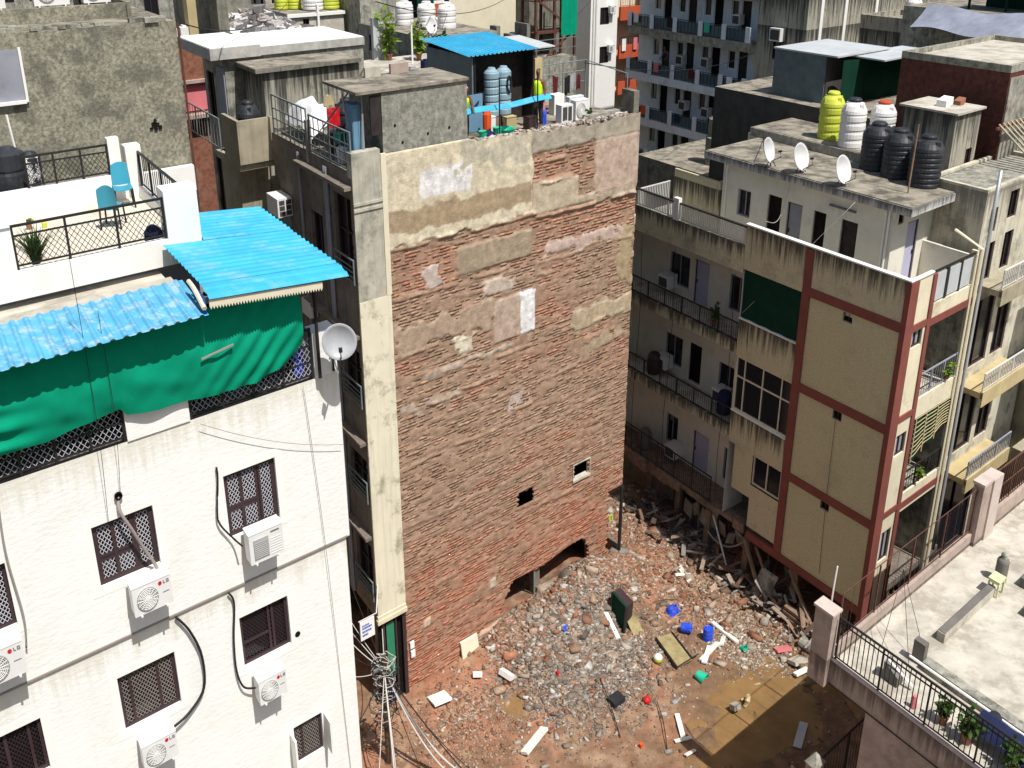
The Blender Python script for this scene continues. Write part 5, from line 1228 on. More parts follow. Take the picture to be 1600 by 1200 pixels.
for z in (6.3, 8.75, 11.25, 13.75):
    for v in (14.4, 16.6, 18.8, 21.0): hs += [(v, v + .75, z, z + 1.75), (v + 1.0, v + 1.55, z + .75, z + 1.7)]
wall(mb, mV(31.0), 13.4, 24, 0, 18, hs, .12)
mb.add([G(31, 13.4, 0), G(36, 13.4, 0), G(36, 13.4, 18), G(31, 13.4, 18)], [(0, 1, 2, 3)]); mb.add([G(31, 13.4, 18), G(36, 13.4, 18), G(36, 24, 18), G(31, 24, 18)], [(0, 1, 2, 3)])
build(mb, 'wall', M['bluewhite'], ap)
for i, h in enumerate(hs):
    if i % 2 == 0: door(ap, mV(31), *h, leaf='dark' if i % 4 else 'dark_wood', frame='white')
    else: window(ap, mV(31), *h, depth=.1, frame='white')
for z in (6.1, 8.6, 11.1, 13.6, 16.1):
    mb = MB(); mb.box(29.9, 31, 13.4, 24, z - .12, z); mb.box(29.9, 30.0, 13.4, 24, z - .42, z - .12); build(mb, 'balcony_slab', M['bluewhite'] if z < 12 else M['concrete'], ap)
    mb = MB()
    for v in (13.45, 15.3, 17.2, 19.4, 21.5, 23.6): mb.box(29.88, 30.02, v, v + .35, z, z + .75)
    build(mb, 'balcony_pier', M['bluewhite'], ap)
    for v0, v1 in ((13.8, 15.3), (15.65, 17.2), (17.55, 19.4), (19.75, 21.5), (21.85, 23.6)):
        railing(ap, mV(29.95), v0, v1, z, z + .7, post=2, step=.3, m='iron')
        mb = MB(); mb.box(29.96, 29.97, v0 + .05, v1 - .05, z + .08, z + .62); build(mb, 'glass_panel', mat('tinted_panel', (.06, .1, .12), rough=.2, var=.2, bump=0) if 'tp' not in M else M['tp'], ap)
for z, v, lab in ((14.3, 14.9, 'window air conditioner on the top balcony of the distant apartments by the grey end wall'), (11.9, 17.2, 'window air conditioner on the middle balcony of the distant apartments'), (11.8, 19.4, 'window air conditioner on the middle balcony of the distant apartments, by the leaning person'), (9.3, 16.9, 'window air conditioner on the low balcony of the distant apartments left of the roof plant'), (9.4, 18.9, 'window air conditioner on the low balcony of the distant apartments above a white cloth')):
    mb = MB(); mb.box(30.55, 31, v, v + .6, z, z + .5); o = build(mb, 'window_air_conditioner', M['ac'], base=G(30.6, v, z), label=lab, cat='air conditioner'); mb = MB(); mb.box(30.53, 30.549, v + .06, v + .54, z + .06, z + .44); build(mb, 'grille', M['ac_dark'], o)
sb = block('stained_concrete_block', 'tall stained concrete block with vertical black runs right of the apartments', 'building', 30.2, 47, 9.8, 13.2, 0, 18, 'annex', lw=[(11.2, 12.0, 13.0, 14.0), (11.0, 11.8, 10.3, 11.4)])
mb = MB()
for u in (31.2, 33.4, 36.4): mb.box(u, u + .25, 9.7, 9.8, 0, 18)
build(mb, 'pale_pilaster', M['white'], sb)
for z, lab in ((13.9, 'boxed air conditioner on the grey end of the stained block, upper one'), (11.2, 'boxed air conditioner on the grey end of the stained block, lower one')):
    mb = MB(); mb.box(29.75, 30.2, 11.2, 11.95, z, z + .6); o = build(mb, 'window_air_conditioner', M['ac'], base=G(30, 11.2, z), label=lab, cat='air conditioner'); mb = MB(); mb.box(29.73, 29.749, 11.27, 11.88, z + .07, z + .53); build(mb, 'grille', M['ac_dark'], o)
block('round_stained_tower', 'squat stained concrete tower behind the metal clad shed', 'tower', 33.4, 37.2, 5.2, 8.6, 0, 14.9, 'annex', par=.25)
# roofs behind the cream building
block('plinth_house', 'plain grey house carrying the metal clad shed', 'house', 19.3, 27.5, -1.9, 6.3, 0, 13.55, 'shade_black')  # walls coloured near-black in place of shade
mc = block('metal_shed', 'dark metal clad shed on the roof behind the lime water tank', 'shed', 20, 23.6, 1.1, 3.7, 13.55, 15.16, 'grey_metal', roofm='sheet_grey')
mb = MB(); mb.box(19.95, 23.65, .55, 3.75, 15.165, 15.22); build(mb, 'roof_sheet', M['sheet_grey'], mc)
mb = MB(); mb.box(20.05, 23.6, 1.06, 1.095, 13.56, 15.1); build(mb, 'shade_panel', M['shade_black'], mc)  # added panel, paints the shade on the shed front
mb = MB(); mb.grid(lambda s, t: G(20.3 + 4.7 * s, .5 + .05 * math.sin(s * 22) - .4 * s, 13.56 + (1.5 - .1 * s) * t), 40, 6); build(mb, 'green_curtain', M['green_dark'], base=G(21, .5, 13.56), label='dark green curtain wall between the metal shed and the brick roof room', cat='curtain')
mb = MB(); mb.box(21.2, 25.1, -.75, .95, 15.08, 15.13); build(mb, 'pale_sheet', M['sheet_grey'], base=G(22, .5, 15), label='pale sheet lying on top of the dark green curtain frame', cat='sheet')  # front overhang added to cast shade over the green curtain
bx = block('brick_roof_room', 'dark brick roof room with a pale concrete rim at the upper right', 'roof room', 20.2, 27, -6.15, -2.05, 0, 15.5, 'brick_dark', par=.16, par_m='concrete', roofm='concrete_pale')
mb = MB(); mb.box(20.25, 27, -6.19, -6.155, 0, 15.3); build(mb, 'rendered_side', M['concrete'], bx)
pl_ = root('tank_plinth', 'low concrete plinth under the lime and white water tanks', 'plinth', G(18, -1, 12.75)); mb = MB(); mb.box(16.75, 19.28, -3.3, 2.0, 12.75, 13.02); build(mb, 'slab', M['concrete'], pl_)
mb = MB(); mb.box(16.8, 19.25, -3.25, 1.95, 13.022, 13.035); build(mb, 'top_screed', M['roof_dirty'], pl_)
block('middle_house', 'plain house filling the gap between the cream building and the tank plinth', 'house', 17.02, 19.25, -5.9, 2.3, 0, 12.74, 'cream')
tank('lime yellow water tank on the roof plinth, leftmost of six tanks', 17.65, -1.05, 13.03, .46, 1.5, 'tank_yellow', ribs=4)
tank('white water tank with a dark lid beside the lime yellow one', 17.25, -2.25, 13.03, .46, 1.5, 'tank_white', lid='tank_black', ribs=4)
tank('white water tank with a red lid behind the black tanks', 18.1, -2.9, 13.03, .46, 1.42, 'tank_white', lid='rust_orange', ribs=4)
tank('black ribbed water tank at the left of three on the cream building roof', 16.55, -3.75, 12.75, .52, 1.38, 'tank_black', ribs=7)
tank('black ribbed water tank in the middle of three on the cream building roof', 16.3, -4.75, 12.75, .52, 1.38, 'tank_black', ribs=7)
tank('black ribbed water tank at the right of three on the cream building roof', 16.1, -5.85, 12.75, .52, 1.42, 'tank_black', ribs=7)
ct = block('concrete_roof_box', 'stained square concrete box on the roof beside the black tanks', 'roof box', 17.6, 19.25, -5.85, -3.9, 12.745, 14.5, 'annex', roofm='concrete_pale', fw=[(18.6, 19.0, 12.8, 13.4)])
mb = MB(); mb.box(17.5, 19.35, -5.95, -3.8, 14.502, 14.56); build(mb, 'lid_slab', M['concrete_pale'], ct)
for u, v, s, lab in ((18.3, -5.0, .22, 'pale broken stone on the concrete roof box'), (18.9, -5.2, .16, 'rusty stone on the concrete roof box')):
    mb = MB(); mb.bar(G(u, v, 14.56 + s * .5), s * U_ + .04 * Z_, s * .8 * V_, s * .5 * Z_); build(mb, 'stone', M['white'] if s > .2 else M['pot'], base=G(u, v, 14.56), label=lab, cat='stone')
dish('narrow white dish antenna farthest along the cream building roof edge', G(13.75, -1.35, 13.27), (.83, -.62, .28), .37, 'dish', G(13.95, -1.35, 12.74), .9)
dish('white dish antenna in the middle of three on the cream building roof edge', G(14.1, -2.45, 13.22), (.62, -.8, .3), .40, 'dish', G(14.25, -2.4, 12.74), .8)
dish('white dish antenna nearest the black tanks on the cream building roof', G(14.0, -4.2, 13.2), (.62, -.8, .3), .40, 'dish', G(14.2, -4.1, 12.74), .8)
cable('pipe', 'tall pale pipe rising past the cream building roof corner', [G(16.25, -8.2, 2), G(16.25, -8.2, 13.6)], .05, 'steel', 'pipe')
mb = MB(); mb.tube([G(15.0, -6.0, 12.74), G(15.05, -6.0, 14.6)], .025, 5); build(mb, 'roof_pole', M['wood'], base=G(15, -6, 12.74), label='thin pole leaning beside the front black tank', cat='pole')
# right hand neighbour along the street
nb = block('street_neighbour', 'cream neighbour house with projecting balconies at the right border', 'house', 16.3, 21.5, -7.9, -5.92, 0, 12.9, 'old_cream', fw=[(16.75, 17.2, 11.7, 12.4), (17.9, 18.5, 11.9, 12.7), (17.0, 17.4, 10.3, 11.4), (18.0, 18.6, 10.4, 11.5), (16.6, 18.2, 7.6, 9.7), (18.5, 19.4, 7.6, 9.7), (16.6, 18.2, 4.8, 6.8), (18.5, 19.4, 4.8, 6.8), (16.7, 19.2, 1.0, 3.8)], par=.1, roofm='concrete')
for z in (10.15, 7.1, 4.3):
    mb = MB(); mb.box(16.6, 19.6, -8.75, -7.9, z, z + .16); mb.box(16.6, 19.6, -8.76, -8.66, z - .25, z + .22); build(mb, 'balcony_slab', M['mustard'] if z < 10 else M['tan_conc'], nb)
    railing(nb, mU(-8.7), 16.62, 19.58, z + .22, z + .78, post=1, step=.12, m='iron_white' if z > 7 else 'shade_grey', name='balcony_railing', r=.025)
mb = MB(); mb.grid(lambda s, t: G(19.0 + .35 * s, -8.72, 10.7 + .6 * t - .15 * math.sin(3 * s)), 6, 6, .12 * V_); build(mb, 'green_bundle', M['tealc'], base=G(19, -8.72, 10.7), label='bright green cloth bundle on the top balcony at the right border', cat='cloth')
nb2 = block('brown_neighbour', 'brown shaded house beyond the cream neighbour at the right border', 'house', 21.6, 34, -8.6, -6.25, 0, 11.2, 'tan_conc', fw=[(22 + 1.6 * i, 23 + 1.6 * i, z, z + 1.5) for i in range(6) for z in (2.0, 4.8, 7.6)], roofm='roof_dirty')
for z in (3.9, 6.7, 9.5):
    mb = MB(); mb.box(20.2, 34, -9.6, -8.6, z, z + .35); build(mb, 'balcony_slab', M['tan_conc'], nb2); railing(nb2, mU(-9.55), 20.2, 34, z + .36, z + .95, post=1.3, step=.16, m='iron', name='balcony_railing')
aw = root('slatted_awning', 'slanted awning of pale slats at the right border above the street neighbour', 'awning', G(20.3, -7, 13))
for i in range(9):
    mb = MB(); mb.bar(G(19.4 + .28 * i, -7.3, 13.55), .045 * U_, .85 * V_ + .55 * Z_, .02 * Z_); build(mb, 'slat', M['tan_conc'], aw)
mb = MB(); mb.box(19.3, 22, -8.2, -8.12, 12.98, 13.04); mb.box(19.3, 22, -6.5, -6.4, 13.95, 14.02); build(mb, 'batten', M['pot'], aw)
mb = MB(); mb.grid(lambda s, t: G(27.3 + 1.3 * t + .1 * math.sin(s * 9 + 3 * t), 2.0 - 9.5 * s, 15.55 - .1 * s + .75 * t + .08 * math.sin(s * 16)), 40, 8); build(mb, 'tarpaulin', M['tarp'], base=G(27.5, -2, 15.5), label='grey blue tarpaulin stretched behind the brick roof room', cat='tarpaulin')
block('tarpaulin_house', 'plain house under the grey blue tarpaulin', 'house', 28.6, 40, -9, 3.2, 0, 16.2, 'concrete')
mb = MB(); mb.box(30, 30.9, -6.3, -5.2, 16.2, 17.0); build(mb, 'square_tank', M['deep_blue'], base=G(30, -6, 16.2), label='dark blue square tank above the tarpaulin at the upper right', cat='water tank')
mb = MB(); mb.box(30, 30.9, -4.5, -3.5, 16.2, 16.9); build(mb, 'stone_block', M['concrete_dark'], base=G(30, -4, 16.2), label='dark stone block left of the dark blue tank', cat='stone block')
gs = root('green_shed', 'open green sheet shed above the tarpaulin at the upper right', 'shed', G(30, -1, 16.2))
build(corr(lambda s, t: G(29.4 + 2.2 * t, -3.0 + 3.6 * s, 17.3 + .2 * t), 14, 2, .05), 'roof', mat('green_sheet', (.02, .22, .12), rough=.6, var=.2, bump=0), gs)
mb = MB()
for v in (-2.9, -1.2, .5): mb.box(29.5, 29.6, v, v + .08, 16.2, 17.3)
mb.box(31.2, 31.3, -3, .6, 16.2, 17.3); build(mb, 'frame', M['green_dark'], gs)
# far rows of houses
FW, PW = [], ['concrete', 'cream_clean', 'bluewhite', 'concrete_pale', 'brick_far', 'tan_conc', 'white', 'concrete_dark', 'pink_wall', 'cream']
def uvof(x, y):
    d = Vector((x, y, 0)) - A_; det = U_.x * V_.y - U_.y * V_.x
    return ((d.x * V_.y - d.y * V_.x) / det, (U_.x * d.y - U_.y * d.x) / det)
rg = random.Random(21)
kinds = ['grey concrete', 'pale cream', 'blue white', 'pale grey', 'red brick', 'tan', 'white', 'dark grey', 'pinkish', 'stained cream']
def far(x, y, w, z1, i, where):
    u, v = uvof(x, y)
    fw = []; lw = []
    for z in np.arange(z1 - 1.9, max(2, z1 - 11), -2.7):
        for k in range(int(w // 1.7)): fw.append((u + .5 + 1.7 * k, u + 1.2 + 1.7 * k, z, z + 1.2)); lw.append((v + .5 + 1.7 * k, v + 1.2 + 1.7 * k, z, z + 1.2))
    block('far_house', f'distant {kinds[i % 10]} house {where}', 'house', u, u + w, v, v + w, 0, z1, PW[i % 10], fw=fw, lw=lw, par=.35, group='distant houses behind the rooftops')
spots = ['behind the roof air conditioners', 'behind the mottled wall', 'above the lane end', 'behind the rubble heaped roof', 'behind the lime roof tanks', 'behind the white roof tanks', 'behind the orange sign', 'behind the cream block', 'behind the steel stair frame', 'behind the white tower', 'behind the apartments', 'behind the stained block', 'behind the green shed', 'behind the tarpaulin', 'at the far upper right']
for k in range(15):
    far(-34 + 5.6 * k, 78 + rg.uniform(-3, 4), 5.6, 16.5 + rg.uniform(0, 3), k, spots[k])
mids = [(-26, 44, 6, 17.5, 3, 'beside the upper left border, below the far row'), (-18, 50, 6, 17, 0, 'in the upper left, below the far row'), (21, 44, 4, 9, 2, 'low down right of the party wall'), (15, 47, 3.5, 7.0, 0, 'low down beyond the party wall edge')]
for x, y, w, z, i, t in mids: far(x, y, w, z, i, t)

# clutter of the roofs behind
for k, (a, b) in enumerate(((G(8.7, 2.6, 15.8), G(31, 14, 13)), (G(3.2, 6.6, 17.5), G(20, 24, 15.5)), (G(13.9, -1, 13.3), G(30.2, 12, 12)), (G(-3.8, 3, 17.7), G(5.4, 20, 16.4)), (G(23, 24, 14), G(31.7, 30, 14.5)))):
    cable('wire', ('wire from the laundry frame to the distant apartments', 'wire over the planted terrace to the post terrace', 'wire from the cream building roof to the stained block', 'wire from the mottled wall across the lane', 'wire from the stair frame to the white tower')[k], sagw(a, b, .5), .014, 'cable', 'wire', 4, 1)
rg = random.Random(77)
cols = ['whitec', 'maroon', 'pinkc', 'greyc', 'navy', 'orange', 'tealc', 'hair']
for k in range(7):
    u = 36.4 + .6 * k; z = 9.0 if k % 2 else 11.4
    mb = MB(); mb.grid(lambda s, t: G(u + .42 * s, 31.7 + .03 * math.sin(9 * s), z + .2 - .8 * t), 5, 4); build(mb, 'hanging_cloth', M[cols[k]], base=G(u, 31.7, z), label=('white', 'maroon', 'pink', 'lilac grey', 'navy', 'orange', 'teal')[k] + ' cloth hanging on the orange red balconies beside the white tower', cat='laundry', group='laundry hanging on the orange red balconies')
for k in range(9):
    v = 14.5 + 1.05 * k; z = (11.1, 8.6, 13.6)[k % 3]
    mb = MB(); mb.grid(lambda s, t: G(29.86, v + .45 * s, z + .72 - .5 * t), 4, 3); build(mb, 'hanging_cloth', M[cols[(k * 3) % 8]], base=G(29.86, v, z), label=('white', 'lilac grey', 'teal', 'maroon', 'navy', 'black', 'pink', 'orange', 'white')[k] + ' cloth hung over the ' + ('middle', 'lowest visible', 'upper')[k % 3] + ' balcony of the distant apartments', cat='laundry', group='laundry hung over the distant apartment balconies')
for k, (u, v, z, m) in enumerate(((16.5, 22.6, 12.6, 'tank_black'), (18.8, 23.5, 12.6, 'tank_white'), (21.0, 24.5, 12.6, 'tank_black'), (34.5, 6.2, 14.9, 'tank_white'))):
    tank(('black tank on the post terrace behind the shed', 'white tank on the post terrace behind the shed', 'black tank at the right of the post terrace', 'white tank on the squat stained tower', 'black tank among the heaped roof rubble')[k], u, v, z, .45, 1.2, m, ribs=3, n=16)
for k, (u, v, h) in enumerate(((4.3, 7.2, .35), (4.9, 7.6, .25), (5.2, 7.1, .5), (7.2, 7.4, .3))):
    mb = MB(); mb.box(u, u + .35, v, v + .3, 15.15, 15.15 + h); mb.box(u + .05, u + .25, v + .05, v + .2, 15.15 + h, 15.2 + h); build(mb, 'roof_box', M[('pot', 'greyc', 'navy', 'whitec')[k]], base=G(u, v, 15.15), label=('clay red box on the planted terrace edge', 'grey box on the planted terrace edge', 'navy crate on the planted terrace', 'white box on the planted terrace by the blue shed')[k], cat='box')
# ------------------------------------------------------------------ on the brick building roof
sh = root('roof_shed', 'roof shed with a bright blue corrugated sheet roof on the brick building', 'shed', G(5, 3, 14.6))
build(corr(lambda s, t: G(3.78 + 2.55 * s, 1.9 + 2.9 * t, 16.46 + .16 * t), 17, 3, .03), 'roof_sheet', M['blue_roof'], sh)
mb = MB(); mb.box(3.95, 4.0, 2.05, 4.7, 14.6, 16.42); build(mb, 'side_wall', M['grey_metal'], sh)
mb = MB(); mb.box(4.0, 6.2, 2.5, 2.55, 14.6, 16.4); mb.box(6.15, 6.2, 2.05, 2.5, 14.6, 16.4); mb.box(4, 6.2, 4.6, 4.7, 14.6, 16.5); build(mb, 'back_wall', M['dark_wood'], sh)
mb = MB(); mb.box(6.22, 6.5, 2.0, 2.06, 14.6, 16.2); build(mb, 'ochre_door', M['mustard'], sh)
mb = MB(); mb.box(4.02, 4.06, 2.02, 2.06, 14.6, 16.42); mb.box(6.14, 6.2, 2.0, 2.04, 14.6, 16.42); build(mb, 'post', M['iron'], sh)
mb = MB(); mb.grid(lambda s, t: G(6.35 + 1.1 * s, 2.6 + 2.0 * t, 16.38 + .1 * t), 4, 4, (0, 0, -.03)); build(mb, 'grey_sheet_roof', M['sheet_grey'], base=G(6.4, 3, 16.4), label='grey flat sheet roof right of the blue shed roof', cat='sheet roof')
bd = root('blue_door', 'grey blue metal door standing under the left side of the shed', 'door', G(3.6, 1.75, 14.6)); mb = MB(); mb.box(3.62, 4.1, 1.72, 1.77, 14.62, 15.55); build(mb, 'leaf', M['bluedoor'], bd)
mb = MB(); mb.bar(G(3.8, 1.70, 15.25), .16 * U_ + .12 * Z_, .01 * V_, .03 * Z_); build(mb, 'brace', M['navy'], bd)
for u, lab in ((4.42, 'pale blue ribbed tank under the shed, left one'), (4.85, 'pale blue ribbed tank under the shed, right one with a hanging coil')):
    r = root('ribbed_tank', lab, 'water tank', G(u, 1.85, 14.9)); mb = MB()
    for i in range(6): mb.lathe(G(u + .12, 1.9, 14.9 + .19 * i), [(.20, 0), (.225, .03), (.225, .15), (.20, .185)], 18, .9)
    mb.lathe(G(u + .12, 1.9, 16.04), [(.2, 0), (.12, .06), (.1, .1)], 18, .9); build(mb, 'body', M['tank_blue'], r)
    mb = MB(); mb.box(u - .05, u + .3, 1.7, 2.1, 14.6, 14.9); build(mb, 'stand', M['wood'], r)
mb = MB(); mb.tube([G(5.02 + .07 * math.cos(t), 1.66, 15.7 + .2 * math.sin(t)) for t in np.linspace(0, 6.3, 18)], .03, 5); build(mb, 'hose_coil', M['cable'], base=G(5, 1.66, 15.5), label='black hose coil hanging on the right ribbed tank under the shed', cat='hose')
bs = root('blue_sheet_strip', 'long narrow blue sheet held level along the roof edge by the workers', 'sheet', G(4.5, .7, 15.2))
mb = MB(); mb.grid(lambda s, t: G(2.62 + 3.3 * s, .72 + .1 * t, 15.30 + .06 * s + .11 * t + .02 * math.sin(s * 9)), 24, 4, (0, 0, -.012)); build(mb, 'sheet', M['blue_roof'], bs)
for u, lab in ((3.95, 'left upright iron rod at the roof edge'), (5.3, 'right upright iron rod at the roof edge beside the standing worker')):
    mb = MB(); mb.tube([G(u, .6, 14.55), G(u, .6, 16.1)], .018, 5); build(mb, 'iron_rod', M['iron'], base=G(u, .6, 14.55), label=lab, cat='rod')
rg = random.Random(12)
stuff = [('crate', 'dark square crate at the roof edge beside the standing worker', 5.1, .75, .28, .3, .36, 'frame'), ('tub', 'teal tub on the roof below the blue sheet strip, left one', 3.55, .85, .14, .14, .22, 'tealc'), ('tub', 'teal tub on the roof in the middle below the blue sheet strip', 4.0, .8, .14, .14, .26, 'tealc'), ('tub', 'wide teal basin on the roof right of the two tubs', 4.35, .9, .3, .26, .18, 'tealc'), ('cloth_heap', 'navy cloth heap between the teal tubs on the roof', 3.72, .8, .25, .3, .22, 'navy'), ('white_box', 'white carton under the pale blue tanks', 4.15, 1.4, .2, .2, .38, 'whitec'), ('brown_carton', 'pale brown carton right of the white carton under the shed', 4.75, 1.4, .35, .2, .3, 'mustard')]
for nm, lab, u, v, w, d, h, m in stuff:
    mb = MB()
    if 'tub' in nm:
        mb.lathe(G(u, v, 14.6), [(w * .75, 0), (w, h * .95), (w * 1.08, h), (w * .9, h * .9), (w * .6, .04)], 14)
    elif 'heap' in nm:
        mb.grid(lambda s, t: G(u + w * (s - .5) * 1.6, v + d * (t - .5) * 1.6, 14.61 + h * max(0, 1 - (2 * s - 1) ** 2 - (2 * t - 1) ** 2) * (.8 + .4 * float(vnoise(s * 6, t * 6)))), 10, 10)
    else:
        mb.box(u, u + w, v, v + d, 14.6, 14.6 + h); mb.box(u - .01, u + w + .01, v - .01, v + d + .01, 14.6 + h, 14.6 + h + .02)
    build(mb, nm, M[m], base=G(u, v, 14.6), label=lab, cat=nm.replace('_', ' '))
mb = MB(); mb.lathe(G(6.0, 1.25, 14.6), [(.1, 0), (.11, .35), (.1, .38)], 12); build(mb, 'blue_bin', M['blue'], base=G(6, 1.25, 14.6), label='blue bin right of the standing worker', cat='bin')
ac_unit('air conditioner with a rusty yellow fan standing on the roof of the brick building', 6.95, 1.2, 14.65, 'fan', .55, .5, None, False)
mb = MB(); mb.box(6.4, 6.85, .85, 1.15, 14.6, 15.1); o = build(mb, 'air_conditioner_casing', M['ac'], base=G(6.4, .85, 14.6), label='opened air conditioner casing lying left of the rusty fan one', cat='air conditioner'); mb = MB(); mb.box(6.45, 6.62, .84, .849, 14.65, 15.05); mb.box(6.66, 6.8, .84, .849, 14.65, 15.05); build(mb, 'opening', M['ac_dark'], o)
mb = MB(); mb.box(7.2, 8.8, .6, .85, 14.6, 14.78); build(mb, 'low_step', M['concrete'], brick_b)
mb = MB(); mb.box(8.62, 8.84, .02, .6, 14.6, 15.35); build(mb, 'corner_stub', M['concrete_dark'], brick_b)
# laundry
cl = root('laundry_rail', 'grey iron laundry frame with hanging clothes at the back of the brick roof', 'laundry frame', G(8, 3, 14.6))
mb = MB()
for u in (6.9, 7.8, 8.75): mb.tube([G(u, 2.6, 14.6), G(u, 2.6, 15.9)], .02, 5)
for z in (15.3, 15.6, 15.88): mb.tube([G(6.9, 2.6, z), G(8.75, 2.6, z)], .013, 4)
mb.tube([G(8.75, 2.6, 15.88), G(8.75, .5, 15.75)], .015, 4); mb.tube([G(8.75, .5, 14.6), G(8.75, .5, 15.75)], .018, 4)
build(mb, 'frame', M['iron_grey'], cl)
clothes = [(6.35, 'maroon', 'maroon cloth hanging on the laundry frame, leftmost', .32, .62, 16.0), (6.75, 'whitec', 'white shirt hanging beside the maroon cloth', .2, .4, 15.95), (7.45, 'maroon', 'dark maroon towel hanging in the middle of the laundry frame', .24, .5, 15.55), (7.95, 'hair', 'black garment hanging on the laundry frame', .24, .5, 15.5), (8.15, 'greyc', 'lilac grey cloth hanging on the laundry frame', .22, .4, 15.55), (8.42, 'maroon', 'red cloth at the right end of the laundry frame', .16, .4, 15.5), (6.05, 'greyc', 'pale grey clothes bunch hanging near the ochre door', .22, .6, 16.2)]
for u, m, lab, w, h, z in clothes:
    mb = MB(); ph_ = rg.random() * 6
    mb.grid(lambda s, t: G(u + w * (s - .5) * (1 - .15 * t), 2.56 + .03 * math.sin(s * 9 + ph_) * (t), z - h * t - .03 * math.sin(s * 5 + ph_)), 8, 5); build(mb, 'hanging_cloth', M[m], base=G(u, 2.56, z - h), label=lab, cat='laundry')
mb = MB(); mb.box(7.0, 7.4, 2.0, 2.3, 14.6, 15.15); build(mb, 'white_cabinet', M['white'], base=G(7, 2, 14.6), label='white cabinet behind the rusty fan air conditioner', cat='cabinet')
mb = MB(); mb.box(7.7, 8.3, 2.1, 2.3, 14.6, 15.0); build(mb, 'white_bench', M['bluewhite'], base=G(7.7, 2.1, 14.6), label='white bench under the black garment on the roof', cat='bench')
plant('low green plants under the laundry frame on the brick roof', G(7.5, .9, 14.62), .25, .22, 60, .16, .06, 'leaf', seed=77)
mb = MB(); mb.grid(lambda s, t: G(6.15 + .1 * s + .12 * t, 1.6, 15.35 - .55 * t), 4, 6, .05 * V_); build(mb, 'pink_cloth', M['pinkc'], base=G(6.2, 1.6, 14.8), label='pink cloth draped beside the standing worker', cat='cloth')
mb = MB(); mb.tube([G(3.98, 1.3, 14.6), G(3.98, 1.3, 15.1), G(4.03, 1.3, 15.35)], [.1, .11, .05], 8); build(mb, 'orange_jacket', M['orange'], base=G(3.98, 1.3, 14.6), label='orange jacket hanging left of the pale blue tanks', cat='jacket')
# covered pile on the left roof corner
mb = MB(); mb.grid(lambda s, t: G(-.7 + .95 * s, 3.0 + 2.2 * t, 14.6 + .95 * (math.sin(math.pi * (.08 + .84 * s)) ** .5) * (math.sin(math.pi * (.08 + .84 * t)) ** .5) * (.8 + .35 * float(vnoise(s * 5, t * 6)))), 24, 30); build(mb, 'covered_pile', M['whitec'], base=G(-.2, 4, 14.6), label='pile under a crumpled white sheet behind the left roof railing', cat='covered pile')
tank('black water tank between the white covered pile and the stair head', .35, 2.9, 14.6, .38, 1.1, 'tank_black', ribs=2)
mb = MB(); mb.lathe(G(.1, 2.1, 15.15), [(.13, -.12), (.19, 0), (.13, .12), (.07, .0)], 14, ax=Vector(U_), ay=Z_, az=Vector(V_)); build(mb, 'pink_hoop', M['pinkc'], base=G(.1, 2.1, 15), label='pink ring shaped bag hanging behind the roof railing', cat='bag')
mb = MB(); mb.grid(lambda s, t: G(-.3 + .35 * s, 2.7, 14.95 + .6 * t), 5, 5, .06 * V_); build(mb, 'red_cloth', M['red'], base=G(-.3, 2.7, 15), label='red cloth behind the left roof railing', cat='cloth')
mb = MB(); mb.grid(lambda s, t: G(.0 + .3 * s, 3.6, 15.45 + .25 * t * (1 - (2 * s - 1) ** 2)), 6, 5, .1 * V_); build(mb, 'peach_cloth', M['mustard'], base=G(0, 3.6, 15.4), label='peach cloth on top of the white covered pile', cat='cloth')
for i, (a, b) in enumerate(((G(-.7, .8, 16.2), G(-.6, .4, 14.7)), (G(-.4, .3, 16.25), G(-.5, .1, 14.5)), (G(.2, 1.9, 16.2), G(-.85, 2.0, 15.2)))):
    mb = MB(); mb.tube([a, b], .02, 5); build(mb, 'lean_pole', M['hose'], base=b, label=('thin pole leaning on the stair head roof, left of the cupboard', 'pale wire pole dropping in front of the cupboard', 'pale stick crossing from the stair head to the roof railing')[i], cat='pole')
ac_unit_side = root('air_conditioner', 'white caged air conditioner on the dark left side wall of the brick building', 'air conditioner', G(-1.2, 4.6, 12.7))
mb = MB(); mb.box(-1.35, -.92, 4.25, 5.1, 12.72, 13.2); build(mb, 'body', M['ac'], ac_unit_side)
mb = MB()
for i in range(2):
    for k in range(3): mb.box(-1.30 + .2 * i, -1.14 + .2 * i, 4.24, 4.25, 12.76 + .14 * k, 12.87 + .14 * k)
    for k in range(3): pass
build(mb, 'cage_opening', M['ac_dark'], ac_unit_side)
mb = MB(); mb.box(-1.3, -.95, 4.3, 4.34, 12.4, 12.715); build(mb, 'bracket', M['iron_grey'], ac_unit_side)
mb = MB(); mb.box(-1.15, -.92, 2.9, 3.5, 10.4, 10.8); o = build(mb, 'air_conditioner', M['ac'], base=G(-1.1, 3, 10.4), label='pale air conditioner on the dark side wall behind the green cloth end', cat='air conditioner')
rg = random.Random(61)
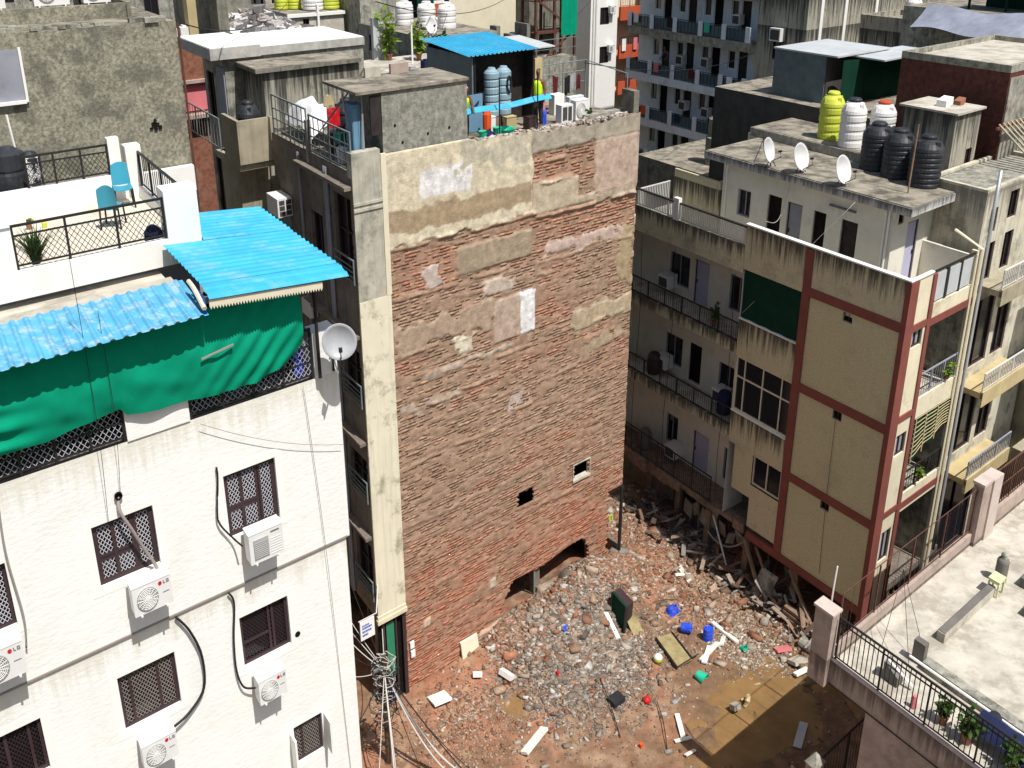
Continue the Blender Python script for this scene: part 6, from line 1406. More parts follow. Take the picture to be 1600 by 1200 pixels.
for k in range(12):
    u = -.6 + .12 * (k % 6) + rg.uniform(0, .1); v = 1.2 + .28 * (k // 2) + rg.uniform(-.1, .1); w, h = rg.uniform(.1, .25), rg.uniform(.2, .6); m = ('whitec', 'hair', 'pinkc', 'greyc', 'mustard', 'navy', 'frame', 'pot', 'sheet_grey', 'tealc', 'maroon', 'hair')[k]
    mb = MB(); a = rg.random() * 3; mb.prism([G(u, v, 14.6) + w * Vector((.8 * math.cos(a + t), math.sin(a + t), 0)) * rg.uniform(.7, 1.1) for t in (0, 1.3, 2.4, 3.6, 5.0)], (rg.uniform(-.05, .05), rg.uniform(-.05, .05), h))
    build(mb, 'stored_goods', M[m], base=G(u, v, 14.6), label=('white sack', 'black drum', 'pink bundle', 'lilac grey bundle', 'ochre carton', 'navy sack', 'dark brown crate', 'clay red pot', 'pale grey tin', 'teal tub', 'maroon bundle', 'tall black sack')[k] + ' stored behind the left roof railing of the brick building', cat='stored goods', group='goods stored behind the left roof railing')
# roof edge rubble
mb = MB()
for i in range(700):
    u = rg.uniform(2.7, 8.5); v = abs(rg.gauss(0, .35)) + .05; s = rg.uniform(.015, .07)
    a = rg.random() * 3
    mb.bar(G(u, v, 14.62 + rg.uniform(0, .2) * max(0, 1 - v)), s * Vector((math.cos(a), math.sin(a), rg.uniform(-.4, .4))), s * .7 * Vector((-math.sin(a), math.cos(a), rg.uniform(-.4, .4))), s * .6 * Vector((rg.uniform(-.3, .3), 0, 1)), col=rg.choice(((.42, .38, .32), (.5, .42, .36), (.33, .2, .15), (.25, .23, .2), (.5, .48, .46))))
build(mb, 'roof_rubble', M['rubble'], base=G(5, .3, 14.6), label='fine broken masonry strewn along the top edge of the party wall', cat='rubble', kind='stuff')
# ------------------------------------------------------------------ rubble field
def chunks(n, fn, seed, pal):
    r = np.random.default_rng(seed); V = []; F = []; C = []
    base = np.array([(-1, -1, -1), (1, -1, -1), (1, 1, -1), (-1, 1, -1), (-1, -1, 1), (1, -1, 1), (1, 1, 1), (-1, 1, 1)], float)
    u, v, s = fn(r, n)
    z = gh(u, v)
    ang = r.uniform(0, 6.28, (n, 3)); ca, sa = np.cos(ang), np.sin(ang)
    R = np.zeros((n, 3, 3))
    ca0, sa0, ca1, sa1 = ca[:, 0], sa[:, 0], np.cos(ang[:, 1] * .16), np.sin(ang[:, 1] * .16)
    R[:, 0, 0] = ca0; R[:, 0, 1] = -sa0 * ca1; R[:, 0, 2] = sa0 * sa1
    R[:, 1, 0] = sa0; R[:, 1, 1] = ca0 * ca1; R[:, 1, 2] = -ca0 * sa1
    R[:, 2, 1] = sa1; R[:, 2, 2] = ca1
    dims = s[:, None] * np.stack([r.uniform(.8, 1.7, n), r.uniform(.6, 1.1, n), r.uniform(.35, .8, n)], 1)
    P = base[None] * dims[:, None, :] * r.uniform(.72, 1.15, (n, 8, 3))
    P = np.einsum('nij,nkj->nki', R, P)
    c = np.array(A_)[None] + u[:, None] * np.array(U_) + v[:, None] * np.array(V_) + (z + dims[:, 2] * .35)[:, None] * np.array([0, 0, 1.])
    P = P + c[:, None]
    f = np.array([(3, 2, 1, 0), (4, 5, 6, 7), (0, 1, 5, 4), (1, 2, 6, 5), (2, 3, 7, 6), (3, 0, 4, 7)])
    F = (np.arange(n) * 8)[:, None, None] + f[None]
    pal = np.array(pal); col = pal[r.integers(0, len(pal), n)] * r.uniform(.58, 1.12, (n, 1))
    return P.reshape(-1, 3), F.reshape(-1, 4), np.repeat(np.clip(col, .01, .8), 8, 0)
GREY = [(.30, .265, .22), (.24, .21, .175), (.36, .33, .29), (.19, .15, .12), (.28, .17, .115), (.33, .25, .19), (.16, .13, .105), (.27, .22, .17), (.21, .17, .14), (.44, .42, .385)]
REDP = [(.34, .155, .09), (.29, .13, .075), (.32, .2, .13), (.36, .25, .18), (.26, .17, .11), (.38, .29, .22), (.22, .12, .075), (.46, .40, .34)]
BROWN = [(.24, .16, .1), (.28, .19, .12), (.34, .26, .19), (.17, .11, .075), (.42, .37, .31), (.31, .15, .09)]
def lg(r, n, m, hi, s=.5): return np.clip(r.lognormal(math.log(m), s, n), .007, hi)
sets = [(17000, lambda r, n: (r.normal(5.1, 1.2, n), np.minimum(r.normal(-2.3, 1.2, n), -.02), lg(r, n, .021, .075)), 1, GREY),
        (10000, lambda r, n: (r.uniform(2.6, 9.6, n), -np.abs(r.normal(0, .8, n)) - .02, lg(r, n, .02, .07)), 2, REDP),
        (5200, lambda r, n: (r.normal(10.2, .75, n), r.uniform(-4.5, 5.5, n), lg(r, n, .021, .075)), 3, REDP),
        (3600, lambda r, n: (r.uniform(-2.2, 11.8, n), r.uniform(-9.5, -.1, n), lg(r, n, .013, .06)), 4, BROWN),
        (2600, lambda r, n: (r.normal(.7, 1.0, n), r.normal(-2.2, .9, n).clip(-6, -.02), lg(r, n, .017, .06)), 5, REDP),
        (1900, lambda r, n: (r.normal(9.9, .6, n), r.normal(-5.3, .9, n), lg(r, n, .022, .07)), 6, [(.4, .33, .26), (.34, .26, .19), (.28, .21, .15), (.5, .46, .4)]),
        (420, lambda r, n: (r.normal(5.6, 1.9, n), np.minimum(r.normal(-1.9, 1.3, n), -.05), lg(r, n, .062, .17, .4)), 11, GREY + REDP),
        (120, lambda r, n: (r.normal(10.0, .9, n), r.uniform(-5.5, 3, n), lg(r, n, .065, .17, .4)), 12, REDP),
        (2400, lambda r, n: (r.normal(11.6, .6, n), r.uniform(-9, 3.5, n), lg(r, n, .03, .16, .6)), 8, BROWN)]
Vs, Fs, Cs = [], [], []; off_ = 0
for n, fn, seed, pal in sets:
    p, f, c = chunks(n, fn, seed, pal)
    Vs.append(p); Fs.append(f + off_); Cs.append(c); off_ += len(p)
o = build_np('rubble', np.concatenate(Vs), np.concatenate(Fs), M['rubble'], cols=np.concatenate(Cs), kind='stuff', base=G(5, -2, 0))
tag(o, 'brick and concrete rubble heaped below the party wall over the cleared plot', 'rubble')
# ------------------------------------------------------------------ single things lying on the plot
def flat(name, label, cat, a, b, w, t, m, tilt=0, base_z=None, group=None):
    (ua, va), (ub, vb) = a, b
    za = max(gz(ua, va), -.01) + t; zb = max(gz(ub, vb), -.01) + t
    p, q = G(ua, va, za), G(ub, vb, zb); d = (q - p) * .5; s = d.cross(Z_).normalized() * w / 2 + Vector((0, 0, tilt))
    n = d.cross(s).normalized() * t / 2
    mb = MB(); mb.bar((p + q) / 2 + Vector((0, 0, .02)), d, s, n); return build(mb, name, M[m], base=(p + q) / 2, label=label, cat=cat, group=group)
pk = 'white boards scattered on the cleared plot'
flat('white_board', 'longest white board right of the standing blue barrel', 'board', (9.66, -4.05), (9.67, -5.2), .16, .05, 'plank', .02, None, pk)
flat('white_board', 'white board lying left of the standing blue barrel', 'board', (8.15, -4.97), (9.15, -4.8), .15, .05, 'plank', .02, None, pk)
flat('white_board', 'slanting white board just below the blue barrel boards', 'board', (8.15, -5.1), (8.8, -4.75), .15, .05, 'plank', .0, None, pk)
flat('white_board', 'short white stub board between the two long boards by the blue barrel', 'board', (9.15, -4.95), (9.5, -4.75), .12, .05, 'plank', .02, None, pk)
flat('white_board', 'wide white board alone in the lower middle of the mud', 'board', (1.60, -4.05), (2.55, -3.78), .2, .09, 'plank', .03, None, pk)
flat('white_board', 'white board lying left of the dark green upright cabinet', 'board', (6.43, -2.05), (6.33, -2.85), .14, .05, 'plank', .02, None, pk)
flat('white_board', 'stained white board lying below the red ball', 'board', (6.1, -5.9), (5.66, -6.62), .13, .04, 'plank', .0, None, pk)
flat('white_board', 'short white board crossing the end of the stained board', 'board', (5.38, -6.53), (5.86, -6.75), .1, .04, 'plank', .0, None, pk)
flat('white_board', 'white board half in the shade of the cream building', 'board', (10.15, -1.7), (10.7, -1.95), .14, .06, 'plank', .02, None, pk)
flat('white_board', 'white board crossing the half shaded one by the cream building', 'board', (10.45, -2.2), (10.6, -1.5), .12, .05, 'plank', .04, None, pk)
flat('white_board', 'small white board at the bottom edge of the mud', 'board', (3.6, -6.9), (3.95, -7.35), .16, .05, 'plank', .02, None, pk)
flat('white_board', 'small white board in the puddle edge below the stained board', 'board', (5.3, -7.05), (5.65, -7.1), .1, .04, 'plank', .02, None, pk)
flat('grey_sheet', 'grey sheet lying in the shaded water near the gate post', 'sheet', (8.95, -8.55), (8.1, -8.95), .22, .02, 'sheet_grey')
flat('white_slab', 'cracked white slab below the wall corner left of the rubble', 'slab', (.25, -.95), (.78, -1.1), .5, .07, 'white', .05)
flat('white_block', 'white block lying below the leaning plaster slab', 'block', (1.75, -1.0), (2.0, -1.15), .14, .12, 'white', .02)
flat('white_block', 'long white block lying upright right of the leaning plaster slab', 'block', (2.55, -1.4), (2.7, -1.85), .14, .16, 'white', .02)
flat('white_block', 'pair stone white block at the right bank of the puddle', 'block', (10.1, -7.3), (10.55, -7.45), .16, .08, 'white', .02)
flat('pale_stone', 'broken pale stone at the right bank of the puddle', 'stone', (10.35, -6.95), (10.8, -7.1), .36, .12, 'concrete_pale', .06)
flat('pink_slab', 'pink painted slab on the right bank under the cream building shade', 'slab', (10.4, -6.25), (10.85, -6.5), .3, .07, 'pinkc', .05)
flat('grey_block', 'grey stone block standing in the puddle', 'block', (7.5, -6.9), (7.72, -6.96), .2, .16, 'concrete', .03)
mb = MB(); mb.bar(G(2.2, -.14, .36), .32 * U_, .035 * V_ + .01 * Z_, .40 * Z_ + .10 * V_); build(mb, 'plaster_slab', M['cream_clean'], base=G(2.2, -.2, 0), label='pale plaster slab leaning against the foot of the party wall', cat='slab')
def barrel(label, u, v, R, h, m, lie=None):
    r = root('blue_barrel', label, 'barrel', G(u, v, gz(u, v)), 'blue barrels on the cleared plot')
    az = Vector(lie).normalized() if lie else Z_; ax = az.cross(Vector((.3, .5, .8))).normalized(); ay = az.cross(ax)
    c = G(u, v, gz(u, v) + (R if lie else 0))
    mb = MB(); mb.lathe(c, [(R * .9, 0), (R, h * .04), (R, h * .3), (R * 1.05, h * .33), (R, h * .36), (R, h * .64), (R * 1.05, h * .67), (R, h * .7), (R, h * .95), (R * .92, h), (R * .85, h * .98)], 18, ax=ax, ay=ay, az=az); build(mb, 'body', M[m], r)
    mb = MB(); mb.lathe(c + ax * R * .5, [(R * .14, h * .98), (R * .14, h * 1.03)], 8, ax=ax, ay=ay, az=az); build(mb, 'bung', M['tank_black'], r)
barrel('blue barrel standing upright among white boards', 9.02, -4.45, .15, .42, 'blue')
barrel('blue barrel lying on its side left of the white boards', 8.55, -3.65, .15, .3, 'blue', (.8, -.3, .1))
mb = MB(); mb.grid(lambda s, t: G(8.75 + .45 * s, -3.0 + .4 * t, gz(8.9, -2.85) + .01 + .26 * max(0, 1 - (2 * s - 1) ** 2 - (2 * t - 1) ** 2) ** .4 * (.15 + 1.1 * float(vnoise(s * 9, t * 9)))), 16, 16); build(mb, 'blue_cloth', M['blue'], base=G(8.95, -2.85, gz(8.95, -2.85)), label='crumpled blue plastic on the earth above the lying barrel', cat='plastic')
def ball(name, label, u, v, R, m, m2=None):
    z = gz(u, v) + R * .85
    pr = [(R * math.sin(t), -R * math.cos(t)) for t in np.linspace(.12, 3.0, 12)]
    r = root(name, label, name.split('_')[-1], G(u, v, gz(u, v)))
    mb = MB(); mb.lathe(G(u, v, z), pr, 16, .9); build(mb, 'body', M[m], r, smooth=True)
    if m2:
        mb = MB(); mb.lathe(G(u, v, z + .004), [(p[0] * 1.02, p[1] * 1.02) for p in pr[7:]], 16, .9); build(mb, 'cap', M[m2], r)
ball('red_ball', 'glossy red ball in the lower middle of the cleared plot', 5.66, -5.0, .12, 'red')
ball('green_ball', 'yellow green ball with a white top left of the khaki mat', 7.0, -4.1, .15, 'tank_yellow', 'whitec')
def bucket(label, u, v, R, h, m, m2, d):
    az = Vector(d).normalized(); ax = az.cross(Vector((.3, .6, .7))).normalized(); ay = az.cross(ax); z = gz(u, v) + R * .8
    r = root('bucket', label, 'bucket', G(u, v, gz(u, v)))
    mb = MB(); mb.lathe(G(u, v, z), [(R * .7, 0), (R, h), (R * 1.08, h), (R * 1.05, h * .93), (R * .9, h * .9), (R * .6, .02)], 16, ax=ax, ay=ay, az=az); build(mb, 'body', M[m], r)
    mb = MB(); mb.lathe(G(u, v, z), [(R * .68, -.01), (R * .5, -.02)], 16, ax=ax, ay=ay, az=az); build(mb, 'bottom', M[m2], r)
bucket('teal bucket with a white base tipped over below the khaki mat', 7.6, -5.3, .17, .28, 'tealc', 'whitec', (.6, -.5, -.2))
bucket('small pale green pot at the end of the longest white board', 9.6, -5.45, .1, .16, 'tealc', 'whitec', (.5, -.6, .2))
gp = root('upright_cabinet', 'dark green upright cabinet standing on the rubble', 'cabinet', G(6.75, -2.4, gz(6.75, -2.4)))
z0 = gz(6.75, -2.4) - .1
mb = MB(); mb.bar(G(6.75, -2.38, z0 + .5), .04 * U_, .36 * V_ + .06 * Z_, .46 * Z_ + .03 * U_); build(mb, 'face', M['green_dark'], gp)
mb = MB(); mb.bar(G(6.98, -2.25, z0 + .45), .2 * U_, .34 * V_ + .06 * Z_, .40 * Z_ + .03 * U_); build(mb, 'box', M['frame'], gp)
mb = MB()
for s in (-1, 1): mb.bar(G(6.72, -2.38 + .36 * s, z0 + .5 + .06 * s), .05 * U_, .02 * V_, .47 * Z_ + .03 * U_)
build(mb, 'rim', M['iron'], gp)
mb = MB(); mb.grid(lambda s, t: G(7.0 + .42 * s - .05 * t, -3.0 + .55 * t * (1 - .5 * s) + .12 * math.sin(t * 3), gz(7.1, -2.9) - .05 + .75 * t - .22 * s * t), 8, 10, .02 * V_); build(mb, 'bent_board', M['khaki'], base=G(7.1, -2.9, gz(7.1, -2.9)), label='bent khaki board leaning right of the dark green cabinet', cat='board')
km = root('khaki_mat', 'khaki mat with dark edges lying on the earth', 'mat', G(7.75, -4.1, gz(7.75, -4.1)))
zc = max(gz(7.58, -3.41), gz(7.9, -4.7), gz(7.3, -4.7)) + .02
P4 = [G(7.56, -3.4, zc + .03), G(8.16, -3.58, zc + .02), G(7.92, -4.78, zc), G(7.28, -4.72, zc)]
mb = MB(); mb.prism(P4, (0, 0, .025)); build(mb, 'sheet', M['khaki'], km)
mb = MB(); mb.tube([P4[0] + .05 * Z_, P4[3] + .05 * Z_], .025, 5); mb.tube([P4[1] + .05 * Z_, P4[2] + .05 * Z_], .025, 5); mb.tube([P4[3] + .05 * Z_, P4[2] + .05 * Z_ + .3 * U_], .02, 5); build(mb, 'edge_bar', M['iron'], km)
mb = MB(); mb.tube([G(8.0, -7.0, .0), G(8.05, -7.05, .16), G(8.2, -6.95, .2), G(8.25, -6.9, .06), G(8.05, -6.8, .04)], [.05, .07, .06, .05, .03], 7); build(mb, 'brown_bag', M['mustard'], base=G(8.1, -7, 0), label='ochre brown bag half sunk in the puddle', cat='bag')
for i, (a, b, lab) in enumerate(((( 5.9, -5.2, .25), (5.0, -6.6, .05), 'bent iron rod running from the red ball to the puddle'), ((4.9, -3.6, .4), (4.2, -5.4, .1), 'thin iron rod lying on the grey rubble'), ((8.55, -2.2, .3), (9.4, -2.6, .1), 'iron rod lying on the red earth right of the green cabinet'))):
    cable('iron_rod', lab, [G(a[0], a[1], gz(a[0], a[1]) + .08), G((a[0] + b[0]) / 2 + .05, (a[1] + b[1]) / 2, gz((a[0] + b[0]) / 2, (a[1] + b[1]) / 2) + .12), G(b[0], b[1], gz(b[0], b[1]) + .05)], .012, 'iron', 'rod')
mb = MB(); mb.bar(G(4.9, -4.4, gz(4.9, -4.4) + .06), .22 * U_, .18 * V_, .1 * Z_); build(mb, 'black_tyre_scrap', M['tank_black'], base=G(4.9, -4.4, gz(4.9, -4.4)), label='black scrap lump at the lower edge of the grey rubble', cat='scrap')
mb = MB(); mb.bar(G(4.9, -1.8, gz(4.9, -1.8) + .05), .09 * U_, .07 * V_ + .05 * Z_, .02 * Z_); build(mb, 'blue_scrap', M['blue'], base=G(4.9, -1.8, gz(4.9, -1.8)), label='small blue plastic scrap on the grey rubble', cat='scrap')
mb = MB(); mb.bar(G(4.5, -6.0, gz(4.5, -6) + .06), .05 * U_, .04 * V_, .07 * Z_); build(mb, 'orange_scrap', M['orange'], base=G(4.5, -6, 0), label='small orange scrap on the mud below the rubble', cat='scrap')
mb = MB(); mb.bar(G(3.9, -2.7, gz(3.9, -2.7) + .06), .03 * U_, .03 * V_, .1 * Z_ + .05 * V_); build(mb, 'red_scrap', M['red'], base=G(3.9, -2.7, 0), label='small red scrap on the left part of the grey rubble', cat='scrap')
mb = MB(); mb.tube([G(8.72, -.12, -.1), G(8.76, -.10, 3.2)], .055, 8); build(mb, 'black_post', M['iron'], base=G(8.72, -.12, 0), label='black iron post at the right foot of the party wall', cat='post')
mb = MB(); mb.lathe(G(8.28, -.10, 2.25), [(.13, 0), (.13, .02)], 18, ax=Vector(U_) * .8, ay=Z_, az=-Vector(V_)); o = build(mb, 'round_sign', M['tank_yellow'], base=G(8.28, -.1, 2.25), label='round yellow sign with dark marks near the black iron post', cat='sign')
mb = MB(); mb.box(8.22, 8.33, -.13, -.121, 2.28, 2.31); mb.box(8.25, 8.3, -.13, -.121, 2.19, 2.24); build(mb, 'mark', M['mark'], o)
# wreckage at the foot of the cream building
rg = random.Random(31)
wreck = [((12.15, -3.2, 1.45), (11.75, -4.6, -.05), .12, 'wooden beam leaning against the wrecked slab, nearest the column'), ((12.2, -3.7, 1.4), (11.95, -5.1, .0), .09, 'thin timber leaning beside the fallen door panel'), ((12.1, -5.3, 1.5), (11.8, -6.9, .1), .1, 'timber leaning from the red beam to the terrace corner'), ((12.0, -4.5, .35), (11.4, -6.4, .15), .1, 'timber lying flat in front of the wrecked columns'), ((12.1, -5.9, .75), (11.5, -6.5, .5), .13, 'stacked dark plank at the wreck near the terrace corner'), ((12.3, -1.5, 1.4), (11.8, -2.9, .1), .05, 'pale iron bar leaning under the broken balcony edge')]
for a, b, w, lab in wreck:
    p, q = G(*a), G(*b); mb = MB(); mb.bar((p + q) / 2, (q - p) / 2, w * .5 * U_, w * .35 * V_); build(mb, 'timber', M['wood'] if w > .06 else M['iron_white'], base=q, label=lab, cat='timber', group='timbers and bars of the wrecked ground storey')
mb = MB(); mb.bar(G(12.0, -4.35, .42), .05 * U_ + .02 * V_, .36 * V_, .52 * Z_ + .1 * U_ - .15 * V_); build(mb, 'fallen_door', M['concrete'], base=G(12, -4.35, 0), label='grey fallen door panel leaning in the wrecked ground storey', cat='door panel')
for k in range(3):
    mb = MB(); mb.bar(G(11.75 + .03 * k, -6.0, .2 + .14 * k), .1 * U_, .5 * V_, .045 * Z_); build(mb, 'brown_plank', M['wood'], base=G(11.75, -6, .2 + .14 * k), label=('bottom brown plank of the small stack in the wreckage', 'middle brown plank of the small stack in the wreckage', 'top brown plank of the small stack in the wreckage')[k], cat='plank', group='small stack of planks in the wreckage')
mb = MB(); mb.lathe(G(11.3, -6.9, .15), [(.12, -.35), (.16, -.3), (.16, .3), (.1, .36)], 12, ax=Vector(U_), ay=Z_, az=Vector(V_)); build(mb, 'grey_sack', M['concrete'], base=G(11.3, -6.9, 0), label='grey sack lying in the shade beside the terrace corner', cat='sack')
for u, v, z, s, lab in ((13.0, .0, 0, .5, 'old air conditioner box standing under the broken balcony, left one'), (12.9, -.9, 0, .45, 'old air conditioner box standing under the broken balcony, right one')):
    mb = MB(); mb.box(u - .35, u, v - s, v, z, z + .9); o = build(mb, 'cabinet', M['shade_grey'], base=G(u, v, z), label=lab, cat='cabinet'); mb = MB(); mb.box(u - .365, u - .351, v - s + .06, v - .06, z + .1, z + .8); build(mb, 'grille', M['ac_dark'], o)
mb = MB(); rg = random.Random(91)
for k in range(260):
    v = rg.uniform(-7.8, 2.5); u = 12.0 + rg.gauss(0, .45); L = rg.uniform(.15, .75); a = rg.random() * 6.28; e = rg.gauss(.1, .45)
    d = Vector((math.cos(a) * math.cos(e), math.sin(a) * math.cos(e), math.sin(e))); w = rg.uniform(.02, .09); s = d.cross(Z_).normalized()
    mb.bar(G(u, v, gz(min(u, 15), v) + abs(d.z) * L * .5 + rg.uniform(.02, .3)), d * L / 2, s * w, s.cross(d) * rg.uniform(.01, .03), col=rg.choice(((.16, .10, .07), (.10, .075, .06), (.2, .18, .16), (.25, .2, .16), (.07, .06, .055), (.32, .29, .26))))
build(mb, 'wreckage', M['rubble'], base=G(12, -3, 0), label='broken timber and slab pieces heaped along the foot of the cream building', cat='wreckage', kind='stuff')
mb = MB()
for k in range(7):
    v = -2.9 + .45 * k; mb.bar(G(12.28 + rg.uniform(-.05, .1), v, 1.25 - .25 * rg.random()), .03 * U_, rg.uniform(.12, .26) * V_ + rg.uniform(-.1, .1) * Z_, rg.uniform(.15, .35) * Z_ + rg.uniform(-.1, .12) * U_)
build(mb, 'hanging_slab_piece', M['facade_brown'], rb)['kind'] = 'stuff'
mb = MB()
for k in range(24):
    v = rg.uniform(-5.5, 1.5); p = G(12.3 + rg.uniform(-.1, .2), v, 1.5); mb.tube([p, p + Vector((rg.uniform(-.2, .2), rg.uniform(-.3, .1), -rg.uniform(.2, .8))), p + Vector((rg.uniform(-.4, .3), rg.uniform(-.4, .2), -rg.uniform(.5, 1.3)))], .01, 4)
build(mb, 'torn_reinforcement', M['iron_rust'], rb)['kind'] = 'stuff'
# balcony clutter on the cream building
for v, z, lab in ((2.15, 8.05, 'boxed window air conditioner on the upper balcony of the cream building'), (2.1, 5.1, 'boxed window air conditioner on the middle balcony near the party wall'), (-1.05, 5.05, 'boxed window air conditioner on the middle balcony beside the bay window'), (1.2, 2.0, 'air conditioner box on the lowest balcony of the cream building')):
    mb = MB(); mb.box(12.8, 13.33, v, v + .55, z, z + .45); o = build(mb, 'window_air_conditioner', M['ac'], base=G(13, v, z), label=lab, cat='air conditioner'); mb = MB(); mb.box(12.78, 12.799, v + .06, v + .49, z + .07, z + .38); build(mb, 'grille', M['ac_dark'], o)
plant('spiky potted plant on the upper balcony rail of the cream building', G(12.5, -.6, 7.76), .16, .5, 50, .25, .1, 'leaf', seed=51, up=1.1)
for v, z, m, lab in ((2.6, 4.9, 'frame', 'dark cupboard on the middle balcony next to the party wall'), (2.9, 1.8, 'bench', 'dark round cistern on the lowest balcony next to the party wall'), (-1.2, 4.9, 'navy', 'dark blue bin on the middle balcony beside the bay window')):
    mb = MB(); mb.lathe(G(12.75, v, z), [(.26, 0), (.3, .08), (.3, .6), (.2, .74), (.08, .78)], 14); build(mb, 'storage_bin', M[m], base=G(12.75, v, z), label=lab, cat='bin')
cable('wire', 'thin wire slanting from the penthouse eave across the green screen', [G(13.7, -5, 12.5), G(12.1, -2.2, 8.8)], .006, 'cable_pale', 'wire')
cable('wire', 'thin wire falling from the middle roof dish to the parapet', [G(14.0, -2.3, 12.7), G(13.6, -2.2, 11.4), G(12.9, -2.2, 11.45)], .008, 'cable_pale', 'wire')
for v, lab in ((3.0, 'wire hanging down the balconies next to the party wall'), (1.2, 'wire hanging down the balconies beside the lilac door'), (-1.7, 'wire hanging down beside the bay windows')):
    cable('wire', lab, [G(12.12, v, 9.9), G(12.1, v - .1, 7), G(12.13, v + .1, 4), G(12.1, v, 1.9)], .009, 'cable', 'wire')
for v in (-6.15,): cable('wire', 'thin wire running down the pebble dashed panel from its vent', [G(12.18, -6.25, 7.1), G(12.18, -6.3, 4.6), G(12.18, -6.4, 2)], .006, 'cable', 'wire')
# ------------------------------------------------------------------ terrace things
stl = root('plastic_stool', 'pale lime plastic stool on the concrete terrace', 'stool', G(11.6, -12.1, 5.0))
mb = MB(); mb.box(11.45, 11.82, -12.3, -11.98, 5.40, 5.44); mb.box(11.47, 11.80, -12.28, -12.0, 5.34, 5.40); build(mb, 'seat', M['stool'], stl)
for u, v in ((11.48, -12.27), (11.79, -12.27), (11.48, -12.01), (11.79, -12.01)):
    mb = MB(); mb.bar(G(u, v, 5.17), .022 * U_, .022 * V_, .17 * Z_); build(mb, 'leg', M['stool'], stl)
gcx = root('grey_cylinder', 'dark grey capped vent cylinder behind the lime stool', 'vent', G(12.2, -12.0, 5.0))
mb = MB(); mb.lathe(G(12.2, -12.0, 5.0), [(.17, 0), (.17, .55), (.15, .6), (.1, .64)], 18); build(mb, 'body', M['bench'], gcx)
mb = MB(); mb.lathe(G(12.2, -12.0, 5.64), [(.09, 0), (.09, .1), (.05, .14)], 12); build(mb, 'cap', M['concrete'], gcx)
pg = 'potted plants along the terrace front railing'
plant('dark leafy potted plant behind the terrace front railing, left one', G(6.75, -13.4, 5.0), .2, .4, 90, .2, .12, 'leaf', seed=61, group=pg)
plant('dark leafy potted plant behind the terrace front railing, right one', G(6.7, -14.0, 5.0), .25, .45, 110, .22, .14, 'leaf', seed=62, group=pg)
plant('bushy potted plant at the bottom right border behind the railing', G(6.75, -15.0, 5.0), .25, .4, 110, .2, .14, 'leaf', seed=63, group=pg)
mb = MB(); mb.grid(lambda s, t: G(6.8 + .75 * s, -14.0 - 1.8 * t, 5.1 + .35 * math.sin(math.pi * (.15 + .7 * s)) + .03 * float(vnoise(s * 5, t * 9))), 10, 16); build(mb, 'navy_cover', M['navy'], base=G(7.1, -15, 5), label='dark navy cover over goods along the terrace front railing', cat='cover')
mb = MB(); mb.bar(G(6.9, -12.0, 5.18), .14 * U_, .2 * V_ + .1 * Z_, .16 * Z_); build(mb, 'dark_case', M['bench'], base=G(6.9, -12, 5), label='dark case leaning behind the terrace front railing', cat='case')
mb = MB(); mb.tube([G(6.75, -11.9, 5.55), G(6.95, -12.2, 5.25), G(7.0, -12.5, 5.1)], .03, 5); build(mb, 'white_tube', M['white'], base=G(6.75, -11.9, 5.1), label='bent white tube behind the terrace front railing', cat='tube')
mb = MB(); mb.tube([G(6.6, -12.75, 5.02), G(6.6, -12.75, 5.3)], [.07, .05], 8); build(mb, 'pink_toy', M['pinkc'], base=G(6.6, -12.75, 5.0), label='small pink toy at the foot of the terrace front railing', cat='toy')
for i, (a, b) in enumerate((((8.6, -11.0, 6.4), (8.0, -12.0, 5.5)), ((8.6, -11.0, 6.4), (7.3, -11.4, 5.2)), ((8.6, -11.0, 6.4), (7.0, -12.4, 5.1)))):
    cable('wire', ('thin wire over the terrace to the dark stub', 'thin wire slanting over the terrace to the railing corner', 'thin wire slanting over the terrace to the railing middle')[i], [G(*a), G(*b)], .006, 'cable', 'wire')
cable('stick', 'pale stick standing up at the terrace corner pier', [G(6.4, -10.4, 6.2), G(6.5, -10.35, 6.6), G(6.62, -10.3, 7.0)], .02, 'cable_pale', 'stick')
gpost = root('gate_post', 'pinkish gate post with a pointed top at the bottom border', 'gate post', G(5.9, -10.8, 0))
mb = MB(); mb.box(5.75, 6.1, -11.0, -10.7, 0, 2.5); build(mb, 'shaft', M['pink_wall'], gpost)
mb = MB(); p = [G(5.72, -11.03, 2.5), G(6.13, -11.03, 2.5), G(6.13, -10.67, 2.5), G(5.72, -10.67, 2.5), G(5.92, -10.85, 2.78)]; mb.add(p, [(3, 2, 1, 0), (0, 1, 4), (1, 2, 4), (2, 3, 4), (3, 0, 4)]); build(mb, 'cap', M['concrete'], gpost)
gr = root('gate_railing', 'dark iron gate railing running right from the pointed gate post', 'railing', G(6.2, -10.8, 0)); railing(gr, mU(-10.8), 6.1, 9.0, .4, 2.3, post=1.4, step=.14, m='iron')
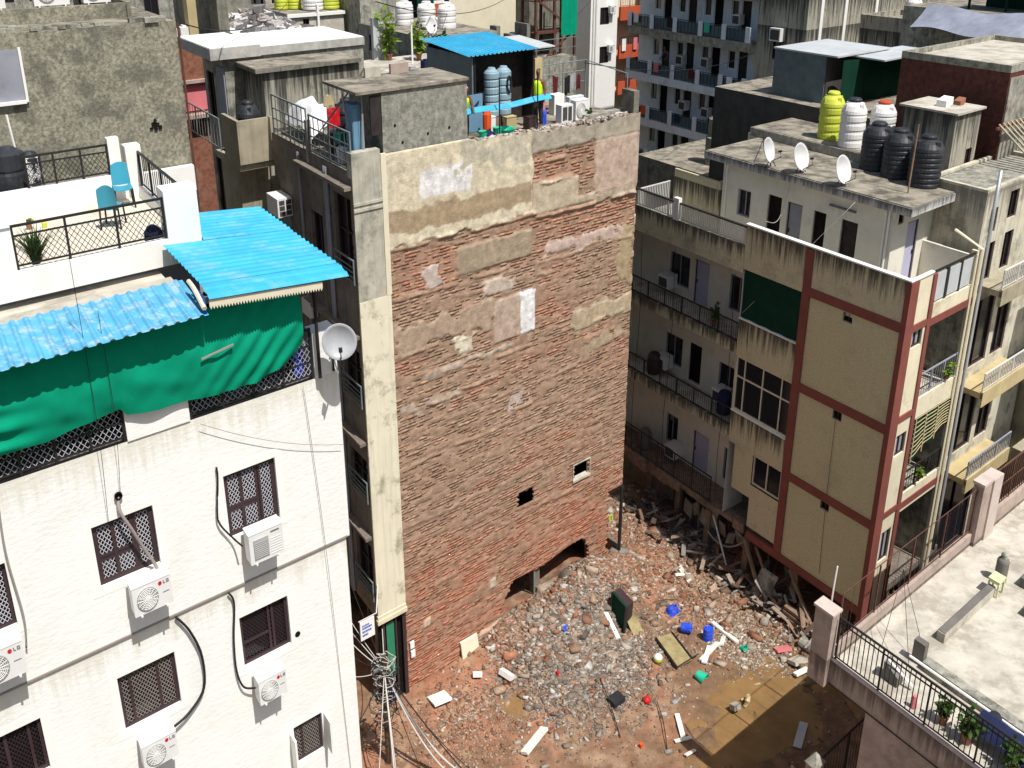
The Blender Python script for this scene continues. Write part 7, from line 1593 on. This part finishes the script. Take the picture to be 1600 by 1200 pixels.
# ------------------------------------------------------------------ street pole and cables between the white and brick buildings
pole = root('utility_pole', 'old utility pole wrapped in tangled cables between the white and brick buildings', 'utility pole', G(-1.6, -1.7, 0))
mb = MB(); mb.tube([G(-1.6, -1.7, -.1), G(-1.6, -1.7, 1.6), G(-1.58, -1.7, 3.3)], [.075, .07, .06], 8); build(mb, 'shaft', M['bark'], pole)
mb = MB(); mb.bar(G(-1.58, -1.7, 3.0), .32 * U_, .03 * V_, .03 * Z_); build(mb, 'cross_arm', M['iron_grey'], pole)
rg = random.Random(8)
def tangle(n, z0, z1, r0, r1, w0, w1):
    mb = MB()
    for k in range(n):
        z = rg.uniform(z0, z1); r_ = rg.uniform(r0, r1); a0 = rg.random() * 6; sq = rg.uniform(.2, 1.0); tw = rg.uniform(-1, 1); sp = rg.uniform(2.0, 5.5)
        mb.tube([G(-1.6, -1.7, z) + Vector((r_ * .8 * math.cos(a0 + t) + .06 * math.sin(3 * t + a0), r_ * sq * math.sin(a0 + t), r_ * (tw * math.sin(t) - .5 * math.sin(t * .6) + .15 * math.sin(4 * t + a0)))) for t in np.linspace(0, sp, 14)], rg.uniform(w0, w1), 4)
    return mb
build(tangle(44, 1.0, 3.2, .1, .45, .006, .014), 'cable_tangle', M['cable'], pole)
build(tangle(30, 1.6, 3.3, .08, .42, .006, .012), 'pale_cable_tangle', M['cable_pale'], pole)
mb = MB(); mb.bar(G(-1.42, -1.8, 2.1), .09 * U_, .06 * V_, .16 * Z_); build(mb, 'junction_box', M['deep_blue'], pole)
gw_ = 'cables strung from the utility pole'
ends = [((-.4, -3.6, .5), .03, 'cable_pale', 'pale thick cable running from the pole to the lower right, upper strand'), ((-.6, -3.6, .45), .022, 'cable_pale', 'pale thick cable running from the pole to the lower right, lower strand'), ((-.3, -4.2, .6), .018, 'cable', 'black cable running from the pole to the lower right beside the pale ones'), ((-3.2, -5.8, 1.2), .02, 'cable_pale', 'pale cable running from the pole to the bottom left past the white corner'), ((-2.6, -4.6, .8), .012, 'cable_pale', 'thin pale cable running from the pole to the bottom left'), ((-2.6, 1.0, 4.6), .012, 'cable_pale', 'pale cable going up from the pole along the dark lane'), ((-2.9, .5, 4.2), .012, 'cable', 'black cable going up from the pole along the dark lane'), ((-3.5, -1.0, 3.9), .010, 'cable_pale', 'thin cable from the pole to the white building side'), ((-1.0, 3.5, 4.4), .012, 'cable', 'black cable from the pole up to the dark side wall')]
ends += [((.1, -4.6, .5), .012, 'cable', 'thin black cable lowest to the right of the pole'), ((-1.3, -4.4, .2), .01, 'cable', 'black cable dropping straight below the pole to the mud'), ((-3.6, -5.0, 1.6), .012, 'cable_pale', 'pale cable nearly level toward the white building corner'), ((-3.9, -3.0, 2.6), .012, 'cable', 'black cable level toward the white building side'), ((-3.0, .6, 5.2), .014, 'cable_pale', 'highest pale cable climbing the dark lane'), ((-2.4, 2.2, 5.4), .010, 'cable_pale', 'thin pale cable climbing farthest into the dark lane'), ((-.75, .1, 2.6), .012, 'cable_pale', 'pale cable from the pole to the shop front posts')]
for e, r_, m, lab in ends: cable('cable', lab, sagw(G(-1.58, -1.7, 2.9), G(*e), .06 + .5 * ((len(lab) * 37) % 10) / 10), r_, m, 'cable', 5, 2, gw_)
tb3 = root('lane_wall', 'low brown wall and shutters closing the dark lane behind the utility pole', 'wall', G(-2.6, 4, 0))
mb = MB(); mb.box(-4.1, -.95, 6.0, 6.2, 0, 6); build(mb, 'wall', M['facade_brown'], tb3)
sg = root('hanging_sign', 'small white hanging signboard with blue lettering under the cream strip', 'sign', G(-1.7, -.95, 3.4))
mb = MB(); mb.bar(G(-1.7, -1.0, 3.72), .215 * U_, .02 * V_, .27 * Z_); build(mb, 'board', M['white'], sg)
mb = MB(); rg = random.Random(3)
for row, (z, n) in enumerate(((3.84, 5), (3.76, 7), (3.66, 6), (3.56, 4))):
    x = -1.86
    for k in range(n):
        w = rg.uniform(.02, .045); rect(mb, mU(-1.028), x, x + w, z, z + (.05 if row else .04), 0, .006); x += w + .012
build(mb, 'lettering', M['blue_ink'], sg)
mb = MB(); mb.tube([G(-1.95, -1, 4.03), G(-1.4, -1, 4.03), G(-.9, -.1, 4.1)], .015, 5); build(mb, 'arm', M['iron_white'], sg)
# ------------------------------------------------------------------ people
def skin_mesh(name, chains, m, parent, lv=1):
    vs = []; es = []; rs = []
    for ch in chains:
        for i, (p, r_) in enumerate(ch):
            if i == 0 and isinstance(p, int): continue
        last = None
        for p, r_ in ch:
            if isinstance(p, int): last = p; continue
            vs.append(Vector(p)); rs.append(r_)
            if last is not None: es.append((last, len(vs) - 1))
            last = len(vs) - 1
    me = bpy.data.meshes.new(name); me.from_pydata([v - BASE[parent.name] for v in vs], es, [])
    o = link(name, me, m, parent, BASE[parent.name], False)
    md = o.modifiers.new('skin', 'SKIN'); md.use_smooth_shade = True
    for sv, r_ in zip(me.skin_vertices[0].data, rs): sv.radius = (r_ * .85, r_) if isinstance(r_, float) else r_
    me.skin_vertices[0].data[0].use_root = True
    sd = o.modifiers.new('smooth', 'SUBSURF'); sd.levels = lv; sd.render_levels = lv
    return o
def person(label, base, face, bend=0.0, top='vest', hair='hair', arms='down', scale=.86):
    r = root('person', label, 'person', base)
    fx, fy = math.cos(face), math.sin(face); F = Vector((fx, fy, 0)); S = Vector((fy, -fx, 0)) * .85
    B = Vector(base); k = scale
    def Pt(s, f, z):
        if z > .9 and bend:
            d = z - .9; f, z = f * math.cos(bend) + d * math.sin(bend), .9 + d * math.cos(bend) - f * math.sin(bend)
        return B + k * (s * S + f * F + z * Z_)
    ch = [[(Pt(0, 0, .95), .115), (Pt(0, .01, 1.12), .105), (Pt(0, 0, 1.36), .125), (Pt(0, .0, 1.46), .06), (Pt(0, .02, 1.53), .052), (Pt(0, .03, 1.60), .075), (Pt(0, .035, 1.68), .09), (Pt(0, .02, 1.76), .06)]]
    for s in (-1, 1):
        if arms == 'down': el, ha, fi = (.24, -.02, 1.12), (.25, .06, .88), (.25, .09, .79)
        else: el, ha, fi = (.25, .16, 1.15), (.2, .40, 1.12), (.19, .48, 1.12)
        ch.append([(2, 0), (Pt(s * .17, 0, 1.40), .062), (Pt(s * el[0], el[1], el[2]), .046), (Pt(s * ha[0], ha[1], ha[2]), .034), (Pt(s * fi[0], fi[1], fi[2]), .028)])
        ch.append([(0, 0), (Pt(s * .09, 0, .86), .09), (Pt(s * .11, .03, .48), .062), (Pt(s * .11, -.01, .1), .042), (Pt(s * .12, .08, .04), .036), (Pt(s * .12, .17, .03), .026)])
    ch = [[(p if isinstance(p, int) else p, r_ * k) for p, r_ in c] for c in ch]
    skin_mesh('body', ch, M['skin'], r)
    tr = [[(Pt(0, 0, .97), .135 * k), (Pt(0, 0, .9), .135 * k)]]
    for s in (-1, 1): tr.append([(1, 0), (Pt(s * .09, 0, .84), .105 * k), (Pt(s * .11, .03, .48), .078 * k), (Pt(s * .11, -.01, .12), .06 * k)])
    skin_mesh('trousers', tr, M['trouser'], r)
    vt = [[(Pt(0, 0, .90), .165 * k), (Pt(0, .01, 1.06), .165 * k), (Pt(0, .0, 1.22), .18 * k), (Pt(0, 0, 1.36), .185 * k), (Pt(0, 0, 1.44), .12 * k)]]
    skin_mesh('vest', vt, M[top], r)
    if hair:
        skin_mesh('hair', [[(Pt(0, .0, 1.70), .098 * k), (Pt(0, .0, 1.77), .07 * k)]], M[hair], r)
    return r
person('worker in a lime safety vest standing at the roof edge by the blue sheet strip', G(5.62, 1.0, 14.6), -2.0, 0, 'vest', 'hair', 'down', .86)
person('worker with a pink cap and white and lime vest bending beside the stair head', G(3.0, 1.0, 14.6), -1.2, .35, 'vest', 'pinkc', 'reach', .80)
person('dark clothed person leaning on the distant apartment balcony', G(30.4, 20.6, 11.1), -2.4, .3, 'navy', 'hair', 'reach', .95)
# things on the low roof right behind the party wall
lr2 = block('low_roof_house', 'low house with a cluttered roof seen beyond the right edge of the party wall', 'house', 21.5, 27, 6.6, 13.5, 0, 9.3, 'concrete_dark')
mb = MB(); mb.lathe(G(23.4, 9.6, 9.3), [(.6, 0), (.6, 1.2), (.5, 1.25), (.5, 2.0), (.3, 2.1)], 16); build(mb, 'round_chimney', M['mottle'], base=G(23.4, 9.6, 9.3), label='round wrapped roof stack below the distant balcony plants', cat='chimney')
plant('green tree like plant on the cluttered low roof before the apartments', G(23.9, 9.0, 9.3), .5, 2.2, 220, .35, .25, 'leaf_yellow', seed=90)
